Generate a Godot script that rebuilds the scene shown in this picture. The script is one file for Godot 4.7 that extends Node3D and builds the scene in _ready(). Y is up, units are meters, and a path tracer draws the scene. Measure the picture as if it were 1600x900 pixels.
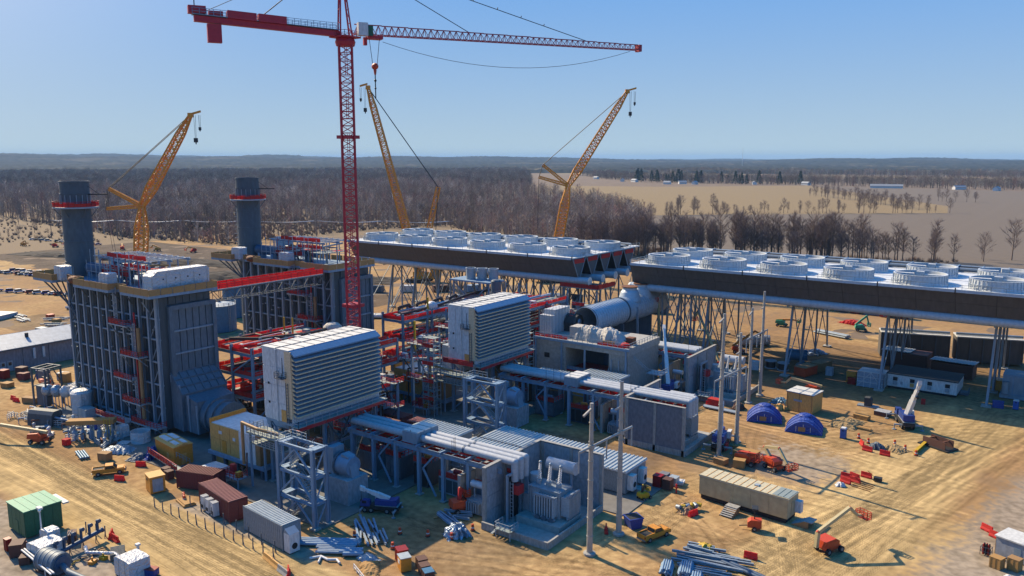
extends Node3D

class MB:
	var v := PackedVector3Array()
	var n := PackedVector3Array()
	func tri(a: Vector3, b: Vector3, c: Vector3) -> void:
		var m := (c - a).cross(b - a)
		if m.length_squared() < 1e-14: return
		m = m.normalized()
		v.append(a); v.append(b); v.append(c)
		n.append(m); n.append(m); n.append(m)
	func quad(a: Vector3, b: Vector3, c: Vector3, d: Vector3) -> void:
		tri(a, b, c); tri(a, c, d)
	func ftri(a: Vector3, b: Vector3, c: Vector3, out: Vector3) -> void:
		if (c - a).cross(b - a).dot(out) < 0.0: tri(a, c, b)
		else: tri(a, b, c)
	func fquad(a: Vector3, b: Vector3, c: Vector3, d: Vector3, out: Vector3) -> void:
		ftri(a, b, c, out); ftri(a, c, d, out)
	func squad(a: Vector3, b: Vector3, c: Vector3, d: Vector3, na: Vector3, nb: Vector3, nc: Vector3, nd: Vector3) -> void:
		if (c - a).cross(b - a).dot(na + nb + nc + nd) < 0.0:
			for q in [[a, na], [c, nc], [b, nb], [a, na], [d, nd], [c, nc]]:
				v.append(q[0]); n.append(q[1])
		else:
			for q in [[a, na], [b, nb], [c, nc], [a, na], [c, nc], [d, nd]]:
				v.append(q[0]); n.append(q[1])
	func obox(c: Vector3, x: Vector3, y: Vector3, z: Vector3) -> MB:
		fquad(c - x - y + z, c + x - y + z, c + x + y + z, c - x + y + z, z)
		fquad(c - x - y - z, c + x - y - z, c + x + y - z, c - x + y - z, -z)
		fquad(c + x - y - z, c + x - y + z, c + x + y + z, c + x + y - z, x)
		fquad(c - x - y - z, c - x - y + z, c - x + y + z, c - x + y - z, -x)
		fquad(c - x + y - z, c + x + y - z, c + x + y + z, c - x + y + z, y)
		fquad(c - x - y - z, c + x - y - z, c + x - y + z, c - x - y + z, -y)
		return self
	func box(x0: float, x1: float, y0: float, y1: float, z0: float, z1: float) -> MB:
		return obox(Vector3(x0 + x1, y0 + y1, z0 + z1) / 2, Vector3((x1 - x0) / 2, 0, 0), Vector3(0, (y1 - y0) / 2, 0), Vector3(0, 0, (z1 - z0) / 2))
	func bar(a: Vector3, b: Vector3, w: float, h := -1.0) -> MB:
		if h < 0: h = w
		var d := b - a
		var u := d.normalized()
		var s := u.cross(Vector3.UP)
		if s.length() < 0.02: s = Vector3(1, 0, 0)
		s = s.normalized()
		var t := s.cross(u).normalized()
		return obox((a + b) / 2, d / 2, t * h / 2, s * w / 2)
	func ibeam(a: Vector3, b: Vector3, w: float, h: float) -> MB:
		var u := (b - a).normalized()
		var s := u.cross(Vector3.UP)
		if s.length() < 0.02: s = Vector3(1, 0, 0)
		s = s.normalized()
		var t := s.cross(u).normalized()
		var f := h * 0.12
		obox((a + b) / 2 + t * (h - f) / 2, (b - a) / 2, t * f / 2, s * w / 2)
		obox((a + b) / 2 - t * (h - f) / 2, (b - a) / 2, t * f / 2, s * w / 2)
		return obox((a + b) / 2, (b - a) / 2, t * (h / 2 - f - 0.001), s * w * 0.12)
	func tube(a: Vector3, b: Vector3, r: float, r2 := -1.0, seg := 8, caps := true) -> MB:
		if r2 < 0: r2 = r
		var u := (b - a).normalized()
		var s := u.cross(Vector3.UP)
		if s.length() < 0.02: s = Vector3(1, 0, 0)
		s = s.normalized()
		var t := s.cross(u).normalized()
		for i in seg:
			var p := TAU * i / seg
			var q := TAU * (i + 1) / seg
			var d := s * cos(p) + t * sin(p)
			var e := s * cos(q) + t * sin(q)
			squad(a + d * r, a + e * r, b + e * r2, b + d * r2, d, e, e, d)
			if caps:
				if r > 0.001: ftri(a, a + d * r, a + e * r, -u)
				if r2 > 0.001: ftri(b, b + d * r2, b + e * r2, u)
		return self
	func path(pts: Array, r: float, seg := 6) -> MB:
		for i in pts.size() - 1:
			tube(pts[i], pts[i + 1], r, r, seg, i == 0 or i == pts.size() - 2)
			if i > 0: ball(pts[i], r * 1.02, seg, 4)
		return self
	func ball(c: Vector3, r: float, seg := 8, rows := 5, sq := Vector3.ONE) -> MB:
		for j in rows:
			var a := PI * j / rows - PI / 2
			var b := PI * (j + 1) / rows - PI / 2
			for i in seg:
				var p := TAU * i / seg
				var q := TAU * (i + 1) / seg
				var A := Vector3(cos(a) * cos(p), sin(a), cos(a) * sin(p))
				var B := Vector3(cos(a) * cos(q), sin(a), cos(a) * sin(q))
				var C := Vector3(cos(b) * cos(q), sin(b), cos(b) * sin(q))
				var D := Vector3(cos(b) * cos(p), sin(b), cos(b) * sin(p))
				squad(c + A * r * sq, c + B * r * sq, c + C * r * sq, c + D * r * sq, (A / sq).normalized(), (B / sq).normalized(), (C / sq).normalized(), (D / sq).normalized())
		return self
	# profile of (radius, height) turned about a vertical axis
	func lathe(c: Vector3, prof: Array, seg := 20, a0 := 0.0, a1 := TAU) -> MB:
		for k in prof.size() - 1:
			var p0: Vector2 = prof[k]
			var p1: Vector2 = prof[k + 1]
			var dn := Vector2(p1.y - p0.y, p0.x - p1.x).normalized()
			for i in seg:
				var p := a0 + (a1 - a0) * i / seg
				var q := a0 + (a1 - a0) * (i + 1) / seg
				var d := Vector3(cos(p), 0, sin(p))
				var e := Vector3(cos(q), 0, sin(q))
				var nd := d * dn.x + Vector3.UP * dn.y
				var ne := e * dn.x + Vector3.UP * dn.y
				squad(c + d * p0.x + Vector3(0, p0.y, 0), c + e * p0.x + Vector3(0, p0.y, 0), c + e * p1.x + Vector3(0, p1.y, 0), c + d * p1.x + Vector3(0, p1.y, 0), nd, ne, ne, nd)
		return self
	# polygon in (x, y) pushed along z, or in (x, z) pushed along y
	func prism(pts: Array, z0: float, z1: float, flat := false) -> MB:
		var P := PackedVector2Array(pts)
		var ids := Geometry2D.triangulate_polygon(P)
		var up := Vector3(0, 1, 0) if flat else Vector3(0, 0, 1)
		var f := func(p: Vector2, h: float) -> Vector3: return Vector3(p.x, h, p.y) if flat else Vector3(p.x, p.y, h)
		for i in range(0, ids.size(), 3):
			ftri(f.call(P[ids[i]], z1), f.call(P[ids[i + 1]], z1), f.call(P[ids[i + 2]], z1), up)
			ftri(f.call(P[ids[i]], z0), f.call(P[ids[i + 1]], z0), f.call(P[ids[i + 2]], z0), -up)
		var cw := Geometry2D.is_polygon_clockwise(P)
		for i in P.size():
			var a := P[i]
			var b := P[(i + 1) % P.size()]
			var o := Vector2(b.y - a.y, a.x - b.x) * (-1.0 if cw else 1.0)
			fquad(f.call(a, z0), f.call(b, z0), f.call(b, z1), f.call(a, z1), Vector3(o.x, 0, o.y) if flat else Vector3(o.x, o.y, 0))
		return self
	# a ribbed sheet over a rectangle, ribs along z (or along x)
	func ribs(x0: float, x1: float, z0: float, z1: float, y0: float, y1: float, pitch: float, depth: float, along_x := false) -> MB:
		var L := (z1 - z0) if along_x else (x1 - x0)
		var k := int(maxf(2, round(L / pitch)))
		for i in k:
			for s in 4:
				var t0: float = (i + [0.0, 0.45, 0.55, 0.9][s]) / k
				var t1: float = (i + [0.45, 0.55, 0.9, 1.0][s]) / k
				var h0: float = [0.0, 0.0, 1.0, 1.0][s] * depth
				var h1: float = [0.0, 1.0, 1.0, 0.0][s] * depth
				if along_x:
					var ya := lerpf(y0, y1, t0); var yb := lerpf(y0, y1, t1)
					fquad(Vector3(x0, ya + h0, lerpf(z0, z1, t0)), Vector3(x1, ya + h0, lerpf(z0, z1, t0)), Vector3(x1, yb + h1, lerpf(z0, z1, t1)), Vector3(x0, yb + h1, lerpf(z0, z1, t1)), Vector3.UP)
				else:
					var xa := lerpf(x0, x1, t0); var xb := lerpf(x0, x1, t1)
					fquad(Vector3(xa, y0 + h0, z0), Vector3(xb, y0 + h1, z0), Vector3(xb, y1 + h1, z1), Vector3(xa, y1 + h0, z1), Vector3.UP)
		return self
	func rail(pts: Array, h := 1.1, step := 2.0, t := 0.07, bars := 2) -> MB:
		for i in pts.size() - 1:
			var a: Vector3 = pts[i]
			var b: Vector3 = pts[i + 1]
			var k := int(maxf(1, round(a.distance_to(b) / step)))
			for j in k + 1:
				var p := a.lerp(b, float(j) / k)
				bar(p, p + Vector3(0, h, 0), t)
			for j in bars:
				var y := h * (j + 1.0) / bars
				bar(a + Vector3(0, y, 0), b + Vector3(0, y, 0), t)
		return self
	func net(pts: Array, h := 1.0, rng: RandomNumberGenerator = null) -> MB:
		for i in pts.size() - 1:
			var a: Vector3 = pts[i]
			var b: Vector3 = pts[i + 1]
			var k := int(maxf(1, round(a.distance_to(b) / 1.6)))
			var side := (b - a).cross(Vector3.UP).normalized()
			for j in k:
				var p := a.lerp(b, float(j) / k)
				var q := a.lerp(b, (j + 0.97) / k)
				var o := side * (rng.randf_range(-0.12, 0.12) if rng else 0.0)
				var s := Vector3(0, (rng.randf_range(-0.2, 0.05) if rng else 0.0), 0)
				var m := Vector3(0, h, 0)
				fquad(p + side * .03, q + side * .03, q + m + o + s, p + m + o + s, side)
				fquad(p - side * .03, q - side * .03, q + m + o + s - side * .05, p + m + o + s - side * .05, -side)
		return self
	func ladder(a: Vector3, b: Vector3, side: Vector3, out: Vector3, cage := true, f := 1.0) -> MB:
		bar(a - side * .3, b - side * .3, .09 * f); bar(a + side * .3, b + side * .3, .09 * f)
		var k := int(a.distance_to(b) / 0.6)
		for i in k:
			var p := a.lerp(b, (i + .5) / k)
			bar(p - side * .3, p + side * .3, .06 * f)
			if cage and i % 2 == 0 and i > 3:
				bar(p - side * .35, p - side * .35 + out * .75, .06 * f)
				bar(p + side * .35, p + side * .35 + out * .75, .06 * f)
				bar(p - side * .35 + out * .75, p + side * .35 + out * .75, .06 * f)
		return self
	# square lattice mast of side w between two points, k bays
	func lattice(a: Vector3, b: Vector3, w: float, w2: float, k: int, chord: float, web: float, face := Vector3.RIGHT) -> MB:
		var u := (b - a).normalized()
		var s := (face - u * face.dot(u)).normalized()
		var t := s.cross(u).normalized()
		var cs := [s + t, s - t, -s - t, -s + t]
		for i in 4:
			bar(a + cs[i] * w / 2, b + cs[i] * w2 / 2, chord)
			var j := (i + 1) % 4
			for m in k:
				var f0 := float(m) / k
				var f1 := (m + 1.0) / k
				var p0: Vector3 = a.lerp(b, f0) + cs[i if m % 2 == 0 else j] * lerpf(w, w2, f0) / 2
				var p1: Vector3 = a.lerp(b, f1) + cs[j if m % 2 == 0 else i] * lerpf(w, w2, f1) / 2
				bar(p0, p1, web)
				var q0: Vector3 = a.lerp(b, f1) + cs[i] * lerpf(w, w2, f1) / 2
				var q1: Vector3 = a.lerp(b, f1) + cs[j] * lerpf(w, w2, f1) / 2
				bar(q0, q1, web * .8)
		return self
	func mesh() -> ArrayMesh:
		var m := ArrayMesh.new()
		if v.is_empty(): return m
		var ar := []
		ar.resize(Mesh.ARRAY_MAX)
		ar[Mesh.ARRAY_VERTEX] = v
		ar[Mesh.ARRAY_NORMAL] = n
		m.add_surface_from_arrays(Mesh.PRIMITIVE_TRIANGLES, ar)
		return m

var R := RandomNumberGenerator.new()
var M := {}
var tex := {}
var used := {}

func V(x: float, y: float, z: float) -> Vector3: return Vector3(x, y, z)
func b() -> MB: return MB.new()

func numbered(called: String) -> String:
	var k: int = used.get(called, 0)
	used[called] = k + 1
	return called if k == 0 else "%s_%03d" % [called, k]

func tag(o: Node3D, label: String, category: String, group := "") -> Node3D:
	o.set_meta("label", label)
	o.set_meta("category", category)
	if group: o.set_meta("group", group)
	return o

func thing(called: String, label: String, category: String, at := Vector3.ZERO, turn := 0.0, group := "") -> Node3D:
	var o := Node3D.new()
	o.name = numbered(called)
	add_child(o, true)
	o.position = at
	o.rotation.y = deg_to_rad(turn)
	return tag(o, label, category, group)

func part(o: Node3D, called: String, m, mat: Material, label := "") -> MeshInstance3D:
	var p := MeshInstance3D.new()
	p.name = called
	p.mesh = m.mesh() if m is MB else m
	p.material_override = mat
	o.add_child(p, true)
	if label: p.set_meta("label", label)
	return p

func pieces(o: Node3D, called: String, m: Mesh, mat: Material, spots: Array) -> void:
	for s in spots:
		var p := part(o, called, m, mat)
		if s is Transform3D: p.transform = s
		else: p.position = s

func solo(called: String, label: String, category: String, m, mat: Material, at := Vector3.ZERO, turn := 0.0, group := "") -> MeshInstance3D:
	var p := MeshInstance3D.new()
	p.name = numbered(called)
	p.mesh = m.mesh() if m is MB else m
	p.material_override = mat
	add_child(p, true)
	p.position = at
	p.rotation.y = deg_to_rad(turn)
	tag(p, label, category, group)
	return p

func struct(called: String, m, mat: Material) -> MeshInstance3D:
	var p := MeshInstance3D.new()
	p.name = numbered(called)
	p.mesh = m.mesh() if m is MB else m
	p.material_override = mat
	add_child(p, true)
	p.set_meta("kind", "structure")
	return p

func dup(o: Node3D, label: String, at: Vector3, turn := 0.0, group := "") -> Node3D:
	var c: Node3D = o.duplicate()
	c.name = numbered(String(o.name).rstrip("0123456789").trim_suffix("_"))
	add_child(c, true)
	c.position = at
	c.rotation.y = deg_to_rad(turn)
	c.set_meta("label", label)
	if group: c.set_meta("group", group)
	return c

func noise_tex(f: float, lo: float, hi: float, oct := 4, sd := 1, size := 512, kind := FastNoiseLite.TYPE_SIMPLEX_SMOOTH) -> NoiseTexture2D:
	var z := FastNoiseLite.new()
	z.noise_type = kind
	z.frequency = f
	z.fractal_octaves = oct
	z.seed = sd
	var t := NoiseTexture2D.new()
	t.width = size; t.height = size; t.seamless = true
	t.noise = z
	var g := Gradient.new()
	g.set_color(0, Color(lo, lo, lo)); g.set_color(1, Color(hi, hi, hi))
	t.color_ramp = g
	return t

func normal_tex(f: float, oct: int, strength: float, sd := 5) -> NoiseTexture2D:
	var t := noise_tex(f, 0, 1, oct, sd, 256)
	t.color_ramp = null
	t.as_normal_map = true
	t.bump_strength = strength
	return t

# a material: base colour (sRGB), roughness, metallic, the texture of its wear and that texture's size
func mat(called: String, col: Color, rough := 0.7, metal := 0.0, wear := "grime", size := 0.12, stretch := 1.0, bump := "") -> StandardMaterial3D:
	var m := StandardMaterial3D.new()
	m.resource_name = called
	var l := col.srgb_to_linear()
	m.albedo_color = Color(l.r * 0.82, l.g * 0.82, l.b * 0.82).linear_to_srgb()
	m.roughness = rough
	m.metallic = metal
	if wear:
		m.albedo_texture = tex[wear]
		m.uv1_triplanar = true
		m.uv1_world_triplanar = true
		m.uv1_scale = Vector3(size, size * stretch, size)
	if bump:
		m.normal_enabled = true
		m.normal_texture = tex[bump]
		m.normal_scale = 1.0
	M[called] = m
	return m

func H(hex: String) -> Color: return Color(hex)

func _ready() -> void:
	R.seed = 20240311
	# ---- camera, sky, sun, air
	var cam := Camera3D.new()
	cam.name = "camera"
	cam.position = V(0, 60, 0)
	cam.rotation = V(deg_to_rad(-9.05), deg_to_rad(35.4), 0)
	cam.fov = 38.87
	cam.near = 0.5
	cam.far = 40000.0
	add_child(cam)
	cam.current = true
	var sun := DirectionalLight3D.new()
	sun.name = "sun"
	sun.basis = Basis.looking_at(V(0.985 * 0.8, -0.6, 0.173 * 0.8))
	sun.light_color = Color(1.0, 0.915, 0.78)
	sun.light_energy = 1.6
	sun.light_angular_distance = 0.5
	sun.shadow_enabled = true
	add_child(sun)
	var env := Environment.new()
	var sky := ProceduralSkyMaterial.new()
	sky.sky_top_color = Color(0.0, 0.51, 0.86)
	sky.sky_horizon_color = Color(0.655, 0.735, 0.775)
	sky.sky_energy_multiplier = 0.86
	sky.sky_curve = 0.14
	sky.ground_bottom_color = Color(0.32, 0.27, 0.2)
	sky.ground_horizon_color = Color(0.45, 0.5, 0.55)
	sky.sun_angle_max = 100.0
	sky.sun_curve = 0.165
	var sk := Sky.new()
	sk.sky_material = sky
	env.background_mode = Environment.BG_SKY
	env.sky = sk
	env.tonemap_mode = Environment.TONE_MAPPER_LINEAR
	env.tonemap_exposure = 1.74
	env.sdfgi_enabled = true
	env.ssao_enabled = true
	env.ssil_enabled = true
	env.fog_enabled = true
	env.fog_density = 0.000042
	env.fog_light_color = Color(0.58, 0.75, 0.91)
	var we := WorldEnvironment.new()
	we.name = "world_environment"
	we.environment = env
	add_child(we)
	make_materials()
	make_ground()
	make_forest()
	make_far_country()
	make_hrsgs()
	make_racks()
	make_filter_houses()
	make_bus_bridges()
	make_transformer_bays()
	make_condensers()
	make_steam_turbine()
	make_tower_crane()
	make_crawler_cranes()
	make_poles()
	make_left_yard()
	make_right_yard()
	make_unit_yard()
	make_front_left()

func make_materials() -> void:
	tex.grime = noise_tex(0.012, 0.84, 1.0, 5, 3)
	tex.streak = noise_tex(0.03, 0.80, 1.0, 4, 8)
	tex.fine = noise_tex(0.06, 0.84, 1.0, 4, 12)
	tex.speck = noise_tex(0.09, 0.82, 1.0, 3, 21)
	tex.bump = normal_tex(0.03, 4, 6.0)
	tex.cloth = normal_tex(0.018, 3, 14.0, 9)
	mat("steel", H("84a1bb"), 0.55, 0.1, "grime", 0.15, 0.4)
	mat("steel_dark", H("566572"), 0.6, 0.1, "grime", 0.15, 0.4)
	mat("steel_pale", H("9aa8b3"), 0.5, 0.25, "grime", 0.2, 0.4)
	mat("galvanised", H("a9b4bc"), 0.55, 0.2, "grime", 0.3, 0.5)
	mat("casing", H("485761"), 0.6, 0.1, "streak", 0.08, 0.18)
	mat("casing_rib", H("90a2b1"), 0.55, 0.1, "grime", 0.15, 0.3)
	mat("casing_panel", H("647786"), 0.6, 0.1, "streak", 0.1, 0.3)
	mat("stack", H("55646e"), 0.6, 0.1, "streak", 0.07, 0.3)
	mat("plywood", H("b98f57"), 0.8, 0.0, "streak", 0.3, 0.3)
	mat("timber", H("a88152"), 0.85, 0.0, "fine", 0.6, 0.4)
	mat("crate", H("b58a4e"), 0.85, 0.0, "fine", 0.5, 0.5)
	mat("red", H("c0242a"), 0.6, 0.0, "fine", 0.4)
	mat("net_red", H("f4463e"), 0.8, 0.0, "fine", 0.7)
	M.net_red.backlight_enabled = true
	M.net_red.backlight = Color(0.95, 0.20, 0.16)
	mat("crane_red", H("bd1c34"), 0.5, 0.0, "grime", 0.2)
	mat("crane_yellow", H("e8980f"), 0.5, 0.0, "grime", 0.2)
	mat("lift_orange", H("cf4a20"), 0.5, 0.0, "grime", 0.4)
	mat("lift_cream", H("c9b98a"), 0.5, 0.0, "grime", 0.4)
	mat("yellow", H("c9a51c"), 0.6, 0.0, "grime", 0.4)
	mat("amber", H("db9128"), 0.6, 0.0, "grime", 0.3)
	mat("gt_tan", H("e6ac5c"), 0.65, 0.0, "streak", 0.2, 0.3)
	mat("white", H("e2e4e5"), 0.6, 0.0, "streak", 0.15, 0.3)
	mat("white_roof", H("dcdcd6"), 0.6, 0.0, "grime", 0.2)
	mat("wrap", H("cfd2d6"), 0.45, 0.0, "fine", 0.25, 1.0, "cloth")
	mat("tarp_white", H("c4c0b8"), 0.75, 0.0, "fine", 0.3, 1.0, "cloth")
	mat("tarp_blue", H("1c45a0"), 0.55, 0.0, "fine", 0.3, 1.0, "cloth")
	mat("tarp_silver", H("9fb0c2"), 0.35, 0.4, "fine", 0.4, 1.0, "cloth")
	mat("louver", H("8096ac"), 0.55, 0.1, "grime", 0.2)  # white louvre plates, their blue shade put into the colour
	mat("louver_lip", H("ecd0a8"), 0.7, 0.0, "grime", 0.3)
	mat("dark", H("15191d"), 0.8, 0.0, "")
	mat("void", H("1c2228"), 0.9, 0.0, "grime", 0.2)
	mat("concrete", H("acaba6"), 0.9, 0.0, "grime", 0.12)
	mat("concrete_pale", H("a6a5a0"), 0.9, 0.0, "streak", 0.12, 0.4)
	mat("wall_grey", H("a8adb4"), 0.85, 0.0, "streak", 0.09, 0.5)
	mat("wall_dark", H("767b84"), 0.85, 0.0, "streak", 0.09, 0.5)
	mat("duct", H("bccbd8"), 0.55, 0.15, "grime", 0.12)
	mat("bus_duct", H("b9c0c7"), 0.65, 0.0, "grime", 0.2)
	mat("transformer", H("b0bbc2"), 0.55, 0.1, "grime", 0.3)
	mat("fan", H("d6dfe6"), 0.55, 0.15, "grime", 0.15)
	mat("deck_grey", H("dfe4e7"), 0.6, 0.1, "grime", 0.12)
	mat("panel_dark", H("5e5b59"), 0.75, 0.05, "streak", 0.05, 0.3)
	mat("roof_ribbed", H("bcc6c8"), 0.5, 0.2, "grime", 0.12)
	mat("container_red", H("7c3330"), 0.7, 0.0, "streak", 0.3, 0.4)
	mat("container_roof", H("a8655c"), 0.7, 0.0, "grime", 0.3)
	mat("container_grey", H("98a0a6"), 0.65, 0.0, "streak", 0.25, 0.4)
	mat("beige", H("c2b187"), 0.7, 0.0, "grime", 0.1)
	mat("beige_roof", H("cfc6a6"), 0.7, 0.0, "grime", 0.2)
	mat("green", H("17694a"), 0.6, 0.0, "streak", 0.2, 0.5)
	mat("green_roof", H("2f9a7c"), 0.6, 0.0, "grime", 0.2)
	mat("brown", H("5d3a30"), 0.75, 0.0, "fine", 0.4)
	mat("rust", H("7a4a30"), 0.8, 0.1, "fine", 0.4)
	mat("pipe_brown", H("3c2a25"), 0.6, 0.1, "grime", 0.3)
	mat("pipe_blue", H("3d5a78"), 0.55, 0.1, "grime", 0.3)
	mat("tank_blue", H("3f7ba0"), 0.5, 0.1, "streak", 0.1, 0.4)
	mat("tank_top", H("aebac0"), 0.5, 0.1, "grime", 0.2)
	mat("toilet_blue", H("1e5fb5"), 0.5, 0.0, "fine", 0.5)
	mat("dumpster_blue", H("1c3f94"), 0.6, 0.0, "grime", 0.5)
	mat("crane_blue", H("22408c"), 0.5, 0.0, "grime", 0.4)
	mat("glass", H("1f2a33"), 0.15, 0.1, "")
	mat("rubber", H("1b1b1c"), 0.9, 0.0, "")
	mat("rim", H("8a8d90"), 0.5, 0.5, "")
	mat("lamp", H("e6e6df"), 0.3, 0.0, "")
	mat("tail", H("8a1414"), 0.4, 0.0, "")
	mat("black", H("232527"), 0.6, 0.0, "grime", 0.5)
	mat("dirt_pile", H("a58a5e"), 0.95, 0.0, "speck", 0.2, 1.0, "bump")
	mat("pole", H("b5b2aa"), 0.55, 0.2, "grime", 0.2, 0.3)
	mat("cable", H("2b2e31"), 0.7, 0.0, "")
	mat("roof_dark", H("3d4144"), 0.85, 0.0, "grime", 0.15)
	mat("warehouse_wall", H("8e8f9a"), 0.7, 0.0, "streak", 0.1, 0.3)
	mat("warehouse_roof", H("b4bcc2"), 0.5, 0.15, "grime", 0.08)
	mat("copper", H("a4835a"), 0.6, 0.2, "grime", 0.4)
	mat("grating", H("93a19f"), 0.7, 0.1, "speck", 0.9)
	mat("bark", H("6e5e55"), 0.95, 0.0, "")
	mat("twig", H("85726a"), 0.95, 0.0, "")
	mat("evergreen", H("2c3f2a"), 0.95, 0.0, "")
	mat("barn_white", H("d6d8d8"), 0.7, 0.0, "")
	mat("barn_roof", H("8d9297"), 0.7, 0.0, "")
	mat("wire", H("c6ccd2"), 0.5, 0.2, "")

func noise_bytes(x0: float, z0: float, px: float, W: int, Hh: int, f: float, oct: int, sd: int, sx := 1.0, sz := 1.0) -> PackedByteArray:
	var z := FastNoiseLite.new()
	z.noise_type = FastNoiseLite.TYPE_SIMPLEX_SMOOTH
	z.frequency = f * px
	z.fractal_octaves = oct
	z.seed = sd
	var w := int(W / sx)
	var h := int(Hh / sz)
	z.offset = Vector3(x0 / px / sx, z0 / px / sz, 0)
	var im := z.get_image(w, h, false, false, false)
	im.convert(Image.FORMAT_L8)
	if w != W or h != Hh: im.resize(W, Hh, Image.INTERPOLATE_CUBIC)
	return im.get_data()

# wheel tracks of the site traffic: pairs of ruts along the ways that machines take
func wheel_tracks(x0: float, z0: float, px: float, W: int, Hh: int) -> PackedByteArray:
	var m := PackedByteArray()
	m.resize(W * Hh)
	m.fill(128)
	var rg := RandomNumberGenerator.new()
	rg.seed = 5
	var ways := [
		[Vector2(-230, -76), Vector2(-60, -66), 60, 7.0, 1.5], [Vector2(-6, -215), Vector2(-34, -100), 60, 9.0, 2.0], [Vector2(-80, -178), Vector2(-10, -165), 34, 6.0, 3.0],
		[Vector2(-62, -141), Vector2(-18, -150), 30, 5.0, 4.0], [Vector2(-64, -122), Vector2(-22, -118), 34, 8.0, 4.0], [Vector2(-100, -92), Vector2(-50, -98), 30, 6.0, 4.0], [Vector2(-60, -95), Vector2(-48, -150), 24, 4.0, 3.0],
		[Vector2(-52, -168), Vector2(-12, -215), 30, 8.0, 6.0], [Vector2(-40, -110), Vector2(-14, -190), 24, 6.0, 5.0], [Vector2(-70, -245), Vector2(-10, -232), 22, 8.0, 3.0], [Vector2(-75, -290), Vector2(0, -275), 24, 10.0, 3.0], [Vector2(-240, -88), Vector2(-200, -120), 16, 6.0, 4.0], [Vector2(-60, -182), Vector2(-14, -200), 20, 8.0, 6.0], [Vector2(-66, -120), Vector2(-14, -205), 26, 7.0, 14.0], [Vector2(-58, -176), Vector2(-26, -108), 22, 7.0, 12.0], [Vector2(-100, -74), Vector2(-44, -104), 26, 6.0, 9.0]]
	for wy in ways:
		for k in int(wy[2]):
			var d: Vector2 = (wy[1] - wy[0]).normalized()
			var nrm := d.orthogonal()
			var a: Vector2 = wy[0] + nrm * rg.randfn(0, wy[3] * .55) + d * rg.randf_range(-10, 25)
			var c: Vector2 = wy[1] + nrm * rg.randfn(0, wy[3] * .55) + d * rg.randf_range(-25, 10)
			var mid := (a + c) / 2 + nrm * rg.randfn(0, wy[4])
			var deep := rg.randi_range(-58, 46)
			var half := rg.randf_range(.8, 1.15)
			var wid := rg.randf_range(.2, .45)
			if rg.randf() < .2:
				wid = rg.randf_range(.7, 1.1)
				deep = deep / 2
			var n := int(a.distance_to(c) / px * 1.1)
			for i in n:
				var t := float(i) / n
				var p := a.lerp(mid, t).lerp(mid.lerp(c, t), t)
				for s in [-half, half]:
					for o in ([-wid, -wid * .6, -wid * .3, 0.0, wid * .3, wid * .6, wid] if wid > .6 else [-wid, 0.0, wid]):
						var q: Vector2 = p + nrm * (s + o)
						var ix := int((q.x - x0) / px)
						var iz := int((q.y - z0) / px)
						if ix < 0 or iz < 0 or ix >= W or iz >= Hh: continue
						var e := iz * W + ix
						m[e] = clampi(int(m[e]) + (deep / 2 if o != 0.0 else deep), 40, 215)
	return m

func inside(p: Vector2, poly: PackedVector2Array) -> bool: return Geometry2D.is_point_in_polygon(p, poly)

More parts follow.
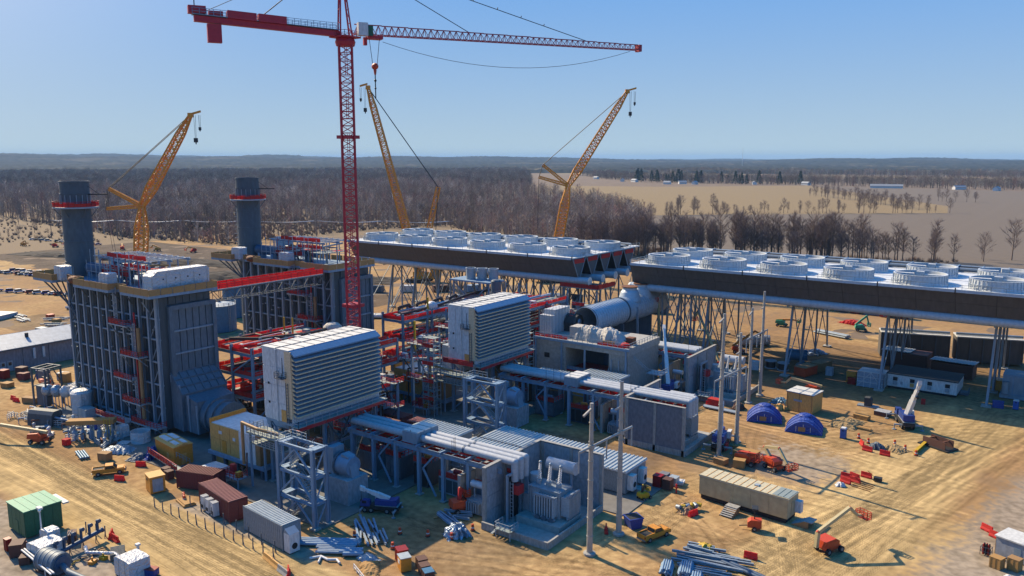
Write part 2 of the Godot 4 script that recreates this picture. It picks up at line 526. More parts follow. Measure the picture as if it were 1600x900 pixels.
# the soil of the yard: what colour the ground has, from raw clay to gravel, topsoil and painted shade
func soil_texture(x0: float, z0: float, wx: float, wz: float, W: int, Hh: int) -> ImageTexture:
	var px := wx / W
	var n1 := noise_bytes(x0, z0, px, W, Hh, 0.014, 4, 2)
	var n2 := noise_bytes(x0, z0, px, W, Hh, 0.07, 4, 7)
	var n3 := noise_bytes(x0, z0, px, W, Hh, 0.5, 4, 9)
	var tx := noise_bytes(x0, z0, px, W, Hh, 0.6, 4, 31, 12, 1)
	var tz := noise_bytes(x0, z0, px, W, Hh, 0.6, 4, 41, 1, 12)
	var ruts := wheel_tracks(x0, z0, px, W, Hh)
	var out := PackedByteArray()
	out.resize(W * Hh * 3)
	var clay := Vector3(0.355, 0.219, 0.096)
	var pale := Vector3(0.465, 0.332, 0.152)
	var brown := Vector3(0.22, 0.13, 0.070)
	var gravel := Vector3(0.30, 0.255, 0.20)
	var dark := Vector3(0.075, 0.06, 0.05)
	for j in Hh:
		var z := z0 + wz * (j + 0.5) / Hh
		for i in W:
			var x := x0 + wx * (i + 0.5) / W
			var k := j * W + i
			var a := (n1[k] / 255.0 - 0.5) * 1.3
			var c := (n2[k] / 255.0 - 0.5) * 1.3
			var d := (n3[k] / 255.0 - 0.5) * 1.2
			var e := c * 8.0 + a * 10.0
			var col := clay.lerp(brown, clampf(a * 1.1 + c * 0.9 + 0.2, 0, 1))
			col = col.lerp(pale, clampf(-a * 1.5 + d * 0.5 - 0.05, 0, 0.8))
			# haul road along the left of the site, and the one on the right
			var rx := clampf(1.0 - (absf(z + 69.5 + e * 0.25 + x * 0.01) - 6.5) / 2.5, 0, 1) * (1.0 if x < -20 else 0.0)
			var zr := x + 24.0 - (z + 160.0) * -0.13
			var rz := clampf(1.0 - (absf(zr + e * 0.3 + 1.0) - 8.0) / 4.0, 0, 1) * clampf((-z - 95.0) / 12.0, 0, 1) * clampf((z + 262.0) / 12.0, 0, 1)
			var ry := clampf(1.0 - (absf(z + 141.0 + e * 0.3) - 5.5) / 3.0, 0, 1) * clampf((x + 62) / 8.0, 0, 1)
			var t := (tx[k] / 255.0 - 0.5) * 1.3
			var u := (tz[k] / 255.0 - 0.5) * 1.3
			col = col.lerp(pale, maxf(maxf(rx, rz * 0.95), ry * 0.6) * 0.9)
			col *= 1.0 + t * (0.08 + 0.40 * maxf(rx, ry)) + u * (0.07 + 0.32 * rz)
			col *= 1.0 + c * 0.38 + d * 0.42
			col *= 1.0 + (ruts[k] - 128) / 128.0 * 0.75
			# gravel strips
			var gv := 0.0
			var sf := e * 0.5 + d * 6.0
			gv = maxf(gv, clampf((z + 60.5 - e * 0.15 + d * 2.0) / 2.5, 0, .85) * clampf((-104.0 - x) / 3.0, 0, 1))
			gv = maxf(gv, clampf(1.6 - absf(z + 77.2 + sf * .15) / 1.3, 0, .9) * clampf((x + 128) / 2.0, 0, 1) * clampf((-90 - x) / 2.0, 0, 1))
			gv = maxf(gv, clampf((zr - 12.0 - sf) / 5.0, 0, .8) * clampf((z + 182.0 + sf) / 8.0, 0, 1) * clampf((-60 - z) / 4.0, 0, 1))
			gv = maxf(gv, clampf((8.5 - absf(x + 44.0 + sf)) / 4.0, 0, .7) * clampf((12.5 - absf(z + 159.0 + sf)) / 5.0, 0, 1))
			if gv > 0.0:
				col = col.lerp(gravel * (1.0 + d * 0.8 + c * 0.5), gv)
			var damp := clampf((c * 1.4 + a - 0.34) * 4.0, 0, .4) * (1.0 - maxf(rx, rz))
			col = col.lerp(Vector3(0.20, 0.14, 0.08), damp)
			# stripped topsoil beyond the plant, plus shade painted by the nearest unit and condenser
			var dk := 0.0
			dk = clampf((9.0 - absf(z + 93.0 + e * .3)) / 5.0, 0, .35) * clampf((x + 97.0) / 4.0, 0, 1) * clampf((-62.0 - x) / 6.0, 0, 1)  # soil darkened to paint the shade in front of the nearest unit
			if x < -330 + e * 2 and z > -330 and z < -212 + e * 1.5: dk = 0.9
			if x > -300 + e * 2 and x < -235 and z > -260 and z < -200: dk = 0.8
			if x < -290 and x > -330 and z > -150 + e and z < -128: dk = 0.5
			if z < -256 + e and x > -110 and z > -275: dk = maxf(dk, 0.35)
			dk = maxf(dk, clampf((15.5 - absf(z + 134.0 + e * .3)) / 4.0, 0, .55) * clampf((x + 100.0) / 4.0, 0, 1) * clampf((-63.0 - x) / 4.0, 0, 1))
			dk = maxf(dk, clampf((21.0 - absf(z + 238.0 + e)) / 8.0, 0, .3) * clampf((x + 120.0) / 6.0, 0, 1))  # ground under the right condenser darkened, its shade painted in
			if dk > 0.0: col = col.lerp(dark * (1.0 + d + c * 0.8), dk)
			out[k * 3] = int(clampf(Color(col.x, 0, 0).linear_to_srgb().r, 0, 1) * 255)
			out[k * 3 + 1] = int(clampf(Color(col.y, 0, 0).linear_to_srgb().r, 0, 1) * 255)
			out[k * 3 + 2] = int(clampf(Color(col.z, 0, 0).linear_to_srgb().r, 0, 1) * 255)
	return ImageTexture.create_from_image(Image.create_from_data(W, Hh, false, Image.FORMAT_RGB8, out))

func plane_uv(x0: float, x1: float, z0: float, z1: float, nx: int, nz: int, hf: Callable) -> ArrayMesh:
	var st := SurfaceTool.new()
	st.begin(Mesh.PRIMITIVE_TRIANGLES)
	for j in nz + 1:
		for i in nx + 1:
			var x := lerpf(x0, x1, float(i) / nx)
			var z := lerpf(z0, z1, float(j) / nz)
			st.set_uv(Vector2(float(i) / nx, float(j) / nz))
			st.set_uv2(Vector2(x, z) * 0.11)
			st.add_vertex(V(x, hf.call(x, z), z))
	for j in nz:
		for i in nx:
			var a := j * (nx + 1) + i
			st.add_index(a); st.add_index(a + 1); st.add_index(a + nx + 1)
			st.add_index(a + 1); st.add_index(a + nx + 2); st.add_index(a + nx + 1)
	st.generate_normals()
	return st.commit()

func make_ground() -> void:
	var far_mat := mat("far_soil", H("86715a"), 1.0, 0.0, "grime", 0.004, 1.0)
	far_mat.detail_enabled = true
	far_mat.detail_albedo = tex.streak
	far_mat.detail_blend_mode = BaseMaterial3D.BLEND_MODE_MUL
	far_mat.uv2_triplanar = true
	far_mat.uv2_world_triplanar = true
	far_mat.uv2_scale = Vector3(0.03, 0.03, 0.03)
	struct("ground", b().box(-20000, 20000, -0.5, -0.12, -24000, 6000), far_mat)
	var hn := FastNoiseLite.new()
	hn.frequency = 0.05
	hn.seed = 4
	for q in [[-560.0, -420.0, 600.0, 400.0, 1000, 667, -0.05, 200, 130], [-235.0, -285.0, 245.0, 245.0, 1600, 1600, 0.0, 240, 240]]:
		var soil := StandardMaterial3D.new()
		soil.resource_name = "soil"
		soil.roughness = 0.98
		soil.metallic_specular = 0.25
		soil.albedo_texture = soil_texture(q[0], q[1], q[2], q[3], q[4], q[5])
		soil.texture_repeat = false
		soil.detail_enabled = true
		soil.detail_albedo = tex.speck
		soil.detail_blend_mode = BaseMaterial3D.BLEND_MODE_MUL
		soil.detail_uv_layer = BaseMaterial3D.DETAIL_UV_2
		var y: float = q[6]
		var hf := func(x: float, z: float) -> float:
			var e := minf(minf(x + 560, 40 - x), minf(z + 420, -20 - z))
			return (hn.get_noise_2d(x, z) * 0.10 - 0.02) * clampf(e / 20.0, 0, 1) - 0.02 + y
		struct("construction_yard", plane_uv(q[0], q[0] + q[2], q[1], q[1] + q[3], q[7], q[8], hf), soil)
	var pad: Material = mat("pad", H("7d7a74"), 0.95, 0.0, "grime", 0.07)
	for q in [[-200, -98, -112, -84.5], [-200, -104, -164, -136], [-125, -86, -197, -175], [-90, -60, -135, -117.5]]:
		struct("concrete_pad", b().box(q[0], q[1], -0.3, 0.13, q[2], q[3]), pad)
	var gravel: Material = mat("gravel_pad", H("7e7566"), 1.0, 0.0, "speck", 0.3)
	struct("gravel_bed", b().prism([Vector2(-134, -135.9), Vector2(-90.1, -135.9), Vector2(-90.1, -112.1), Vector2(-134, -112.1)], -0.2, 0.14, true), gravel)
	# farmland sheets
	var f1: Material = mat("stubble_field", H("8f7950"), 1.0, 0.0, "streak", 0.012, 1.0)
	var f2: Material = mat("bare_field", H("716455"), 1.0, 0.0, "streak", 0.01, 1.0)
	var f3: Material = mat("pale_field", H("8d7c5c"), 1.0, 0.0, "streak", 0.01, 1.0)
	var f4: Material = mat("scrub", H("7f6a4c"), 1.0, 0.0, "speck", 0.02, 1.0)
	f1.uv1_scale = Vector3(0.05, 0.01, 0.006)
	f2.uv1_scale = Vector3(0.006, 0.01, 0.05)
	f3.uv1_scale = Vector3(0.006, 0.01, 0.04)
	var flat := func(called: String, pts: Array, y: float, m: Material) -> void:
		struct(called, b().prism(pts, -0.3, y, true), m)
	flat.call("stubble_field", [Vector2(-385, -790), Vector2(-131, -1014), Vector2(-150, -1160), Vector2(-520, -1850), Vector2(-740, -1600), Vector2(-1000, -1520), Vector2(-824, -1218), Vector2(-560, -1000)], -0.02, f1)
	flat.call("bare_field", [Vector2(-235, -470), Vector2(200, -560), Vector2(500, -1900), Vector2(-104, -1760), Vector2(-500, -1840), Vector2(-150, -1160), Vector2(-131, -1014), Vector2(-385, -790)], -0.05, f2)
	flat.call("pale_field", [Vector2(-1750, -2700), Vector2(-1000, -2350), Vector2(-1000, -3000), Vector2(-1700, -3200)], -0.02, f3)
	flat.call("pale_field", [Vector2(-800, -2500), Vector2(900, -2250), Vector2(900, -2750), Vector2(-900, -3050)], -0.02, f1)
	flat.call("pale_field", [Vector2(-1100, -3300), Vector2(900, -3500), Vector2(900, -3900), Vector2(-1100, -3750)], -0.02, f3)
	flat.call("scrub_ground", [Vector2(-1100, -150), Vector2(-561, -150), Vector2(-561, -421), Vector2(-480, -421), Vector2(-420, -500), Vector2(-235, -500), Vector2(-600, -900), Vector2(-1100, -460)], -0.07, f4)

func blade(m: MB, a: Vector3, c: Vector3, w: float) -> void:
	var s := (c - a).cross(Vector3(R.randf_range(-1, 1), R.randf_range(-1, 1), R.randf_range(-1, 1))).normalized() * w
	m.tri(a - s, a + s, c)

# a bare winter tree: returns [trunk and limbs, twigs]
func bare_tree(sd: int, h: float, twigs: int, spread := 0.34) -> Array:
	R.seed = sd
	var t := b()
	var k := b()
	var lean := V(R.randf_range(-.04, .04), 1, R.randf_range(-.04, .04)) * h
	t.tube(V(0, -0.3, 0), lean * 0.45, h * 0.018, h * 0.012, 5, false)
	t.tube(lean * 0.45, lean * 0.85, h * 0.012, h * 0.004, 4, false)
	var tips := []
	var fine := twigs > 400
	var limbs := 20 if fine else 11
	for i in limbs:
		var f := lerpf(0.22, 0.86, float(i) / limbs)
		var p := lean * f
		var ang := i * 2.4 + R.randf() * 0.9
		var up := R.randf_range(0.7, 1.5)
		var L := h * spread * R.randf_range(0.7, 1.15) * (1.0 - absf(f - 0.42) * 1.1)
		var d := V(cos(ang), up, sin(ang)).normalized() * L
		var th := 0.0052 if fine else 0.0075
		t.tube(p, p + d * 0.6, h * th, h * th * .55, 3, false)
		var mid := p + d * 0.6
		for j in (5 if fine else 3):
			var e := (d.normalized() + V(R.randf_range(-.8, .8), R.randf_range(-.2, .8), R.randf_range(-.8, .8))).normalized() * L * R.randf_range(0.4, 0.7)
			var base := p.lerp(mid, R.randf_range(.45, 1.0)) if fine else mid
			t.tube(base, base + e, h * th * .45, h * 0.001, 3, false)
			tips.append([base, base + e])
		tips.append([p, mid])
	tips.append([lean * 0.6, lean * 0.95])
	for i in twigs:
		var q: Array = tips[R.randi() % tips.size()]
		var p: Vector3 = q[0].lerp(q[1], R.randf_range(0.25, 1.0))
		var d: Vector3 = ((q[1] - q[0]).normalized() + V(R.randf_range(-1, 1), R.randf_range(-.3, 1), R.randf_range(-1, 1))).normalized()
		blade(k, p, p + d * h * R.randf_range(0.05, 0.11), h * (R.randf_range(0.0008, 0.0019) if twigs > 400 else R.randf_range(0.0016, 0.0036)))
	return [t, k]

func evergreen(sd: int, h: float) -> Array:
	R.seed = sd
	var t := b().tube(V(0, -.3, 0), V(0, h * .5, 0), h * .03, h * .015, 5, false)
	var k := b()
	for i in 420:
		var f := pow(R.randf(), 0.8)
		var r := h * 0.24 * (1.0 - f) * R.randf_range(0.35, 1.1) + 0.2
		var a := R.randf() * TAU
		var p := V(cos(a) * r, h * (0.08 + 0.9 * f), sin(a) * r)
		var d := V(cos(a), R.randf_range(-.5, .3), sin(a)) * h * 0.07
		blade(k, p - d * .5, p + d, h * 0.025)
	return [t, k]

func flat_mesh(parts: Array, cols: Array) -> ArrayMesh:
	var m := ArrayMesh.new()
	for i in parts.size():
		var ar := []
		ar.resize(Mesh.ARRAY_MAX)
		ar[Mesh.ARRAY_VERTEX] = parts[i].v
		ar[Mesh.ARRAY_NORMAL] = parts[i].n
		m.add_surface_from_arrays(Mesh.PRIMITIVE_TRIANGLES, ar)
		m.surface_set_material(i, cols[i])
	return m

func make_forest() -> void:
	var wood: StandardMaterial3D = mat("forest_wood", Color.WHITE, 1.0, 0.0, "")
	wood.vertex_color_use_as_albedo = true
	wood.metallic_specular = 0.1
	var regions := [
		PackedVector2Array([Vector2(-1700, -100), Vector2(-1050, -330), Vector2(-862, -372), Vector2(-600, -335), Vector2(-490, -350), Vector2(-500, -480), Vector2(-470, -560), Vector2(-330, -470), Vector2(-238, -478), Vector2(-300, -640), Vector2(-385, -770), Vector2(-560, -985), Vector2(-830, -1205), Vector2(-1010, -1500), Vector2(-1800, -2650), Vector2(-2600, -3700), Vector2(-4600, -2800), Vector2(-4000, -300)]),
		PackedVector2Array([Vector2(-1131, -2050), Vector2(-760, -1850), Vector2(-500, -1870), Vector2(-150, -1800), Vector2(300, -1800), Vector2(600, -2200), Vector2(-100, -2180), Vector2(-900, -2280), Vector2(-1500, -2500)]),
		PackedVector2Array([Vector2(-1500, -3050), Vector2(-900, -3070), Vector2(900, -2770), Vector2(900, -3200), Vector2(-1100, -3280), Vector2(-1700, -3230)]),
	]
	var fwd := Vector2(-sin(deg_to_rad(35.4)), -cos(deg_to_rad(35.4)))
	var kinds := []
	for i in 5:
		var bt := bare_tree(100 + i, 17.0, 210, 0.30)
		bt[0].v.append_array(bt[1].v)
		bt[0].n.append_array(bt[1].n)
		kinds.append([bt[0].mesh(), [], []])
	R.seed = 77
	var zone := FastNoiseLite.new()
	zone.frequency = 0.004
	var glade := FastNoiseLite.new()
	glade.frequency = 0.0035
	glade.seed = 23
	var pts := []
	for band in [[380.0, 1000.0, 6.6], [1000.0, 1700.0, 9.5], [1700.0, 3600.0, 13.0]]:
		var s: float = band[2]
		var r1: float = band[1]
		var n := int(r1 / s) + 2
		for iz in range(-n, 2):
			for ix in range(-n, int(n * 0.3)):
				var p := Vector2((ix + R.randf() * 0.95) * s, (iz + R.randf() * 0.95) * s)
				var r := p.length()
				if r < band[0] or r >= r1: continue
				if absf(fwd.angle_to(p)) > 0.66: continue
				for reg in regions:
					if inside(p, reg):
						pts.append(p)
						break
	for p in pts:
		var q: Vector2 = p
		var r := q.length()
		var zn := zone.get_noise_2d(q.x, q.y)
		if glade.get_noise_2d(q.x, q.y) > 0.30 and r > 520.0 and R.randf() < 0.88: continue
		var sc := R.randf_range(0.6, 1.25) * (1.0 + zn * 0.35) * (1.0 if r < 1000 else (1.12 if r < 1700 else 1.5))
		var edge := 0.55 if R.randf() < 0.18 else 1.0
		var tr := Transform3D(Basis(Vector3.UP, R.randf() * TAU).scaled(V(sc * (1.0 if r < 1700 else 1.25), sc * edge * (1.0 if r < 1700 else 0.75), sc * (1.0 if r < 1700 else 1.25))), V(q.x, -0.1, q.y))
		var tone := R.randf_range(0.6, 1.4) * (1.0 + zn * 0.45)
		var warm := R.randf()
		var col := Color(0.25, 0.19, 0.155) * tone
		if warm < 0.15: col = Color(0.29, 0.165, 0.14) * tone
		elif warm < 0.38: col = Color(0.40, 0.34, 0.29) * tone
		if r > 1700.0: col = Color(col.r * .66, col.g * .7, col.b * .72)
		var kd: Array = kinds[R.randi() % kinds.size()]
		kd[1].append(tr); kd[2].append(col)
	for i in kinds.size():
		var mm := MultiMesh.new()
		mm.transform_format = MultiMesh.TRANSFORM_3D
		mm.use_colors = true
		mm.mesh = kinds[i][0]
		mm.instance_count = kinds[i][1].size()
		for j in kinds[i][1].size():
			mm.set_instance_transform(j, kinds[i][1][j])
			mm.set_instance_color(j, kinds[i][2][j])
		var o := MultiMeshInstance3D.new()
		o.name = numbered("bare_woodland")
		o.multimesh = mm
		o.material_override = wood
		add_child(o, true)
		o.set_meta("kind", "stuff")
		tag(o, ["leafless brown winter woodland covering the land beyond the plant", "leafless woodland mixed through the forest beyond the plant, broad crowned kind", "leafless woodland mixed through the forest beyond the plant, slender kind", "leafless woodland mixed through the forest beyond the plant, leaning kind", "leafless woodland mixed through the forest beyond the plant, tall kind"][i], "woodland", "bare woodland beyond the plant")
	# undergrowth along the wood's edge and on the scrub
	var bu := b()
	R.seed = 55
	for i in 150:
		var a := R.randf() * TAU
		var p := V(cos(a) * R.randf() * .5, 0, sin(a) * R.randf() * .5)
		blade(bu, p, p + V(cos(a) * R.randf_range(.4, 1.6), R.randf_range(.7, 2.9), sin(a) * R.randf_range(.4, 1.6)), R.randf_range(.03, .07))
	var belt := PackedVector2Array([Vector2(-275, -440), Vector2(-160, -478), Vector2(-70, -515), Vector2(-60, -545), Vector2(-110, -520), Vector2(-250, -490)])
	var scrubland := PackedVector2Array([Vector2(-1050, -200), Vector2(-600, -200), Vector2(-575, -330), Vector2(-480, -345), Vector2(-490, -380), Vector2(-600, -350), Vector2(-862, -390), Vector2(-1050, -350)])
	var spots := []
	for k in 60000:
		if spots.size() > 9000: break
		var p := Vector2(R.randf_range(-1050, 0), R.randf_range(-800, -180))
		var ok := inside(p, belt) or (inside(p, scrubland) and R.randf() < 0.09) or (inside(p, regions[0]) and p.length() < 900 and R.randf() < 0.5)
		if not ok or absf(fwd.angle_to(p)) > 0.66: continue
		var sc := R.randf_range(0.35, 1.15)
		var tone := R.randf_range(0.7, 1.3)
		spots.append([Transform3D(Basis(Vector3.UP, R.randf() * TAU).scaled(V(sc, sc * R.randf_range(.7, 1.5), sc)), V(p.x, -0.05, p.y)), (Color(0.29, 0.22, 0.165) if R.randf() < .7 else Color(0.32, 0.22, 0.16)) * tone])
	var bm := MultiMesh.new()
	bm.transform_format = MultiMesh.TRANSFORM_3D
	bm.use_colors = true
	bm.mesh = bu.mesh()
	bm.instance_count = spots.size()
	for j in spots.size():
		bm.set_instance_transform(j, spots[j][0])
		bm.set_instance_color(j, spots[j][1])
	var bo := MultiMeshInstance3D.new()
	bo.name = "brushwood"
	bo.multimesh = bm
	bo.material_override = wood
	add_child(bo, true)
	bo.set_meta("kind", "stuff")
	tag(bo, "low brown brushwood along the edge of the woods and on the scrub", "brushwood")
	print("forest trees ", pts.size(), " bushes ", spots.size())

func make_far_country() -> void:
	# wooded hills to the horizon, as one rolling canopy
	var hn := FastNoiseLite.new(); hn.frequency = 0.00022; hn.seed = 11; hn.fractal_octaves = 3
	var cn := FastNoiseLite.new(); cn.frequency = 0.012; cn.seed = 5; cn.fractal_octaves = 4
	var pn := FastNoiseLite.new(); pn.frequency = 0.0011; pn.seed = 19; pn.fractal_octaves = 2
	var st := SurfaceTool.new()
	st.begin(Mesh.PRIMITIVE_TRIANGLES)
	var na := 620
	var nr := 100
	var yaw := deg_to_rad(35.4)
	for j in nr + 1:
		var r := 3300.0 * pow(15000.0 / 3300.0, float(j) / nr)
		for i in na + 1:
			var a := lerpf(-0.9, 0.9, float(i) / na)
			var x := -sin(yaw - a) * r
			var z := -cos(yaw - a) * r
			var field := pn.get_noise_2d(x, z * 1.0)
			var open := clampf((field - 0.34) * 9.0, 0, 1) * (1.0 if a > 0.0 and r < 6000.0 else 0.25)
			var left := clampf((-a - 0.02) / 0.25, 0, 1)
			var hill := clampf((r - 5000.0) / 4000.0, 0, 1) * (16.0 + maxf(0.0, hn.get_noise_2d(x, z)) * 70.0) + left * clampf((r - 6000.0) / 2500.0, 0, 1) * (40.0 + 60.0 * hn.get_noise_2d(x * 2.0, z * 2.0))
			var y := hill + (1.0 - open) * (9.0 + absf(cn.get_noise_2d(x, z)) * 14.0)
			if j == 0: y = -2.0
			var g := 0.8 + cn.get_noise_2d(x * 1.7, z * 1.7) * 0.7
			var c := Color(0.058 * g, 0.062 * g, 0.060 * g).lerp(Color(0.32, 0.26, 0.17), open * 0.8)
			st.set_color(c)
			st.add_vertex(V(x, y, z))
	for j in nr:
		for i in na:
			var a := j * (na + 1) + i
			st.add_index(a); st.add_index(a + na + 1); st.add_index(a + 1)
			st.add_index(a + 1); st.add_index(a + na + 1); st.add_index(a + na + 2)
	st.generate_normals()
	var hm: StandardMaterial3D = mat("hill_canopy", Color.WHITE, 1.0, 0.0, "")
	hm.vertex_color_use_as_albedo = true
	hm.metallic_specular = 0.1
	struct("wooded_hills", st.commit(), hm)
	# trees that stand singly
	var protos := []
	for i in 8:
		var bt := bare_tree(300 + i, 20.0, 1500, [0.30, 0.36, 0.42, 0.26][i % 4])
		protos.append([bt[0].mesh(), bt[1].mesh()])
	var ever := []
	for i in 3:
		var e := evergreen(500 + i, 16.0)
		ever.append([e[0].mesh(), e[1].mesh()])
	R.seed = 91
	var plant := func(pr: Array, label: String, p: Vector2, s: float, group: String, green := false) -> void:
		var o := thing("evergreen_tree" if green else "bare_tree", label, "tree", V(p.x, -0.05, p.y), R.randf() * 360, group)
		o.scale = Vector3(s, s * R.randf_range(0.9, 1.1), s)
		part(o, "trunk", pr[0], M.bark)
		part(o, "crown", pr[1], M.evergreen if green else M.twig)
	var row := func(pts: Array, step: float, jit: float, s0: float, s1: float, label: String, group: String) -> void:
		for i in pts.size() - 1:
			var a: Vector2 = pts[i]
			var c: Vector2 = pts[i + 1]
			var k := int(a.distance_to(c) / step)
			for j in k:
				var p := a.lerp(c, clampf((j + R.randf() * 0.9) / k + 0.035 * sin(j * 1.9) + R.randfn(0, .02), 0, 1)) + Vector2(R.randf_range(-jit, jit), R.randf_range(-jit, jit))
				var sc := R.randf_range(s0, s1)
				var size: String = ["short", "middling", "tall"][clampi(int((sc - s0) / (s1 - s0) * 3), 0, 2)]
				var where: String = ["left", "middle", "right"][clampi(int(float(j) / k * 3), 0, 2)]
				if group.begins_with("belt"): where = ["first", "second", "third", "fourth", "fifth", "sixth"][clampi(int((p.x + 260) / 26.0), 0, 5)]
				plant.call(protos[R.randi() % 8], label % [size, where], p, sc, group)
	row.call([Vector2(-262, -452), Vector2(-214, -470), Vector2(-157, -490), Vector2(-105, -505)], 1.05, 12.0, 0.75, 1.5, "%s bare tree in the belt behind the right condenser, %s sixth from left", "belt of bare trees behind the right condenser")
	row.call([Vector2(-105, -512), Vector2(-72, -530)], 2.6, 7.0, 0.7, 1.25, "%s bare tree at the thin right end of the condenser tree belt, %s part", "thin end of the bare tree belt")
	row.call([Vector2(-385, -776), Vector2(-321, -879), Vector2(-235, -940), Vector2(-131, -1014)], 5.6, 3.0, 0.35, 1.15, "%s slender bare tree, %s of a hedgerow stretch between the two fields", "hedgerow trees between the tan and brown fields")
	row.call([Vector2(-381, -1377), Vector2(-262, -1217), Vector2(-172, -1051)], 7.0, 8.0, 0.5, 1.0, "%s bush-like bare tree, %s of a line slanting across the brown field", "slanting line of trees across the fields")
	row.call([Vector2(-190, -1290), Vector2(-120, -1290)], 9.0, 12.0, 0.6, 1.0, "%s bare tree at the %s of the small clump on the far brown field", "clump on the far brown field")
	for q in [[-64, -535, 0.9, "lone bare tree right of the belt, second from the right edge"], [-50, -548, 0.85, "short bare tree between the belt and the lone spreading tree"], [-37, -565, 1.25, "big lone spreading bare tree at the right edge behind the condenser"], [-52, -560, 0.5, "small bare shrub tree beside the big lone tree at the right"]]:
		plant.call(protos[int(absf(q[0])) % 8], q[3], Vector2(q[0], q[1]), q[2], "")
	for i in 26:
		var u := R.randf()
		plant.call(ever[i % 3], ["broad", "slim", "ragged"][i % 3] + " dark evergreen among the farmsteads beyond the tan field, " + ["left", "mid-left", "centre", "mid-right", "right"][int(u * 4.99)] + " part of the row", Vector2(lerpf(-980, -520, u) + R.randf_range(-10, 10), lerpf(-1900, -1890, u) + R.randf_range(-30, 30)), R.randf_range(1.2, 2.2), "dark evergreens round the farmsteads", true)
	for i in 12:
		plant.call(ever[i % 3], ["broad", "slim", "ragged"][i % 3] + " small dark conifer at the wood's edge behind the left stack", Vector2(R.randf_range(-620, -540), R.randf_range(-405, -375)), R.randf_range(0.35, 0.6), "small conifers left of the yellow luffing crane", true)
	for i in 30:
		plant.call(protos[i % 8], "thin bare sapling on the scrub behind the parked cars", Vector2(R.randf_range(-900, -640), R.randf_range(-400, -270)), R.randf_range(0.25, 0.6), "saplings on the scrub at the far left", false)
	# farmhouses and barns
	var bi := 0
	for q in [[-1000, -1900, 14, "white farmhouse with grey roof, leftmost of the far farmsteads"], [-955, -1880, 22, "long white barn beside the leftmost far farmhouse"], [-810, -1760, 16, "pale shed at the edge of the tan field below the evergreens"], [-790, -1800, 18, "white house behind the pale shed by the tan field"], [-755, -1790, 12, "small grey-roofed house right of the white house by the tan field"], [-640, -1860, 16, "white farm building in front of the dark evergreens"], [-530, -1880, 20, "low white barn behind the slanting tree line"], [-345, -1790, 60, "long low white poultry shed beyond the brown field"], [-215, -1790, 24, "white farm shed beyond the brown field, second from right"], [-150, -1765, 22, "white gabled farmhouse at the far right of the fields"], [-1250, -2050, 20, "pale house half hidden in the wood behind the right crane"], [-1180, -2080, 18, "small pale house in the wood beside the right crane jib"], [-300, -2480, 24, "far white barn on the pale field strip at the right"], [-420, -2300, 18, "far white house under the horizon at the right"]]:
		var o := thing("farm_building", q[3], "house", V(q[0], 0, q[1]), 20 + bi * 37)
		var w: float = q[2]
		part(o, "wall", b().prism([Vector2(-4.5, 0), Vector2(4.5, 0), Vector2(4.5, 4.5), Vector2(0, 7.5), Vector2(-4.5, 4.5)], -w / 2, w / 2), M.barn_white)
		var rf := b()
		for s in [-1, 1]:
			rf.obox(V(s * 2.6, 6.1, 0), V(s * 2.9, -1.9, 0), V(s * 0.1, 0.15, 0), V(0, 0, w / 2 + .5))
		part(o, "roof", rf, M.barn_roof)
		bi += 1
	var mast := thing("radio_mast", "thin radio mast rising above the horizon at the right", "mast", V(-1695, 0, -4705))
	part(mast, "mast_pole", b().tube(V(0, 0, 0), V(0, 120, 0), 1.5, 0.8, 5), M.wire)

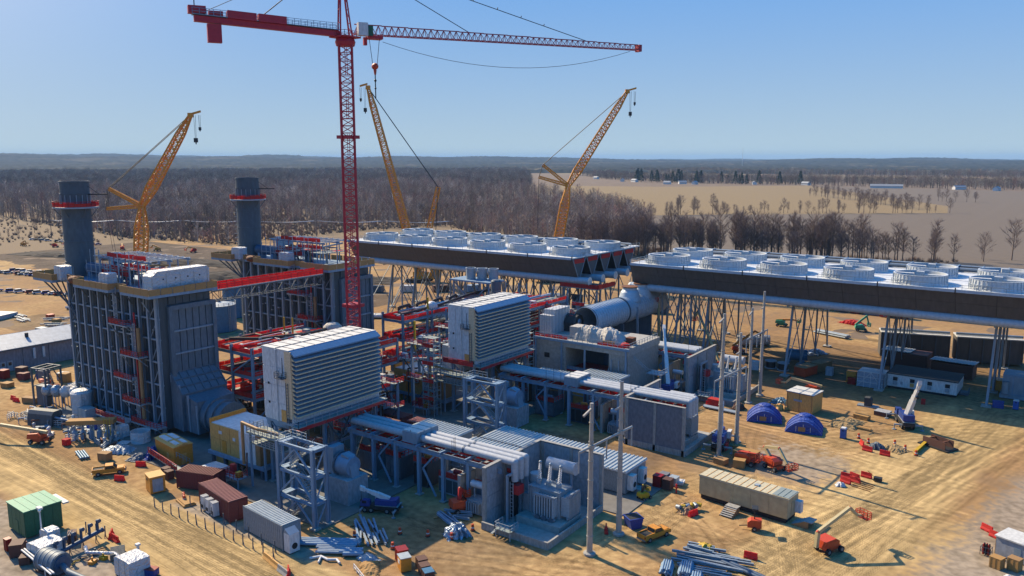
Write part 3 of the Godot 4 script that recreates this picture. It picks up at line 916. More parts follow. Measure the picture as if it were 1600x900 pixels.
# ---------------------------------------------------------------- heat recovery boilers
func boiler(z0: float, first: bool) -> void:
	var which := "left" if first else "far"
	var o := thing("heat_recovery_boiler", "tall ribbed dark blue-grey boiler casing, " + ("the nearer one at the left" if first else "the farther one behind the red tower crane"), "boiler", V(0, 0, z0), 0, "pair of boilers")
	var x0 := -197.0
	var x1 := -160.0
	var D := 13.5
	part(o, "casing", b().box(x0 + 1, x1 - 1, 1.5, 30.5, -D + 0.8, -1.2), M.casing)
	# front columns and the girts between them
	var col := b().ibeam(V(0, 0.1, 0), V(0, 31, 0), 0.55, 0.55).mesh()
	var spots := []
	for i in 12: spots.append(V(x0 + 0.4 + i * 3.32, 0, -0.55))
	pieces(o, "column", col, M.casing_rib, spots)
	var thin := b().bar(V(0, 1.5, 0), V(0, 30.5, 0), 0.22, 0.3).mesh()
	spots = []
	for i in 11:
		for f in [0.33, 0.66]: spots.append(V(x0 + 0.4 + (i + f) * 3.32, 0, -1.05))
	pieces(o, "stiffener", thin, M.casing, spots)
	for y in [2.2, 6.5, 11.5, 16.5, 21.5, 26.0]:
		part(o, "girt", b().box(x0, x1 + 0.2, y - 0.16, y + 0.16, -1.05, -0.62), M.casing_rib)
	for i in 11:
		for y in [2.2, 6.5, 11.5, 16.5, 21.5, 26.0]:
			if i in [0, 10] or (i == 3 and y < 7):
				part(o, "brace", b().bar(V(x0 + .4 + i * 3.32, y, -0.8), V(x0 + .4 + (i + 1) * 3.32, minf(y + 5, 30), -0.8), 0.18), M.casing_rib)
	for s in 30:
		var y := R.randf_range(3, 29)
		var x := R.randf_range(x0 + 1, x1 - 2)
		part(o, "clip", b().box(x, x + R.randf_range(.3, .9), y, y + .25, -0.9, -0.5), M.steel_pale)
	for y in [5.0, 10.0, 15.0, 20.0, 25.0]:
		part(o, "bracket", b().box(x0 - 1.6, x0 + 1.0, y, y + .2, -1.4, -0.9), M.steel_pale)
	# left end
	for k in 5: part(o, "end_column", b().ibeam(V(x0, 0, -1 - k * 2.9), V(x0, 31, -1 - k * 2.9), 0.5, 0.5), M.casing_rib)
	# right end: framed grid of casing panels
	part(o, "end_column", b().ibeam(V(x1 - .2, 0.1, -0.6), V(x1 - .2, 31, -0.6), 0.7, 0.7), M.casing_rib)
	part(o, "end_frame", b().bar(V(x1 + .55, 4, -3.2), V(x1 + .55, 28.6, -3.2), 0.9, 0.9).bar(V(x1 + .55, 4, -D - .3), V(x1 + .55, 28.6, -D - .3), 0.9, 0.9).bar(V(x1 + .55, 28.2, -3.2), V(x1 + .55, 28.2, -D - .3), 1.0, 1.0), M.casing_panel)
	part(o, "recess", b().box(x1 - 1.5, x1, 1.5, 30.5, -D, -0.9), M.casing)
	var pw := (D - 3.6) / 6.0
	for r in 5:
		var ya := 3.0 + r * 5.0
		for c in 6:
			var za := -3.7 - c * pw
			part(o, "casing_panel", b().box(x1 + .05, x1 + .4 + R.randf() * 0.05, ya + .12, ya + 4.86, za - pw + .1, za - .1), M.casing_panel)
		part(o, "girt", b().bar(V(x1 + .55, ya, -3.4), V(x1 + .55, ya, -D), 0.5, 0.34), M.casing_rib)
	for k in 6: part(o, "casing_panel", b().box(x1 + .02, x1 + .3, 29.0, 30.6, -3.2 - k * 1.7 - 1.6, -3.2 - k * 1.7), M.casing)
	# inlet duct: sloping hood, steps and the round expansion
	if first:
		var hood := b().prism([Vector2(x1 + .4, 2.0), Vector2(x1 + 4.2, 1.6), Vector2(x1 + 4.2, 9.6), Vector2(x1 + .4, 13.8)], -D - .2, -2.4)
		part(o, "inlet_hood", hood, M.casing_panel)
		for k in 7:
			var z := -2.6 - k * 1.85
			part(o, "hood_rib", b().bar(V(x1 + .4, 13.95, z), V(x1 + 4.25, 9.75, z), 0.2, 0.3), M.casing_panel)
		for y in [0.0, 0.33, 0.66, 1.0]:
			part(o, "hood_rib", b().bar(V(x1 + .4 + 3.8 * y, 13.95 - 4.2 * y, -2.4), V(x1 + .4 + 3.8 * y, 13.95 - 4.2 * y, -D - .2), 0.3, 0.2), M.casing_panel)
		part(o, "inlet_duct", b().prism([Vector2(x1 + 4.2, 1.7), Vector2(x1 + 8.4, 1.5), Vector2(x1 + 8.4, 8.6), Vector2(x1 + 4.2, 9.4)], -D + 1.0, -3.2), M.casing_panel)
		for k in 4:
			part(o, "hood_rib", b().bar(V(x1 + .5 + k * 2.6, 1.6, -2.9 - k * .15), V(x1 + .5 + k * 2.6, 13.6 - k * 1.9, -2.5 - k * .2), 0.35, 0.3), M.casing_rib)
		var ring := b()
		for k in 3:
			ring.tube(V(x1 + 8.4 + k * 2.2, 5.2, -7.2), V(x1 + 10.3 + k * 2.2, 5.2, -7.2), 3.7 - k * 0.15, 3.6 - k * .15, 28)
			ring.tube(V(x1 + 10.3 + k * 2.2, 5.2, -7.2), V(x1 + 10.6 + k * 2.2, 5.2, -7.2), 4.0 - k * 0.15, -1, 28)
		part(o, "exhaust_ring", ring, M.casing_panel)
		part(o, "ring_support", b().box(x1 + 9, x1 + 14, .1, 1.6, -9, -5.4), M.steel)
	# roof deck with boarded edge, set forward in steps
	var pts := [Vector2(x0 - 11, 2.2), Vector2(x0 - 1.5, 2.2), Vector2(x0 - 1.5, -0.2), Vector2(x0 + 8.5, -0.2), Vector2(x0 + 8.5, 2.4), Vector2(x0 + 23.5, 2.4), Vector2(x0 + 23.5, 0.4), Vector2(x0 + 27.5, 0.4), Vector2(x0 + 27.5, 2.0), Vector2(x1 + 1.6, 2.0), Vector2(x1 + 1.6, -D - 1), Vector2(x0 - 11, -D - 1)]
	part(o, "roof_deck", b().prism(pts, 30.9, 31.5, true), M.steel)
	for i in pts.size():
		var a: Vector2 = pts[i]
		var c: Vector2 = pts[(i + 1) % pts.size()]
		if i == 8:
			var k2 := 4
		var k := int(maxf(1, a.distance_to(c) / 2.4))
		var nn := (c - a).orthogonal().normalized()
		for j in k:
			var p := a.lerp(c, float(j) / k + .004)
			var q := a.lerp(c, (j + 1.0) / k - .004)
			var h := 1.35 + R.randf() * .12
			part(o, "edge_board", b().obox(V((p.x + q.x) / 2, 31.5 + h / 2, (p.y + q.y) / 2), V((q.x - p.x) / 2, 0, (q.y - p.y) / 2), V(0, h / 2, 0), V(nn.x * .05, 0, nn.y * .05)), M.plywood)
	for k in 4: part(o, "deck_brace", b().bar(V(x0 - 10 + k * 2.2, 30.9, 0.6 - k * 0.5), V(x0 + .5 + k * 1.0, 25.5 - k, -0.4), 0.25), M.steel_dark)
	for k in 6: part(o, "deck_brace", b().bar(V(x0 + 10 + k * 4.8, 30.9, 1.6), V(x0 + 8.5 + k * 4.8, 28.6, -0.4), 0.2), M.steel_dark)
	for sx in [-1, 1]: part(o, "deck_brace", b().bar(V(x1 - 3.5 - sx, 30.8, .8), V(x1 - 3.5 + sx, 27.5, -.3), .22), M.casing_rib)
	# landings down the front, each with red rails, and the ladders that join them
	var lx := [-174.5, -170.5, -174.0, -171.0, -168.0]
	var ly := [24.0, 17.5, 12.0, 7.0, 2.6]
	for i in 5:
		var x: float = lx[i]
		var y: float = ly[i]
		var w := 6.2 if i != 4 else 9.0
		var l := part(o, "landing", b().box(x - 1, x + w, y - .25, y, -0.5, 1.9), M.galvanised)
		part(l, "railing", b().rail([V(x - 1, y, -0.4), V(x - 1, y, 1.8), V(x + w, y, 1.8), V(x + w, y, -.4)], 1.2, 1.2, .1, 3), M.red)
		part(l, "safety_netting", b().net([V(x - 1, y + .1, 1.75), V(x + w * .5, y + .1, 1.75)], 0.9, R), M.net_red)
		part(o, "landing_brace", b().bar(V(x - .5, y - .2, 1.7), V(x - 1.4, y - 3.4, -.5), .18).bar(V(x + w - .5, y - .2, 1.7), V(x + w - .5, y - 2.4, -.5), .18), M.casing_rib)
		var up: float = 31.2 if i == 0 else ly[i - 1]
		part(o, "caged_ladder", b().ladder(V(x + 1.2 + (i % 2) * 2.6, y, 1.0), V(x + 1.2 + (i % 2) * 2.6, up + .8, 1.0), Vector3.RIGHT, V(0, 0, 1), true, 1.7), M.galvanised)
	part(o, "standpipe", b().tube(V(-165.6, 3.5, 0.7), V(-165.6, 23.8, 0.7), .42, .42, 8), M.copper)
	part(o, "downcomer", b().tube(V(-167.2, 2.5, 0.5), V(-167.2, 27, 0.5), .2, .2, 6), M.red)
	if first:
		part(o, "walkway", b().box(-182, -170, 1.9, 2.15, 0.2, 3.0), M.galvanised)
		part(o, "walkway_railing", b().rail([V(-182, 2.1, 2.9), V(-170, 2.1, 2.9)], 1.2, 1.4, .1, 3).net([V(-182, 2.2, 2.85), V(-170, 2.2, 2.85)], .9, R), M.red)
	# what stands on the roof
	var y0 := 31.5
	var on := "left boiler" if first else "far boiler"
	var zc := z0 - D / 2
	var drum := thing("steam_drum", "dark blue steam drum with rounded ends on the " + on + " roof", "tank", V(-193, y0 + 2.2, z0 - 6.5))
	part(drum, "shell", b().tube(V(-4.5, 0, 0), V(4.5, 0, 0), 1.4, -1, 16, false).ball(V(-4.5, 0, 0), 1.4, 12, 6, V(.6, 1, 1)).ball(V(4.5, 0, 0), 1.4, 12, 6, V(.6, 1, 1)), M.pipe_blue)
	for s in [-3, 3]: part(drum, "saddle", b().box(s - .4, s + .4, -2.2, -0.8, -1.2, 1.2), M.steel)
	drum = thing("silencer", "lying blue-grey silencer drum across the middle of the " + on + " roof", "tank", V(-183, y0 + 2.6, z0 - 9.5))
	part(drum, "shell", b().tube(V(-5.5, 0, 0), V(6, 0, 0), 1.3, -1, 14).tube(V(6, 0, 0), V(6.8, 0, 0), 1.5, -1, 14), M.pipe_blue)
	part(drum, "saddle", b().box(-4, -3, -2.6, -0.8, -1, 1).box(3, 4, -2.6, -.8, -1, 1), M.steel)
	wrapped_box("white shrink-wrapped crate at the left end of the " + on + " roof", V(-198.0, y0, z0 - 0.2), V(3.6, 3.4, 2.6))
	wrapped_box("white shrink-wrapped crate by the boarded edge of the " + on + " roof", V(-176.5, y0, z0 + 0.6), V(3.4, 3.5, 2.4))
	solo("pipe_stack", "heap of rusty brown pipe spools on the " + on + " roof", "pipes", b().ball(V(0, .5, 0), 1.6, 8, 4, V(1.2, .6, .8)).tube(V(-2, .8, -.5), V(2, 1.2, .6), .3).tube(V(-1.8, 1.5, .4), V(1.8, .6, -.4), .25), M.rust, V(-192, y0, z0 + 0.4))
	if first:
		var shed := thing("scaffold_enclosure", "long white plastic-wrapped scaffold enclosure on the left boiler roof corner", "enclosure", V(-161.4, y0, z0 - 6.6), 90)
		var wy := 4.4
		part(shed, "wrapping", b().prism([Vector2(-6.8, 0.1), Vector2(6.8, 0.1), Vector2(6.9, wy), Vector2(6.4, wy + .5), Vector2(-5.6, wy + .4), Vector2(-6.8, wy - .6)], -1.7, 1.7), M.wrap)
		for k in 5: part(shed, "band", b().box(-6.9 + k * 3.3, -6.8 + k * 3.3, .1, wy - .3, 1.68, 1.78), M.tarp_white)
		for k in 4: part(shed, "vent_hole", b().box(-4.4 + k * 2.9, -4.1 + k * 2.9, 2.9, 3.2, 1.66, 1.77), M.dark)
	# steel skeleton with red nets
	var fr := thing("roof_steelwork", "galvanised roof steel skeleton hung with red nets on the " + on, "steelwork", V(0, y0, z0))
	for k in 6:
		for zz in [-3.0, -8.0, -12.5]: part(fr, "post", b().bar(V(-186 + k * 4.0, 0, zz), V(-186 + k * 4.0, 6.2, zz), .22), M.steel)
	for k in 10: part(fr, "roof_joist", b().bar(V(-186.5 + k * 2.3, 6.3, -1.8), V(-186.5 + k * 2.3, 6.3, -13), .13, .16), M.white)
	for k in 9:
		var rx := -186 + R.randf() * 18
		var rz := -4 - R.randf() * 7
		part(fr, "red_sheet", b().box(rx - 1.2, rx + 1.2, 3.36 + k * .004, 3.42 + k * .004, rz - 1.5, rz + 1.5), M.net_red)
	for zz in [-3.0, -8.0, -12.5]: part(fr, "beam", b().ibeam(V(-187, 6.0, zz), V(-165, 6.0, zz), .3, .45), M.steel)
	part(fr, "grating", b().box(-186, -177, 3.2, 3.35, -12.5, -3), M.grating)
	part(fr, "grating", b().box(-171, -166, 3.2, 3.35, -12.5, -3), M.grating)
	for k in 14: part(fr, "scaffold_pole", b().bar(V(-187 + k * 1.6, 0, -2.4), V(-187 + k * 1.6, R.randf_range(5, 8.4), -2.4), .1).bar(V(-187 + k * 1.6, 4.4 + (k % 3), -2.4), V(-185.4 + k * 1.6, 4.4 + (k % 3), -2.4), .09), [M.white, M.galvanised, M.red][k % 3])
	part(fr, "railing", b().rail([V(-186, 3.3, -3), V(-166, 3.3, -3), V(-166, 3.3, -12.5)], 1.2, 1.6, .08, 2), M.galvanised)
	for q in [[-184, -177, 3.5], [-176, -166.5, 4.4], [-183, -167, 6.3], [-186, -174, 2.2]]:
		part(fr, "safety_netting", b().net([V(q[0], q[2], -3.1), V(q[1], q[2], -3.1)], 1.0, R), M.net_red)
	for k in 8:
		var px := -186 + R.randf() * 20
		part(fr, "pipe", b().path([V(px, .2, -R.randf_range(2.5, 8)), V(px, R.randf_range(2, 5), -5), V(px + R.randf_range(-3, 3), R.randf_range(2, 5.5), -12)], R.randf_range(.12, .3)), [M.pipe_blue, M.steel_pale, M.copper, M.steel][k % 4])
	for k in 5:
		part(fr, "scaffold_pole", b().bar(V(-190 + k * 2.0, 0, -1.8), V(-190 + k * 2.0, R.randf_range(4, 8), -1.8), .09).bar(V(-190 + k * 2, 2.6, -1.8), V(-188 + k * 2, 2.6, -1.8), .09).bar(V(-190 + k * 2, 4.2, -1.8), V(-188 + k * 2, 4.2, -1.8), .09), M.galvanised)
	solo("white_sheeting", "draped white and pink sheeting on the scaffold behind the " + on + " drum", "tarpaulin", b().prism([Vector2(-3, 0), Vector2(3.2, -1.5), Vector2(3, 1.8), Vector2(0, 3.2), Vector2(-3, 3.0)], -.2, .2), M.wrap, V(-190, y0 + 3.0, z0 - 9.8), 8)

func wrapped_box(label: String, at: Vector3, s: Vector3) -> void:
	var m := b()
	var h := s.x / 2
	var d := s.z / 2
	m.prism([Vector2(-h, 0.05), Vector2(h, 0.05), Vector2(h * .96, s.y * .95), Vector2(h * .5, s.y), Vector2(-h * .7, s.y * .98), Vector2(-h * .98, s.y * .9)], -d, d)
	var o := thing("wrapped_crate", label, "crate", at, R.randf_range(-5, 5))
	part(o, "wrapping", m, M.wrap)
	part(o, "strap", b().box(-h * .4, -h * .36, .1, s.y * .96, d, d + .04).box(h * .4, h * .44, .1, s.y * .96, d, d + .04), M.tarp_white)

func stack(x: float, z: float, top: float, label: String) -> void:
	var o := thing("exhaust_stack", label, "chimney", V(x, 0, z), 0, "exhaust stacks")
	var r := 3.25
	part(o, "shaft", b().lathe(Vector3.ZERO, [Vector2(r, 0), Vector2(r, top), Vector2(r - .25, top), Vector2(r - .25, top - 6)], 32), M.stack)
	for y in [30.0, 35.0, 40.0, 45.0, top - 3.0, top - .25]:
		part(o, "stiffener_ring", b().lathe(V(0, y, 0), [Vector2(r, -.12), Vector2(r + .16, -.12), Vector2(r + .16, .12), Vector2(r, .12)], 32), M.stack)
	for i in 32:
		var a := TAU * i / 32
		if i % 2 == 0: part(o, "lug", b().bar(V(cos(a), 0, sin(a)) * (r + .1) + V(0, top - 5.6, 0), V(cos(a), 0, sin(a)) * (r + .1) + V(0, top - 3.3, 0), .14), M.steel_pale)
		if i % 5 == 0: part(o, "lug", b().bar(V(cos(a), 0, sin(a)) * (r + .1) + V(0, 31, 0), V(cos(a), 0, sin(a)) * (r + .1) + V(0, 34, 0), .14), M.steel_pale)
	part(o, "platform", b().lathe(V(0, top - 6.5, 0), [Vector2(r, 0), Vector2(r + 1.8, 0), Vector2(r + 1.8, .35), Vector2(r, .35)], 24), M.galvanised)
	var pts := []
	for i in 25: pts.append(V(cos(TAU * i / 24.0), 0, sin(TAU * i / 24.0)) * (r + 1.75) + V(0, top - 6.1, 0))
	part(o, "railing", b().rail(pts, 1.2, 1.2, .1, 3), M.red)
	part(o, "safety_netting", b().net(pts, 1.0, R), M.net_red)
	for i in 6:
		var d := V(cos(TAU * i / 6.0), 0, sin(TAU * i / 6.0))
		part(o, "bracket", b().bar(d * (r + 1.6) + V(0, top - 6.5, 0), d * r + V(0, top - 8.6, 0), .2), M.steel_dark)
	var dv := V(.82, 0, -.57)
	part(o, "davit_arm", b().bar(dv * r + V(0, top - 3.2, 0), dv * (r + 4.6) + V(0, top - 3.2, 0), .28).bar(dv * r + V(0, top - 1.2, 0), dv * (r + 2.6) + V(0, top - 3.1, 0), .1), M.black)
	var ld := V(-.82, 0, .57)
	part(o, "caged_ladder", b().ladder(ld * (r + .3) + V(0, 28, 0), ld * (r + .3) + V(0, top - 5.5, 0), V(.57, 0, .82), ld), M.galvanised)

func make_hrsgs() -> void:
	boiler(-94.5, true)
	boiler(-143.8, false)
	stack(-202.0, -101.0, 54.5, "round blue-grey steel exhaust stack with red railed platform, left one")
	stack(-201.5, -150.5, 54.4, "round blue-grey steel exhaust stack with red railed platform, farther right one")
	# netted footbridge between the two boilers
	var o := thing("link_bridge", "long red-netted truss footbridge between the two boiler roofs", "footbridge", V(-161.5, 30.4, 0))
	var za := -108.5
	var zb := -141.2
	part(o, "deck", b().box(-1.6, 1.6, 0, .25, zb, za), M.galvanised)
	part(o, "truss", b().lattice(V(0, -1.4, za), V(0, -1.4, zb), 2.4, 2.4, 16, .17, .11), M.steel_dark)
	for s in [-1.55, 1.55]:
		part(o, "railing", b().rail([V(s, .25, za), V(s, .25, zb)], 1.3, 2.0, .1, 3), M.red)
		part(o, "safety_netting", b().net([V(s, .3, za), V(s, .3, zb)], 1.25, R), M.net_red)
	part(o, "deck_cover", b().box(-1.4, 1.4, .26, .3, zb, za), M.net_red)

# ---------------------------------------------------------------- steel racks
func frame(o: Node3D, xs: Array, zs: Array, ys: Array, cw := 0.45, top_over := 1.0) -> void:
	var top: float = ys[-1]
	var colm := b().ibeam(V(0, 0.1, 0), V(0, top + top_over, 0), cw, cw).mesh()
	for x in xs:
		for z in zs: part(o, "column", colm, M.steel).position = V(x, 0, z)
	for y in ys:
		for x in xs:
			for i in zs.size() - 1: part(o, "beam", b().ibeam(V(x, y - .35, zs[i] + .25 * signf(zs[i + 1] - zs[i])), V(x, y - .35, zs[i + 1] - .25 * signf(zs[i + 1] - zs[i])), .3, .6), M.steel)
		for z in zs:
			for i in xs.size() - 1: part(o, "beam", b().ibeam(V(xs[i] + .25 * signf(xs[i + 1] - xs[i]), y - .35, z), V(xs[i + 1] - .25 * signf(xs[i + 1] - xs[i]), y - .35, z), .3, .6), M.steel)

func rack_fill(o: Node3D, x0: float, x1: float, z0: float, z1: float, ys: Array, n: int) -> void:
	var dir := signf(z1 - z0)
	for li in ys.size():
		var y: float = ys[li]
		part(o, "grating", b().box(x0, x1, y, y + .06, minf(z0, z1), maxf(z0, z1)), M.grating)
		part(o, "railing", b().rail([V(x1, y, z0), V(x1, y, z1)], 1.15, 2.0, .08, 2).rail([V(x0, y, z0), V(x0, y, z1)], 1.15, 2.0, .08, 2), M.steel_pale)
		part(o, "safety_netting", b().net([V(x1 + .05, y + .1, z0), V(x1 + .05, y + .1, z1)], 1.05, R), M.net_red)
		part(o, "safety_netting", b().net([V(x0 + .05, y + .1, z0), V(x0 + .05, y + .1, z1)], 1.05, R), M.net_red)
		part(o, "safety_netting", b().net([V(x0, y + .1, z0), V(x1, y + .1, z0)], 1.05, R), M.net_red)
		if x1 - x0 > 8: part(o, "safety_netting", b().net([V((x0 + x1) / 2, y + .1, z0), V((x0 + x1) / 2 + 2, y + .1, z1)], 1.05, R), M.net_red)
		for k in n * 2:
			var sx := R.randf_range(.6, 1.8)
			var sz := R.randf_range(.8, 2.6)
			var qx := R.randf_range(x0 + sx, x1 - sx)
			var qz := R.randf_range(minf(z0, z1) + sz, maxf(z0, z1) - sz)
			part(o, "red_sheet", b().box(qx - sx, qx + sx, y + .065 + k * .002, y + .1 + k * .002, qz - sz, qz + sz), M.net_red)
		for k in (n if li < ys.size() - 1 else n / 2):
			var x := R.randf_range(x0 + .8, x1 - .8)
			var r: float = [.12, .16, .22, .32][R.randi() % 4]
			var za := R.randf_range(z0, lerpf(z0, z1, .4))
			var zb := R.randf_range(lerpf(z0, z1, .5), z1)
			var yy := y + r + .25 + (R.randf() * 1.0)
			var m: Material = [M.pipe_brown, M.steel_dark, M.steel, M.steel_pale, M.rust, M.white][R.randi() % 6]
			var x2 := clampf(x + R.randf_range(-3, 3), x0 + .5, x1 - .5)
			if R.randf() < .5: part(o, "pipe", b().tube(V(x, yy, za), V(x, yy, zb), r, -1, 7), m)
			else: part(o, "pipe", b().path([V(x, yy, za), V(x, yy, (za + zb) / 2), V(x2, yy, (za + zb) / 2), V(x2, yy, zb)], r, 7), m)
		for k in n:
			var z := R.randf_range(minf(z0, z1) + .5, maxf(z0, z1) - .5)
			var w := R.randf_range(.3, .9)
			var x := R.randf_range(x0 + 1, x1 - 1)
			var h := R.randf_range(.5, 1.6)
			part(o, ["valve_box", "junction_box", "pallet_load", "equipment_cover"][k % 4], b().box(x - w, x + w, y + .07, y + h, z - w * .8, z + w * .8), [M.steel_dark, M.white, M.grating, M.net_red, M.tarp_white, M.steel_pale][R.randi() % 6])
		for k in n / 2:
			var z := R.randf_range(minf(z0, z1) + .5, maxf(z0, z1) - 3)
			var x := R.randf_range(x0 + 1, x1 - 2)
			part(o, "loose_netting", b().net([V(x, y + .05, z), V(x + R.randf_range(-1.5, 1.5), y + .05, z + R.randf_range(2, 5))], .8, R), M.net_red)

func make_racks() -> void:
	var o := thing("pipe_rack", "multi-level steel pipe rack with red nets between the left boiler and white filter house", "pipe rack")
	var ys := [5.6, 10.8, 16.0]
	frame(o, [-167.0, -159.5, -152.0], [-112.5, -120.5, -129.5, -140.5], ys, .55, 1.6)
	rack_fill(o, -167, -152, -112.5, -140.5, ys, 13)
	for q in [[-167, -159.5, -112.5, 5.6, 10.8], [-159.5, -152, -112.5, 10.8, 16]]: part(o, "brace", b().bar(V(q[0], q[3], q[2]), V(q[1], q[4] - .7, q[2]), .3), M.steel)
	part(o, "brace", b().bar(V(-152, .3, -112.5), V(-152, 5.2, -120.5), .3), M.steel)
	part(o, "brace", b().bar(V(-159.5, 5.2, -112.5), V(-152, .3, -112.5), .3), M.steel)
	for q in [[-163.5, -131], [-161, -131.6]]: part(o, "yellow_post", b().bar(V(q[0], 16, q[1]), V(q[0], 20.5, q[1]), .32), M.yellow)
	part(o, "header_pipe", b().path([V(-165, 17.5, -116), V(-160, 17.2, -121), V(-155, 17.4, -130), V(-155, 17.4, -140)], .42, 8), M.pipe_brown)
	solo("tarpaulin_cover", "pale tarpaulin draped over a valve on the rack before the far boiler", "tarpaulin", b().ball(V(0, 1.2, 0), 2.2, 9, 5, V(1.2, .8, .9)).box(-2.2, 2.2, 0, 1.4, -1.6, 1.6), M.tarp_white, V(-154.5, 16.1, -139), 20)
	o = thing("pipe_rack", "long three-level steel pipe rack draped in red nets running past the far boiler", "pipe rack")
	frame(o, [-158.5, -151.0], [-161.0, -171.0, -173.0, -183.5, -194.0, -207.0], ys, .55, 1.8)
	rack_fill(o, -158.5, -151, -161, -207, ys, 22)
	for k in 4: part(o, "elbow_pipe", b().path([V(-157 + k * .4, 16.3, -166 - k * 7), V(-157 + k * .4, 18.4, -166 - k * 7), V(-157, 18.6, -170 - k * 7), V(-157, 16.5, -172 - k * 7)], .45, 8), M.pipe_brown)
	part(o, "header_pipe", b().path([V(-153.5, 17.2, -163), V(-153.5, 17.6, -180), V(-155, 18.4, -196), V(-155, 18.4, -206)], .4, 8), M.pipe_brown)
	o = thing("pipe_rack", "lower steel rack with purple-red nets in the gap between the filter houses", "pipe rack")
	frame(o, [-150.0, -139.0], [-122.0, -132.0, -134.0, -146.0], [5.2, 9.8, 14.6], .5, 1.0)
	rack_fill(o, -150, -139, -122, -146, [5.2, 9.8, 14.6], 10)
	o = thing("pipe_rack", "steel rack with red nets behind the right filter house near the condenser duct", "pipe rack")
	frame(o, [-148.0, -136.0], [-176.0, -188.0, -200.0, -212.0], [6.0, 11.5, 16.5], .5, 1.0)
	rack_fill(o, -148, -136, -176, -212, [6.0, 11.5, 16.5], 13)
	o = thing("pipe_rack", "tall bare blue-grey steel frame between the netted racks and the exhaust duct", "steel frame")
	frame(o, [-134.0, -127.0], [-176.0, -186.0, -196.0, -207.0], [7.0, 13.0, 18.0], .5, .8)
	rack_fill(o, -134, -127, -176, -207, [7.0, 13.0, 18.0], 7)
	o = thing("pipe_rack", "low steel pipe rack with red nets at the foot of the nearer filter house", "pipe rack")
	frame(o, [-136.0, -127.0], [-113.5, -121.5, -131.0], [4.4, 8.6], .45, .8)
	rack_fill(o, -136, -127, -113.5, -131, [4.4, 8.6], 8)
	# single bents of structural steel that fill the core between the racks
	for i in 22:
		var z := lerpf(-113.0, -209.0, i / 21.0)
		var x := -126.0 - (i % 3) * 7.0 - (3.0 if z < -140 else 0.0)
		if i % 3 == 0 and z > -168 and z < -142: x = -141.0
		var h := [9.0, 13.0, 16.5, 11.0][i % 4] as float
		var f := thing("steel_bent", ["low", "high", "tallest", "middle-height"][i % 4] + " steel bent with red rails, " + ["front", "middle", "rear"][i % 3] + " line, " + ["at the near end", "behind the nearer filter house", "below the tower crane", "by the farther turbine enclosure", "behind the farther filter house", "near the duct mouth"][int(i / 3.8)] + "", "steel frame", V(x, .1, z), 0, "braced steel bents in the plant core")
		for q in [0.0, 5.2]: part(f, "column", b().ibeam(V(q, 0, 0), V(q, h + .8, 0), .45, .45), M.steel)
		for y in [h * .5, h]:
			part(f, "beam", b().ibeam(V(.2, y, 0), V(5.0, y, 0), .3, .5), M.steel)
			part(f, "platform", b().box(-.4, 5.6, y + .26, y + .36, -1.5, 1.5), M.grating)
			part(f, "railing", b().rail([V(-.4, y + .36, 1.5), V(5.6, y + .36, 1.5), V(5.6, y + .36, -1.5)], 1.1, 1.2, .09, 3), M.net_red)
		part(f, "brace", b().bar(V(.2, .3, 0), V(5.0, h * .5 - .3, 0), .22), M.steel_dark)
		part(f, "brace", b().bar(V(5.0, h * .5 + .3, 0), V(.2, h - .3, 0), .22), M.steel_dark)
		part(f, "riser_pipe", b().path([V(1.2 + i % 3, 0, .8), V(1.2 + i % 3, h * .8, .8), V(4.0, h * .8, -1.0), V(4.0, h + 1.6, -1.0)], .2, 7), [M.steel_pale, M.rust, M.white, M.pipe_brown][i % 4])
		part(f, "cabinet", b().box(2.0, 3.4, h + .37, h + 1.7, -1.0, .2), [M.white, M.steel_dark, M.tarp_white, M.pipe_blue][(i / 2) % 4])
	# pumps, skids and cabinets that stand under and between the racks
	var km := [M.steel_dark, M.casing_panel, M.wall_grey, M.steel, M.brown, M.tank_top, M.pipe_blue, M.gt_tan]
	var kn := ["dark grey", "blue-grey", "concrete grey", "steel blue", "brown", "pale grey", "dark blue", "tan"]
	var n := 0
	for q in [[-164, -113.8, -154, -139, 16, "under the netted rack by the left boiler"], [-149, -124, -139.5, -145, 10, "under the lower rack between the filter houses"], [-157.5, -163, -152, -205, 14, "under the long rack past the far boiler"], [-147, -178, -128, -210, 16, "under the racks behind the farther filter house"], [-137, -100, -124, -112, 8, "behind the nearer filter house"], [-150, -112, -138, -121, 8, "beside the left boiler's exhaust duct"]]:
		for i in int(q[4]):
			var ci := R.randi() % 8
			var w := R.randf_range(.8, 2.2)
			var d := R.randf_range(.7, 1.8)
			var h := R.randf_range(1.4, 4.6)
			var e := thing("plant_skid", kn[ci] + " " + ["pump skid", "cabinet", "valve skid", "tank skid"][i % 4] + " " + q[5], "machine", V(lerpf(q[0], q[2], R.randf()), .12, lerpf(q[1], q[3], (i + R.randf()) / q[4])), 0, "plant skids " + q[5])
			part(e, "base", b().box(-w - .2, w + .2, 0, .3, -d - .2, d + .2), M.concrete)
			if i % 4 == 3: part(e, "tank", b().lathe(V(0, .3, 0), [Vector2(d, 0), Vector2(d, h), Vector2(d * .6, h + .4), Vector2(.01, h + .5)], 14), km[ci])
			else: part(e, "body", b().box(-w, w, .3, h, -d, d), km[ci])
			part(e, "pipe", b().path([V(w, .8, 0), V(w + .7, .8, 0), V(w + .7, h + .8, 0), V(0, h + .8, 0)], .14, 6), [M.steel_pale, M.red, M.white, M.galvanised][i % 4])
			part(e, "railing", b().rail([V(-w, h, d), V(w, h, d), V(w, h, -d)], 1.0, 1.0, .07, 2), [M.red, M.galvanised][i % 2])
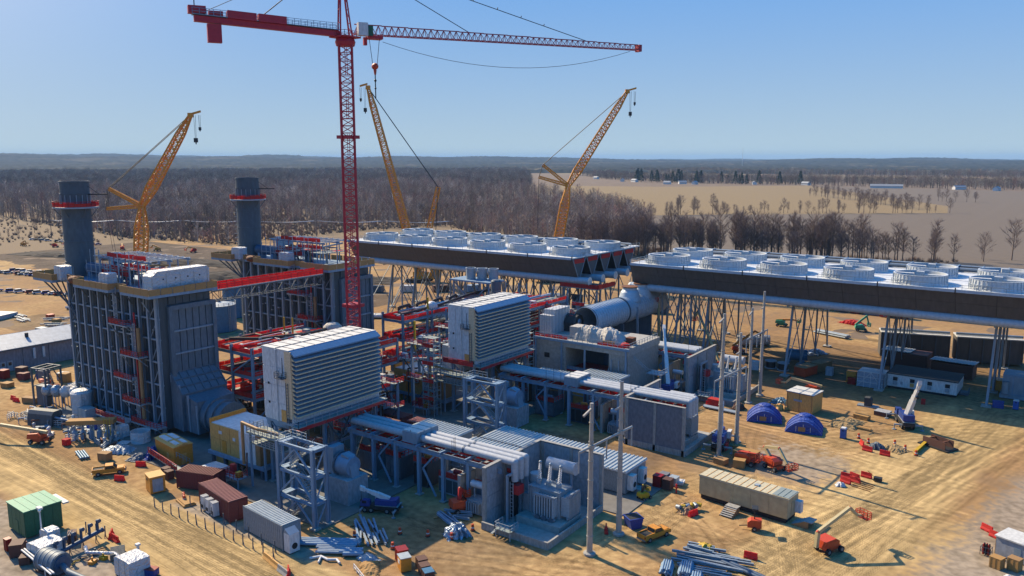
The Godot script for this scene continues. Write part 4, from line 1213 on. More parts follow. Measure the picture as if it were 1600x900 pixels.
	for i in 7:
		for q in [[-165.5, -147.0], [-146.5, -128.0]]:
			var zc := -214.0 - (i % 2) * 5.0
			var xa := lerpf(q[0], q[1], i / 7.0)
			var t := thing("braced_strut", "slanting steel strut " + ["1st", "2nd", "3rd", "4th", "5th", "6th", "7th"][i] + " from left in the " + ("left" if q[0] < -150 else "right") + " bracing before the left condenser", "strut", V(xa, 0, zc))
			part(t, "strut", b().bar(V(0, .2, 0), V(2.6 if i % 2 else -2.6, 19.5, -4), .32), M.casing_rib)
			part(t, "tie", b().bar(V(0, .2, 0), V(-2.6 if i % 2 else 2.6, 10.0, -2), .24), M.casing_rib)
			part(t, "foot", b().box(-.6, .6, 0, .3, -.6, .6), M.concrete)
	for q in [[-151.6, -172.0, 21.0, "yellow steel post rising beside the long pipe rack"], [-138.5, -152.0, 19.0, "yellow steel post behind the right filter house"]]:
		solo("yellow_column", q[3], "post", b().bar(V(0, .1, 0), V(0, q[2], 0), .42).box(-.5, .5, 0, .2, -.5, .5), M.yellow, V(q[0], 0, q[1]))
	solo("wrapped_valve", "white-wrapped round valve standing on the long pipe rack", "valve", b().ball(V(0, 1.5, 0), 1.8, 10, 6, V(1, .9, 1)).tube(V(0, 0, 0), V(0, .8, 0), 1.2), M.wrap, V(-153.6, 16.06, -176.0))
	# deck carrying three vent silencers
	o = thing("silencer_deck", "blue steel deck on tall legs below the left condenser", "platform", V(-158, 0, -203))
	for x in [-7.0, 7.0]:
		for z in [-3.0, 3.0]: part(o, "leg", b().bar(V(x, .1, z), V(x, 21.4, z), .45), M.steel)
	part(o, "deck", b().box(-8, 8, 21.4, 21.9, -4, 4), M.steel)
	for s in [-1, 1]: part(o, "brace", b().bar(V(s * 7.0, 21.2, 3), V(s * 2.0, 16.5, 3), .3), M.steel)
	part(o, "beam", b().ibeam(V(-7, 16.5, 3), V(7, 16.5, 3), .3, .5), M.steel)
	for k in 3:
		var t := thing("vent_silencer", ["left", "middle", "right"][k] + " of three upright silver vent silencers on the blue deck", "tank", V(-160 + k * 3.6, 21.9, -202.5 - k * 1.2), 0, "three silver vent silencers")
		part(t, "shell", b().lathe(Vector3.ZERO, [Vector2(1.55, 0), Vector2(1.55, 3.6), Vector2(1.35, 3.6), Vector2(1.3, 2.0)], 18), M.galvanised)
		part(t, "flange", b().lathe(V(0, 3.45, 0), [Vector2(1.55, 0), Vector2(1.7, 0), Vector2(1.7, .2), Vector2(1.55, .2)], 18), M.duct)
	solo("tall_tank", "tall dark grey vertical drum on the rack left of the condenser pipes", "tank", b().lathe(Vector3.ZERO, [Vector2(1.5, 0), Vector2(1.5, 6.5), Vector2(1.2, 6.9), Vector2(0.01, 7.1)], 16), M.steel_dark, V(-146, 16.56, -197))
	solo("blue_barrel", "small bright blue tote standing on the red-netted rack", "container", b().box(-.9, .9, 0, 1.8, -.8, .8).box(-.6, .6, 1.8, 2.0, -.5, .5), M.toilet_blue, V(-147, 16.57, -190))

# ---------------------------------------------------------------- inlet filter houses
func filter_house(z0: float, first: bool, x: float) -> void:
	var nm := "nearer left" if first else "farther right"
	var W := 21.6
	var o := thing("filter_house", "big white box filter house with stacked louvres tinted blue for shade, the " + nm + " one", "filter house", V(x, 0, z0), 0, "pair of filter houses")
	var y0 := 12.6
	var y1 := 26.0
	part(o, "body", b().box(-7.6, -1.6, y0, y1 - .1, -W, 0), M.white)
	for k in 3:
		for r in 4:
			var xa := -7.55 + k * 2.0
			part(o, "wall_panel", b().box(xa + .04, xa + 1.96, y0 + .1 + r * 3.32, y0 + 3.34 + r * 3.32, 0.02, .1 + .02 * ((k + r) % 2)), M.white)
	part(o, "corner_post", b().box(-4.05, -3.75, y0, y1, .12, .3), M.white)
	for r in 9:
		for k in 4: part(o, "back_panel", b().box(-8.0, -7.62, y0 + .2 + k * 3.3, y0 + 3.3 + k * 3.3, -2.35 - r * 2.4, -0.1 - r * 2.4), M.white)
	part(o, "plenum", b().box(-1.6, -.1, y0 + 1.4, y1 - 1.0, -W + .3, -.3), M.void)
	for s in [0.0, -W]: part(o, "side_cheek", b().box(-1.6, 0.05, y0 + .9, y1 - .1, s - .16, s + .16), M.louver_lip)
	part(o, "roof", b().box(-7.9, -0.4, y1 - .1, y1 + .15, -W - .1, .15), M.white_roof)
	for k in 9: part(o, "roof_seam", b().box(-7.8, -.5, y1 + .15, y1 + .22, -1.3 - k * 2.4, -1.22 - k * 2.4), M.steel_dark)
	part(o, "roof_seam", b().box(-4.0, -3.8, y1 + .152, y1 + .25, -W, .1), M.steel_dark)
	part(o, "roof_railing", b().rail([V(-7.7, y1 + .15, -W), V(-7.7, y1 + .15, 0)], .5, 2.4, .05, 1), M.steel_dark)
	# the hood over the louvres and each louvre with its tan lip
	part(o, "hood", b().prism([Vector2(-.4, y1 + .12), Vector2(1.0, y1 - .75), Vector2(1.0, y1 - 1.0), Vector2(-.4, y1 - .2)], -W, 0), mat("hood_shade_blue", H("6b96b8"), .5, .05, "grime", .2) if first else M.hood_shade_blue)  # white fascia, coloured blue to carry its shade
	var n := 14
	var pitch := (y1 - .85 - (y0 + 1.45)) / n
	var lv := b().prism([Vector2(-.5, .62), Vector2(.98, -.32), Vector2(.98, -.40), Vector2(-.5, .50)], -W + .25, -.25).mesh()
	var lip := b().box(.88, 1.16, -.52, -.31, -W + .2, -.2).mesh()
	var gus := b().prism([Vector2(-.5, .62), Vector2(.95, -.38), Vector2(-.5, -.38)], -.05, .05).mesh()
	for i in n:
		var l := part(o, "louvre", lv, M.louver)
		l.position = V(0, y0 + 1.45 + pitch * (i + .35), 0)
		part(l, "louvre_lip", lip, M.louver_lip)
		part(l, "gusset", gus, M.louver_lip).position = V(0, 0, -.12)
		part(l, "gusset", gus, M.louver).position = V(0, 0, -W + .1)
	for k in 7: part(o, "mullion", b().bar(V(-.2, y0 + 1.4, -W * (k + 1) / 8.0), V(-.2, y1 - 1.2, -W * (k + 1) / 8.0), .14), M.steel_dark)
	part(o, "apron", b().box(-.2, .12, y0 + .1, y0 + 1.5, -W, 0), M.white)
	part(o, "floor", b().box(-7.6, .3, y0 - .5, y0, -W, 0), M.steel)
	# small access cage high on the white end
	part(o, "access_cage", b().box(-3.2, -1.2, y1 - 5.1, y1 - 4.95, .1, 1.2).rail([V(-3.2, y1 - 5, .2), V(-3.2, y1 - 5, 1.2), V(-1.2, y1 - 5, 1.2), V(-1.2, y1 - 5, .2)], 1.1, 1.0, .07, 3).bar(V(-2.2, y1 - 5, .15), V(-2.2, y1 - 1.4, .15), .1), M.steel_dark)
	part(o, "door", b().box(-2.9, -1.5, y0 + .1, y0 + 2.3, .125, .2), M.gt_tan)
	part(o, "vent_hole", b().box(-6.4, -6.0, y0 + 3, y0 + 3.4, .1, .2).box(-6.4, -6.0, y0 + 6.6, y0 + 7, .1, .2), M.dark)
	part(o, "caged_ladder", b().ladder(V(-1.0, y0, .3), V(-1.0, y0 + 7.5, .3), V(1, 0, 0), V(0, 0, 1), false), M.steel_dark)
	# service walkway
	part(o, "walkway", b().box(.3, 2.0, y0 - .35, y0 - .2, -W - .5, .6), M.grating)
	part(o, "walkway_railing", b().rail([V(.35, y0 - .2, .5), V(2.0, y0 - .2, .5), V(2.0, y0 - .2, -W)], 1.2, 1.8, .09, 2), M.galvanised)
	part(o, "safety_netting", b().net([V(1.95, y0 - 1.0, .2), V(1.95, y0 - 1.0, -W)], .75, R), M.red)
	if not first:
		part(o, "walkway_railing", b().rail([V(-8.6, y0 - .2, 1.2), V(.3, y0 - .2, 1.2)], 1.2, 1.4, .1, 3).net([V(-8.6, y0 - .2, 1.15), V(.3, y0 - .2, 1.15)], 1.1, R), M.red)
	# legs
	for z in [-.6, -W * .36, -W * .7, -W + .4]:
		for xx in [-7.0, -.6]:
			part(o, "column", b().ibeam(V(xx, .1, z), V(xx, y0 - .5, z), .6, .6), M.steel)
			part(o, "base_plate", b().box(xx - .7, xx + .7, .1, .35, z - .7, z + .7), M.concrete)
	for z in [-.6, -W + .4]: part(o, "brace", b().bar(V(-7, .8, z), V(-.6, 6, z), .25).bar(V(-.6, 6.2, z), V(-7, y0 - .7, z), .25), M.steel)
	for q in [[-W * .36, -W * .7], [-W * .7, -W + .4]]:
		part(o, "brace", b().bar(V(-.6, .8, q[0]), V(-.6, y0 - .7, q[1]), .22).bar(V(-.6, .8, q[1]), V(-.6, y0 - .7, q[0]), .22), M.steel_dark)
	part(o, "beam", b().ibeam(V(-.6, 6.1, -.6), V(-.6, 6.1, -W + .4), .3, .5), M.steel)
	# inlet duct bending down to the turbine
	var d := b().prism([Vector2(-7.6, 12), Vector2(-7.6, 24.0), Vector2(-9.4, 20.5), Vector2(-9.4, 12)], -W + 3, -2.5)
	part(o, "inlet_transition", d, M.wrap if first else M.white)
	part(o, "inlet_duct", b().box(-14.5, -8, 8.6, 14.5, -W * .62, -W * .25), M.galvanised)

func stair_tower(at: Vector3, first: bool) -> void:
	var o := thing("stair_tower", "braced blue-grey steel stair tower in front of the " + ("nearer" if first else "farther") + " filter house", "stair tower", at, 0, "stair towers")
	var X := 8.6
	var Z := -2.8
	var T := 13.6
	for x in [0.0, X]:
		for z in [0.0, Z]:
			part(o, "column", b().ibeam(V(x, .1, z), V(x, T, z), .6, .6), M.steel)
			part(o, "base_plate", b().box(x - .7, x + .7, .05, .4, z - .7, z + .7), M.concrete_pale)
	for y in [4.5, 9.0, T]:
		for z in [0.0, Z]: part(o, "beam", b().ibeam(V(.3, y - .3, z), V(X - .3, y - .3, z), .35, .5), M.steel)
		for x in [0.0, X]: part(o, "beam", b().ibeam(V(x, y - .3, -.3), V(x, y - .3, Z + .3), .35, .5), M.steel)
	for k in 3:
		var ya := .3 + k * 4.5
		part(o, "brace", b().bar(V(.3, ya, 0), V(X * .5, ya + 3.6, 0), .26).bar(V(X * .5, ya + 3.6, 0), V(X - .3, ya, 0), .26), M.steel)
		part(o, "brace", b().bar(V(X, ya, -.3), V(X, ya + 3.7, Z + .3), .2), M.steel)
		var s := b()
		for i in 12:
			var f := (i + .5) / 12.0
			var xx := lerpf(1.5, X - 2.0, f if k % 2 == 0 else 1 - f)
			s.box(xx - .35, xx + .35, ya + 4.2 * f - .04, ya + 4.2 * f + .04, -2.3, -1.1)
		var a := V(1.5 if k % 2 == 0 else X - 2.0, ya, 0)
		var c := V(X - 2.0 if k % 2 == 0 else 1.5, ya + 4.2, 0)
		for z in [-1.1, -2.3]:
			s.bar(a + V(0, 0, z), c + V(0, 0, z), .12, .35)
			s.bar(a + V(0, 1.0, z), c + V(0, 1.0, z), .08)
			s.bar(a + V(0, .55, z), c + V(0, .55, z), .06)
		part(o, "stair_flight", s, M.galvanised)
		part(o, "landing", b().box(.3, 1.3, ya + 4.05, ya + 4.15, Z + .3, -.3), M.steel)
		part(o, "landing", b().box(X - 1.5, X - .3, ya + 4.05, ya + 4.15, Z + .3, -.3), M.steel)
	var y := 8.4
	part(o, "railing", b().rail([V(.3, T, -.1), V(.3, T, Z), V(4, T, Z)], 1.1, 1.3, .08, 2), M.galvanised)

func scaffold_tower(label: String, at: Vector3, h: float, w: float, d: float) -> void:
	var o := thing("scaffold_tower", label, "scaffold", at)
	var m := b()
	for x in [0.0, w / 2, w]:
		for z in [0.0, -d]: m.bar(V(x, .1, z), V(x, h, z), .12)
	part(o, "standard", m, M.galvanised)
	for k in int(h / 2.1):
		var y := 2.0 + k * 2.1
		part(o, "platform", b().box(0, w, y, y + .1, -d, 0), M.grating)
		part(o, "ledger", b().bar(V(0, y + 1, 0), V(w, y + 1, 0), .09).bar(V(0, y + .5, 0), V(w, y + .5, 0), .08).bar(V(w, y + 1, 0), V(w, y + 1, -d), .09).bar(V(0, y, 0), V(w / 2, y + 2.1, 0), .08), M.galvanised)
		if k % 2 == 1: part(o, "safety_netting", b().net([V(0, y, .05), V(w, y, .05)], 1.0, R), M.net_red)

func make_filter_houses() -> void:
	for q in [[-124.4, -139.0, 19.0, 3.4, 2.4, "left of the farther filter house, front one"], [-127.6, -143.0, 16.0, 3.0, 2.4, "left of the farther filter house, rear one"], [-127.0, -112.0, 13.0, 4.0, 2.6, "behind the nearer filter house"], [-121.0, -172.0, 15.0, 4.0, 2.4, "between the farther filter house and turbine table"], [-124.5, -206.0, 17.0, 4.4, 3.0, "beside the exhaust duct mouth"], [-138.0, -116.0, 12.0, 4.0, 3.0, "at the netted rack by the left boiler"]]:
		scaffold_tower("galvanised scaffold tower with red nets " + q[5], V(q[0], 0, q[1]), q[2], q[3], q[4])
	filter_house(-92.4, true, -114.0)
	filter_house(-145.0, false, -113.6)
	stair_tower(V(-107.4, 0, -83.6), true)
	stair_tower(V(-106.4, 0, -132.2), false)
	# walkway that joins tower and filter house, with pipes
	for k in 2:
		var z := -89.0 - k * 52.0
		var o := thing("access_platform", "galvanised access platform with hoses left of the " + ["nearer", "farther"][k] + " filter house", "platform", V(-122, 0, z))
		for q in [[0.0, 0.0], [9.0, 0.0], [0.0, -3.0], [9.0, -3.0]]: part(o, "leg", b().bar(V(q[0], .1, q[1]), V(q[0], 10.4, q[1]), .35), M.steel)
		part(o, "deck", b().box(-.5, 10, 10.4, 10.7, -3.4, .5), M.grating)
		part(o, "railing", b().rail([V(-.4, 10.7, -3.3), V(-.4, 10.7, .4), V(9.8, 10.7, .4)], 1.2, 1.1, .09, 3), M.galvanised)
		part(o, "deck", b().box(0, 9, 8.4, 8.6, -3.0, .2), M.grating)
		part(o, "railing", b().rail([V(0, 8.6, .2), V(9, 8.6, .2)], 1.2, 1.1, .09, 3), M.galvanised)
		part(o, "vent_pipe", b().path([V(-1, 4.5, .9), V(-1, 12.4, .9), V(3.5, 12.0, .9), V(7.5, 11.4, -.5)], .3, 8), M.copper)
		part(o, "vent_pipe", b().path([V(-1.0, 4.2, 1.5), V(-.2, 3.4, 1.7), V(.6, 4.2, 1.5), V(.4, 7, 1.2)], .16, 6), M.brown)
		for i in 9: part(o, "cable_tray", b().bar(V(.5 + i, 10.8, .3), V(.5 + i, 13.0, .3), .08), M.galvanised)
		# turbine enclosure, tan end and white block
		var dz := -1.6 - (0.6 if k == 1 else 0.0)
		var g := thing("turbine_enclosure", "tan panelled turbine enclosure with white block beside the " + ["nearer", "farther"][k] + " filter house", "enclosure", V(-139.0, 0, z + dz - 1.5))
		part(g, "skid", b().box(-.4, 17, 2.0, 2.7, -8.6, .5), M.steel)
		part(g, "tan_wall", b().box(0, 9.6, 2.7, 8.2, -8.4, 0), M.gt_tan)
		part(g, "roof", b().box(0.3, 9.6, 8.2, 8.35, -8.3, -.2), M.deck_grey)
		part(g, "parapet", b().box(-.1, .3, 8.2, 9.1, -8.4, 0), M.amber)
		for i in 3:
			for r in 2: part(g, "wall_panel", b().box(.2 + i * 3.15, 3.2 + i * 3.15, 2.9 + r * 2.6, 5.4 + r * 2.6, .02, .08), M.gt_tan)
		part(g, "door", b().box(4.0, 5.2, 3.0, 5.4, .09, .17), M.amber)
		part(g, "vent", b().box(3.0, 4.0, 6.6, 7.2, .09, .16).box(7.4, 8.2, 6.0, 6.6, .09, .16), M.white)
		part(g, "white_block", b().box(9.65, 14.5, 2.3, 8.4, -6, .35), M.white)
		part(g, "copper_stack", b().box(14.6, 15.8, 2.5, 8.6, -5, .3), M.copper)
		part(g, "base_block", b().box(1, 8, .1, 2.0, -7.8, -.4), M.gt_tan)
		for i in 5: part(g, "foot", b().box(.5 + i * 3.8, 1.1 + i * 3.8, .1, 2.0, -.2, .3), M.steel_dark)
		var f := thing("red_staging", "red railed staging with yellow box in front of the " + ["nearer", "farther"][k] + " turbine enclosure", "platform", V(-127.2, 0, z + .5))
		part(f, "deck", b().box(0, 4.4, 1.8, 2.0, 0, 2.2), M.steel)
		part(f, "railing", b().rail([V(0, 2, 0), V(0, 2, 2.2), V(4.4, 2, 2.2), V(4.4, 2, 0)], 1.2, 1.1, .09, 3), M.red)
		for q in [0.1, 4.3]: part(f, "leg", b().bar(V(q, .1, 2.0), V(q, 1.8, 2.0), .2), M.steel)
		part(f, "box", b().box(3.0, 4.0, 2.0, 3.0, .6, 1.6), M.yellow)
		part(f, "cabinet", b().box(.6, 1.6, 2.0, 3.8, .2, 1.0), M.red)
	# gas module: grey pump house next to the stair tower
	for k in 2:
		var o := thing("lube_skid", "grey fan housing on a pale block beside the " + ["nearer", "farther"][k] + " stair tower", "machine", V(-103.6, 0, -95.4 - k * 51.0))
		part(o, "block", b().box(-2.6, 2.6, .1, 4.6, -2.4, 2.4), M.wall_grey)
		part(o, "housing", b().tube(V(-1.2, 6.4, 0), V(1.6, 6.4, 0), 1.9, 1.7, 18), M.steel)
		part(o, "ring", b().tube(V(-1.5, 6.4, 0), V(-1.2, 6.4, 0), 2.2, -1, 18), M.steel_dark)
		part(o, "hood", b().prism([Vector2(-2.2, 4.6), Vector2(2.2, 4.6), Vector2(1.8, 6.0), Vector2(1.2, 8.2), Vector2(-.4, 8.6)], -.9, .9), M.casing_rib)
		part(o, "duct", b().box(-3.6, -2.2, 4.6, 9.4, -1.4, 1.2), M.casing_rib)

# ---------------------------------------------------------------- bus duct bridges
func make_bus_bridges() -> void:
	var spots := [[-112.5, -76.0, -104.2, "nearest"], [-112.5, -66.0, -152.6, "middle"], [-97.0, -82.0, -196.0, "farthest"]]
	for k in 3:
		var x0: float = spots[k][0]
		var x1: float = spots[k][1]
		var z: float = spots[k][2]
		var nm: String = spots[k][3]
		var y := 9.4
		var o := thing("duct_bridge", "blue steel trestle on columns under the " + nm + " row of round bus ducts", "trestle", V(0, 0, z), 0, "trestles under the bus ducts")
		var n := int((x1 - x0) / 6.0)
		for i in n + 1:
			var x := lerpf(x0 + 1.0, x1 - 1.5, float(i) / maxf(1, n))
			if k < 2 and i == n: continue
			for zz in [0.0, -6.2]:
				if zz < 0 and i % 2 == 1: continue
				part(o, "column", b().ibeam(V(x, .1, zz), V(x, y - .6, zz), .6, .6), M.steel)
				part(o, "base_plate", b().box(x - .6, x + .6, .1, .3, zz - .6, zz + .6), M.concrete)
			part(o, "cross_beam", b().ibeam(V(x, y - .2, 1.0), V(x, y - .2, -6.6), .3, .5), M.steel)
		for i in n * 2:
			var x := lerpf(x0, x1, (i + .5) / (n * 2.0))
			part(o, "tie", b().bar(V(x, y - .3, .6), V(x, y - .3, -6.4), .14, .2), M.steel_pale)
		for zz in [0.2, -6.2]: part(o, "main_beam", b().ibeam(V(x0, y - .75, zz), V(x1, y - .75, zz), .35, .8), M.steel)
		part(o, "pale_rail", b().box(x0, x1, y - .3, y - .2, .35, .5), M.steel_pale)  # strip of pale steel along the front beam
		for i in 2:
			var x := lerpf(x0, x1, .3 + .3 * i)
			part(o, "brace", b().bar(V(x - 3, 5.2, 0), V(x, .6, 0), .28).bar(V(x - 3, 5.2, 0), V(x, 8.4, 0), .28), M.steel)
		part(o, "safety_netting", b().net([V(x0, y - 1.9, -2), V(x1, y - 1.9, -2.5)], .9, R), M.net_red)
		part(o, "safety_netting", b().net([V(x0, y - 2.2, -5), V(x1, y - 2.2, -5.5)], 1.0, R), M.net_red)
		part(o, "safety_netting", b().net([V(x0, y - 1.4, -.6), V(lerpf(x0, x1, .7), y - 1.4, -.8)], .7, R), M.net_red)
		for i in 5:
			var x := lerpf(x0, x1, R.randf() * .9 + .05)
			part(o, "lightning_rod", b().bar(V(x, y, -.2), V(x, y + R.randf_range(2, 3.6), -.2), .06), M.cable)
		var mid := lerpf(x0, x1, .44)
		for d in 3:
			var zz := -1.3 - d * 1.55
			var t := thing("bus_duct", ["front", "middle", "rear"][d] + " round silver bus duct of the " + nm + " duct row", "duct", V(0, y + .75, z + zz), 0, "round bus ducts")
			if k == 2:
				part(t, "tube", b().tube(V(x0, 0, 0), V(x1 + 1, 0, 0), .66, -1, 16), M.bus_duct)
				continue
			part(t, "tube", b().tube(V(x0, 0, 0), V(mid - 2.0, 0, 0), .62, -1, 16), M.bus_duct)
			part(t, "tube", b().tube(V(mid + 1.6, 0, 0), V(x1 + 1.6, 0, 0), .62, -1, 16), M.bus_duct)
			part(t, "collar", b().tube(V(lerpf(mid, x1, .55), 0, 0), V(lerpf(mid, x1, .55) + .4, 0, 0), .67, -1, 16), M.pipe_blue)
			part(t, "drop_leg", b().tube(V(x1 + 1.6, .1, 0), V(x1 + 1.6, -3.2, 0), .62, -1, 14).ball(V(x1 + 1.6, 0, 0), .64, 12, 6), M.bus_duct)
		if k < 2:
			var c := thing("breaker_box", "blue-grey breaker housing where the " + nm + " bus ducts change level", "housing", V(mid - .2, y, z - 2.9))
			part(c, "housing", b().box(-1.7, 1.7, -.1, 1.9, -3.0, 3.0), M.casing_rib)
			for i in 3: part(c, "cover", b().box(-1.75, 1.75, 1.9, 2.05, -2.7 + i * 1.9, -1.1 + i * 1.9), M.white_roof)
		if k < 2:
			for i in 8:
				var xx := lerpf(x0 + 1, x1 - 10, i / 7.0)
				var h := R.randf_range(3.5, 8.0)
				var w := R.randf_range(1.0, 2.2)
				var e := thing("tall_skid", ["rusty", "dark grey", "blue-grey", "tan", "pale", "steel blue", "concrete grey", "brown"][i] + " tall skid packed behind the " + nm + " bus ducts", "machine", V(xx, .14, z - 10.0 - (i % 2) * 1.6), 0, "tall skids behind the bus ducts")
				part(e, "body", b().box(-w, w, 0, h, -1.4, 1.4), [M.rust, M.steel_dark, M.casing_panel, M.gt_tan, M.tank_top, M.steel, M.wall_grey, M.brown][i])
				part(e, "frame", b().bar(V(-w - .3, 0, 1.7), V(-w - .3, h + 1.2, 1.7), .22).bar(V(w + .3, 0, 1.7), V(w + .3, h + 1.2, 1.7), .22).bar(V(-w - .3, h + 1.1, 1.7), V(w + .3, h + 1.1, 1.7), .22).bar(V(-w - .3, h * .5, 1.7), V(w + .3, h * .5, 1.7), .2), M.steel)
				part(e, "railing", b().rail([V(-w, h, 1.3), V(w, h, 1.3)], 1.1, 1.0, .08, 3), M.red)
				part(e, "pipe", b().path([V(w + .1, .5, 1.0), V(w + .1, h * .8, 1.0), V(-w, h * .8, 1.8)], .18, 6), [M.white, M.steel_pale, M.copper, M.red][i % 4])
		# the clutter under the ducts: auxiliary houses and skids
		if k < 2:
			for i in 5:
				var xx := lerpf(x0 + 2, x1 - 7, i / 4.0)
				var h := R.randf_range(2.8, 5.6)
				var w := R.randf_range(1.6, 2.6)
				var e := thing("equipment_module", ["grey clad", "weathered grey", "dark louvred", "pale grey", "blue-grey"][i] + " module under the " + nm + " bus ducts, " + ["first", "second", "third", "fourth", "fifth"][i] + " from the filter house", "machine", V(xx, .14, z - 5.0))
				part(e, "body", b().box(-w, w, 0, h, -2.2, 2.2), [M.wall_dark, M.steel_dark, M.casing, M.wall_grey, M.casing_panel][i])
				for r in 3: part(e, "panel", b().box(-w + .1 + r * w * .66, -w + w * .6 + r * w * .66, .3, h - .3, 2.2, 2.26), [M.steel_dark, M.wall_dark, M.black, M.casing, M.steel][i])
				part(e, "railing", b().rail([V(-w, h, 2.1), V(w, h, 2.1), V(w, h, -2.1)], 1.1, 1.0, .08, 2).net([V(-w, h, 2.05), V(w, h, 2.05)], 1.0, R), M.net_red)
				part(e, "pump", b().tube(V(-.5, h + .5, 0), V(.9, h + .5, 0), .5, -1, 10), [M.red, M.steel, M.amber, M.red, M.pipe_blue][i])

# ---------------------------------------------------------------- transformer bays
func transformer(at: Vector3, label: String) -> void:
	var o := thing("power_transformer", label, "transformer", at, 0, "power transformers")
	part(o, "plinth", b().box(-4.2, 4.2, .1, 1.3, -3.6, 3.2), M.concrete)
	part(o, "main_tank", b().box(-3.4, 2.6, 1.3, 5.6, -3.2, .6), M.transformer)
	part(o, "tank_cover", b().box(-3.5, 2.7, 5.6, 5.85, -3.3, .7), M.steel_pale)
	for k in 4: part(o, "tank_rib", b().box(-3.0 + k * 1.7, -2.8 + k * 1.7, 1.4, 5.5, .6, .75), M.transformer)
	for k in 9:
		part(o, "radiator_fin", b().box(2.75, 4.3, 1.9, 5.2, -3.2 + k * .42, -3.0 + k * .42), M.transformer)
		if k < 8: part(o, "radiator_fin", b().box(-1.4 + k * .5, -1.2 + k * .5, 1.9, 5.2, .85, 2.2), M.transformer)
	part(o, "radiator_header", b().bar(V(4.0, 5.4, -3.3), V(4.0, 5.4, .5), .35).bar(V(4.0, 1.7, -3.3), V(4.0, 1.7, .5), .35).bar(V(-1.6, 5.35, 2.0), V(2.6, 5.35, 2.0), .35).bar(V(-1.6, 1.7, 2.0), V(2.6, 1.7, 2.0), .35), M.steel_pale)
	for k in 3: part(o, "cooling_fan", b().tube(V(-.6 + k * 1.3, 1.6, 2.3), V(-.6 + k * 1.3, 1.6, 2.45), .5, -1, 10), M.steel_dark)
	for k in 3:
		var x := -2.6 + k * 2.0
		part(o, "turret", b().tube(V(x, 5.8, -1.0), V(x + .25, 6.8, -.8), .5, .45, 12), M.transformer)
		var bu := b()
		var a := V(x + .25, 6.8, -.8)
		var c := V(x + .8, 9.8, -.3)
		bu.tube(a, c, .17, .12, 8)
		for i in 9:
			var p := a.lerp(c, (i + .5) / 9.0)
			bu.tube(p, p + (c - a) * .03, .32 - i * .012, -1, 10)
		part(o, "bushing", bu, M.white)
		part(o, "terminal", b().ball(c + V(.05, .2, .03), .28, 8, 5), M.steel_pale)
	part(o, "conservator", b().tube(V(-2.8, 8.4, -4.4), V(2.6, 8.4, -4.4), 1.0, -1, 18).tube(V(2.6, 8.4, -4.4), V(2.75, 8.4, -4.4), 1.08, -1, 18), M.bus_duct)
	for x in [-2.0, 1.8]: part(o, "conservator_post", b().bar(V(x, .2, -4.4), V(x, 7.5, -4.4), .3), M.steel)
	part(o, "oil_pipe", b().path([V(0, 7.5, -4.4), V(0, 6.6, -4.0), V(0, 6.4, -2.5), V(.4, 5.8, -2.2)], .14, 6), M.steel_pale)
	part(o, "turret_box", b().tube(V(-3.9, 5.4, -2.2), V(-3.9, 7.0, -2.2), 1.2, 1.0, 14), M.transformer)
	part(o, "control_cabinet", b().box(-4.6, -3.5, 1.3, 4.2, -.6, .6), M.steel_pale)
	part(o, "caged_ladder", b().ladder(V(-3.0, 1.3, .95), V(-3.0, 6.4, .95), V(1, 0, 0), V(0, 0, 1), false), M.galvanised)

func basin(at: Vector3, sx: float, sz: float, label: String) -> void:
	var o := thing("oil_basin", label, "basin", at, 0, "oil basins of the transformers")
	part(o, "floor", b().box(.3, sx - .3, .05, .22, -sz + .3, -.3), M.concrete)
	for k in 5:
		var f := sx / 5.0
		part(o, "kerb_block", b().box(k * f + .03, (k + 1) * f - .03, 0, 1.25, -.35, 0), M.concrete_pale)
		var g := sz / 5.0
		part(o, "kerb_block", b().box(sx - .35, sx, 0, 1.22, -(k + 1) * g + .03, -k * g - (.38 if k == 0 else .03)), M.concrete_pale)

func firewall(label: String, a: Vector3, c: Vector3, h: float, m: Material) -> void:
	var o := thing("fire_wall", label, "wall", a)
	var d := c - a
	var L := d.length()
	var u := d / L
	var s := u.cross(Vector3.UP)
	var n := int(maxf(1, round(L / 5.5)))
	for i in n + 1:
		var p := u * (L * i / n)
		part(o, "post", b().obox(p + V(0, h / 2 + .1, 0), u * .28, V(0, h / 2 + .1, 0), s * .3), M.concrete_pale)
	var rows := 1 if m == M.wall_dark else 4
	for i in n:
		for r in rows:
			var p := u * (L * (i + .5) / n)
			part(o, "wall_panel", b().obox(p + V(0, h * (r + .5) / rows, 0), u * (L / n / 2 - .29), V(0, h / 2.0 / rows - .025, 0), s * (.16 + .01 * ((i + r) % 2))), m)
	part(o, "coping", b().obox(u * L / 2 + V(0, h + .23, 0), u * (L / 2 + .3), V(0, .06, 0), s * .34), M.concrete_pale)

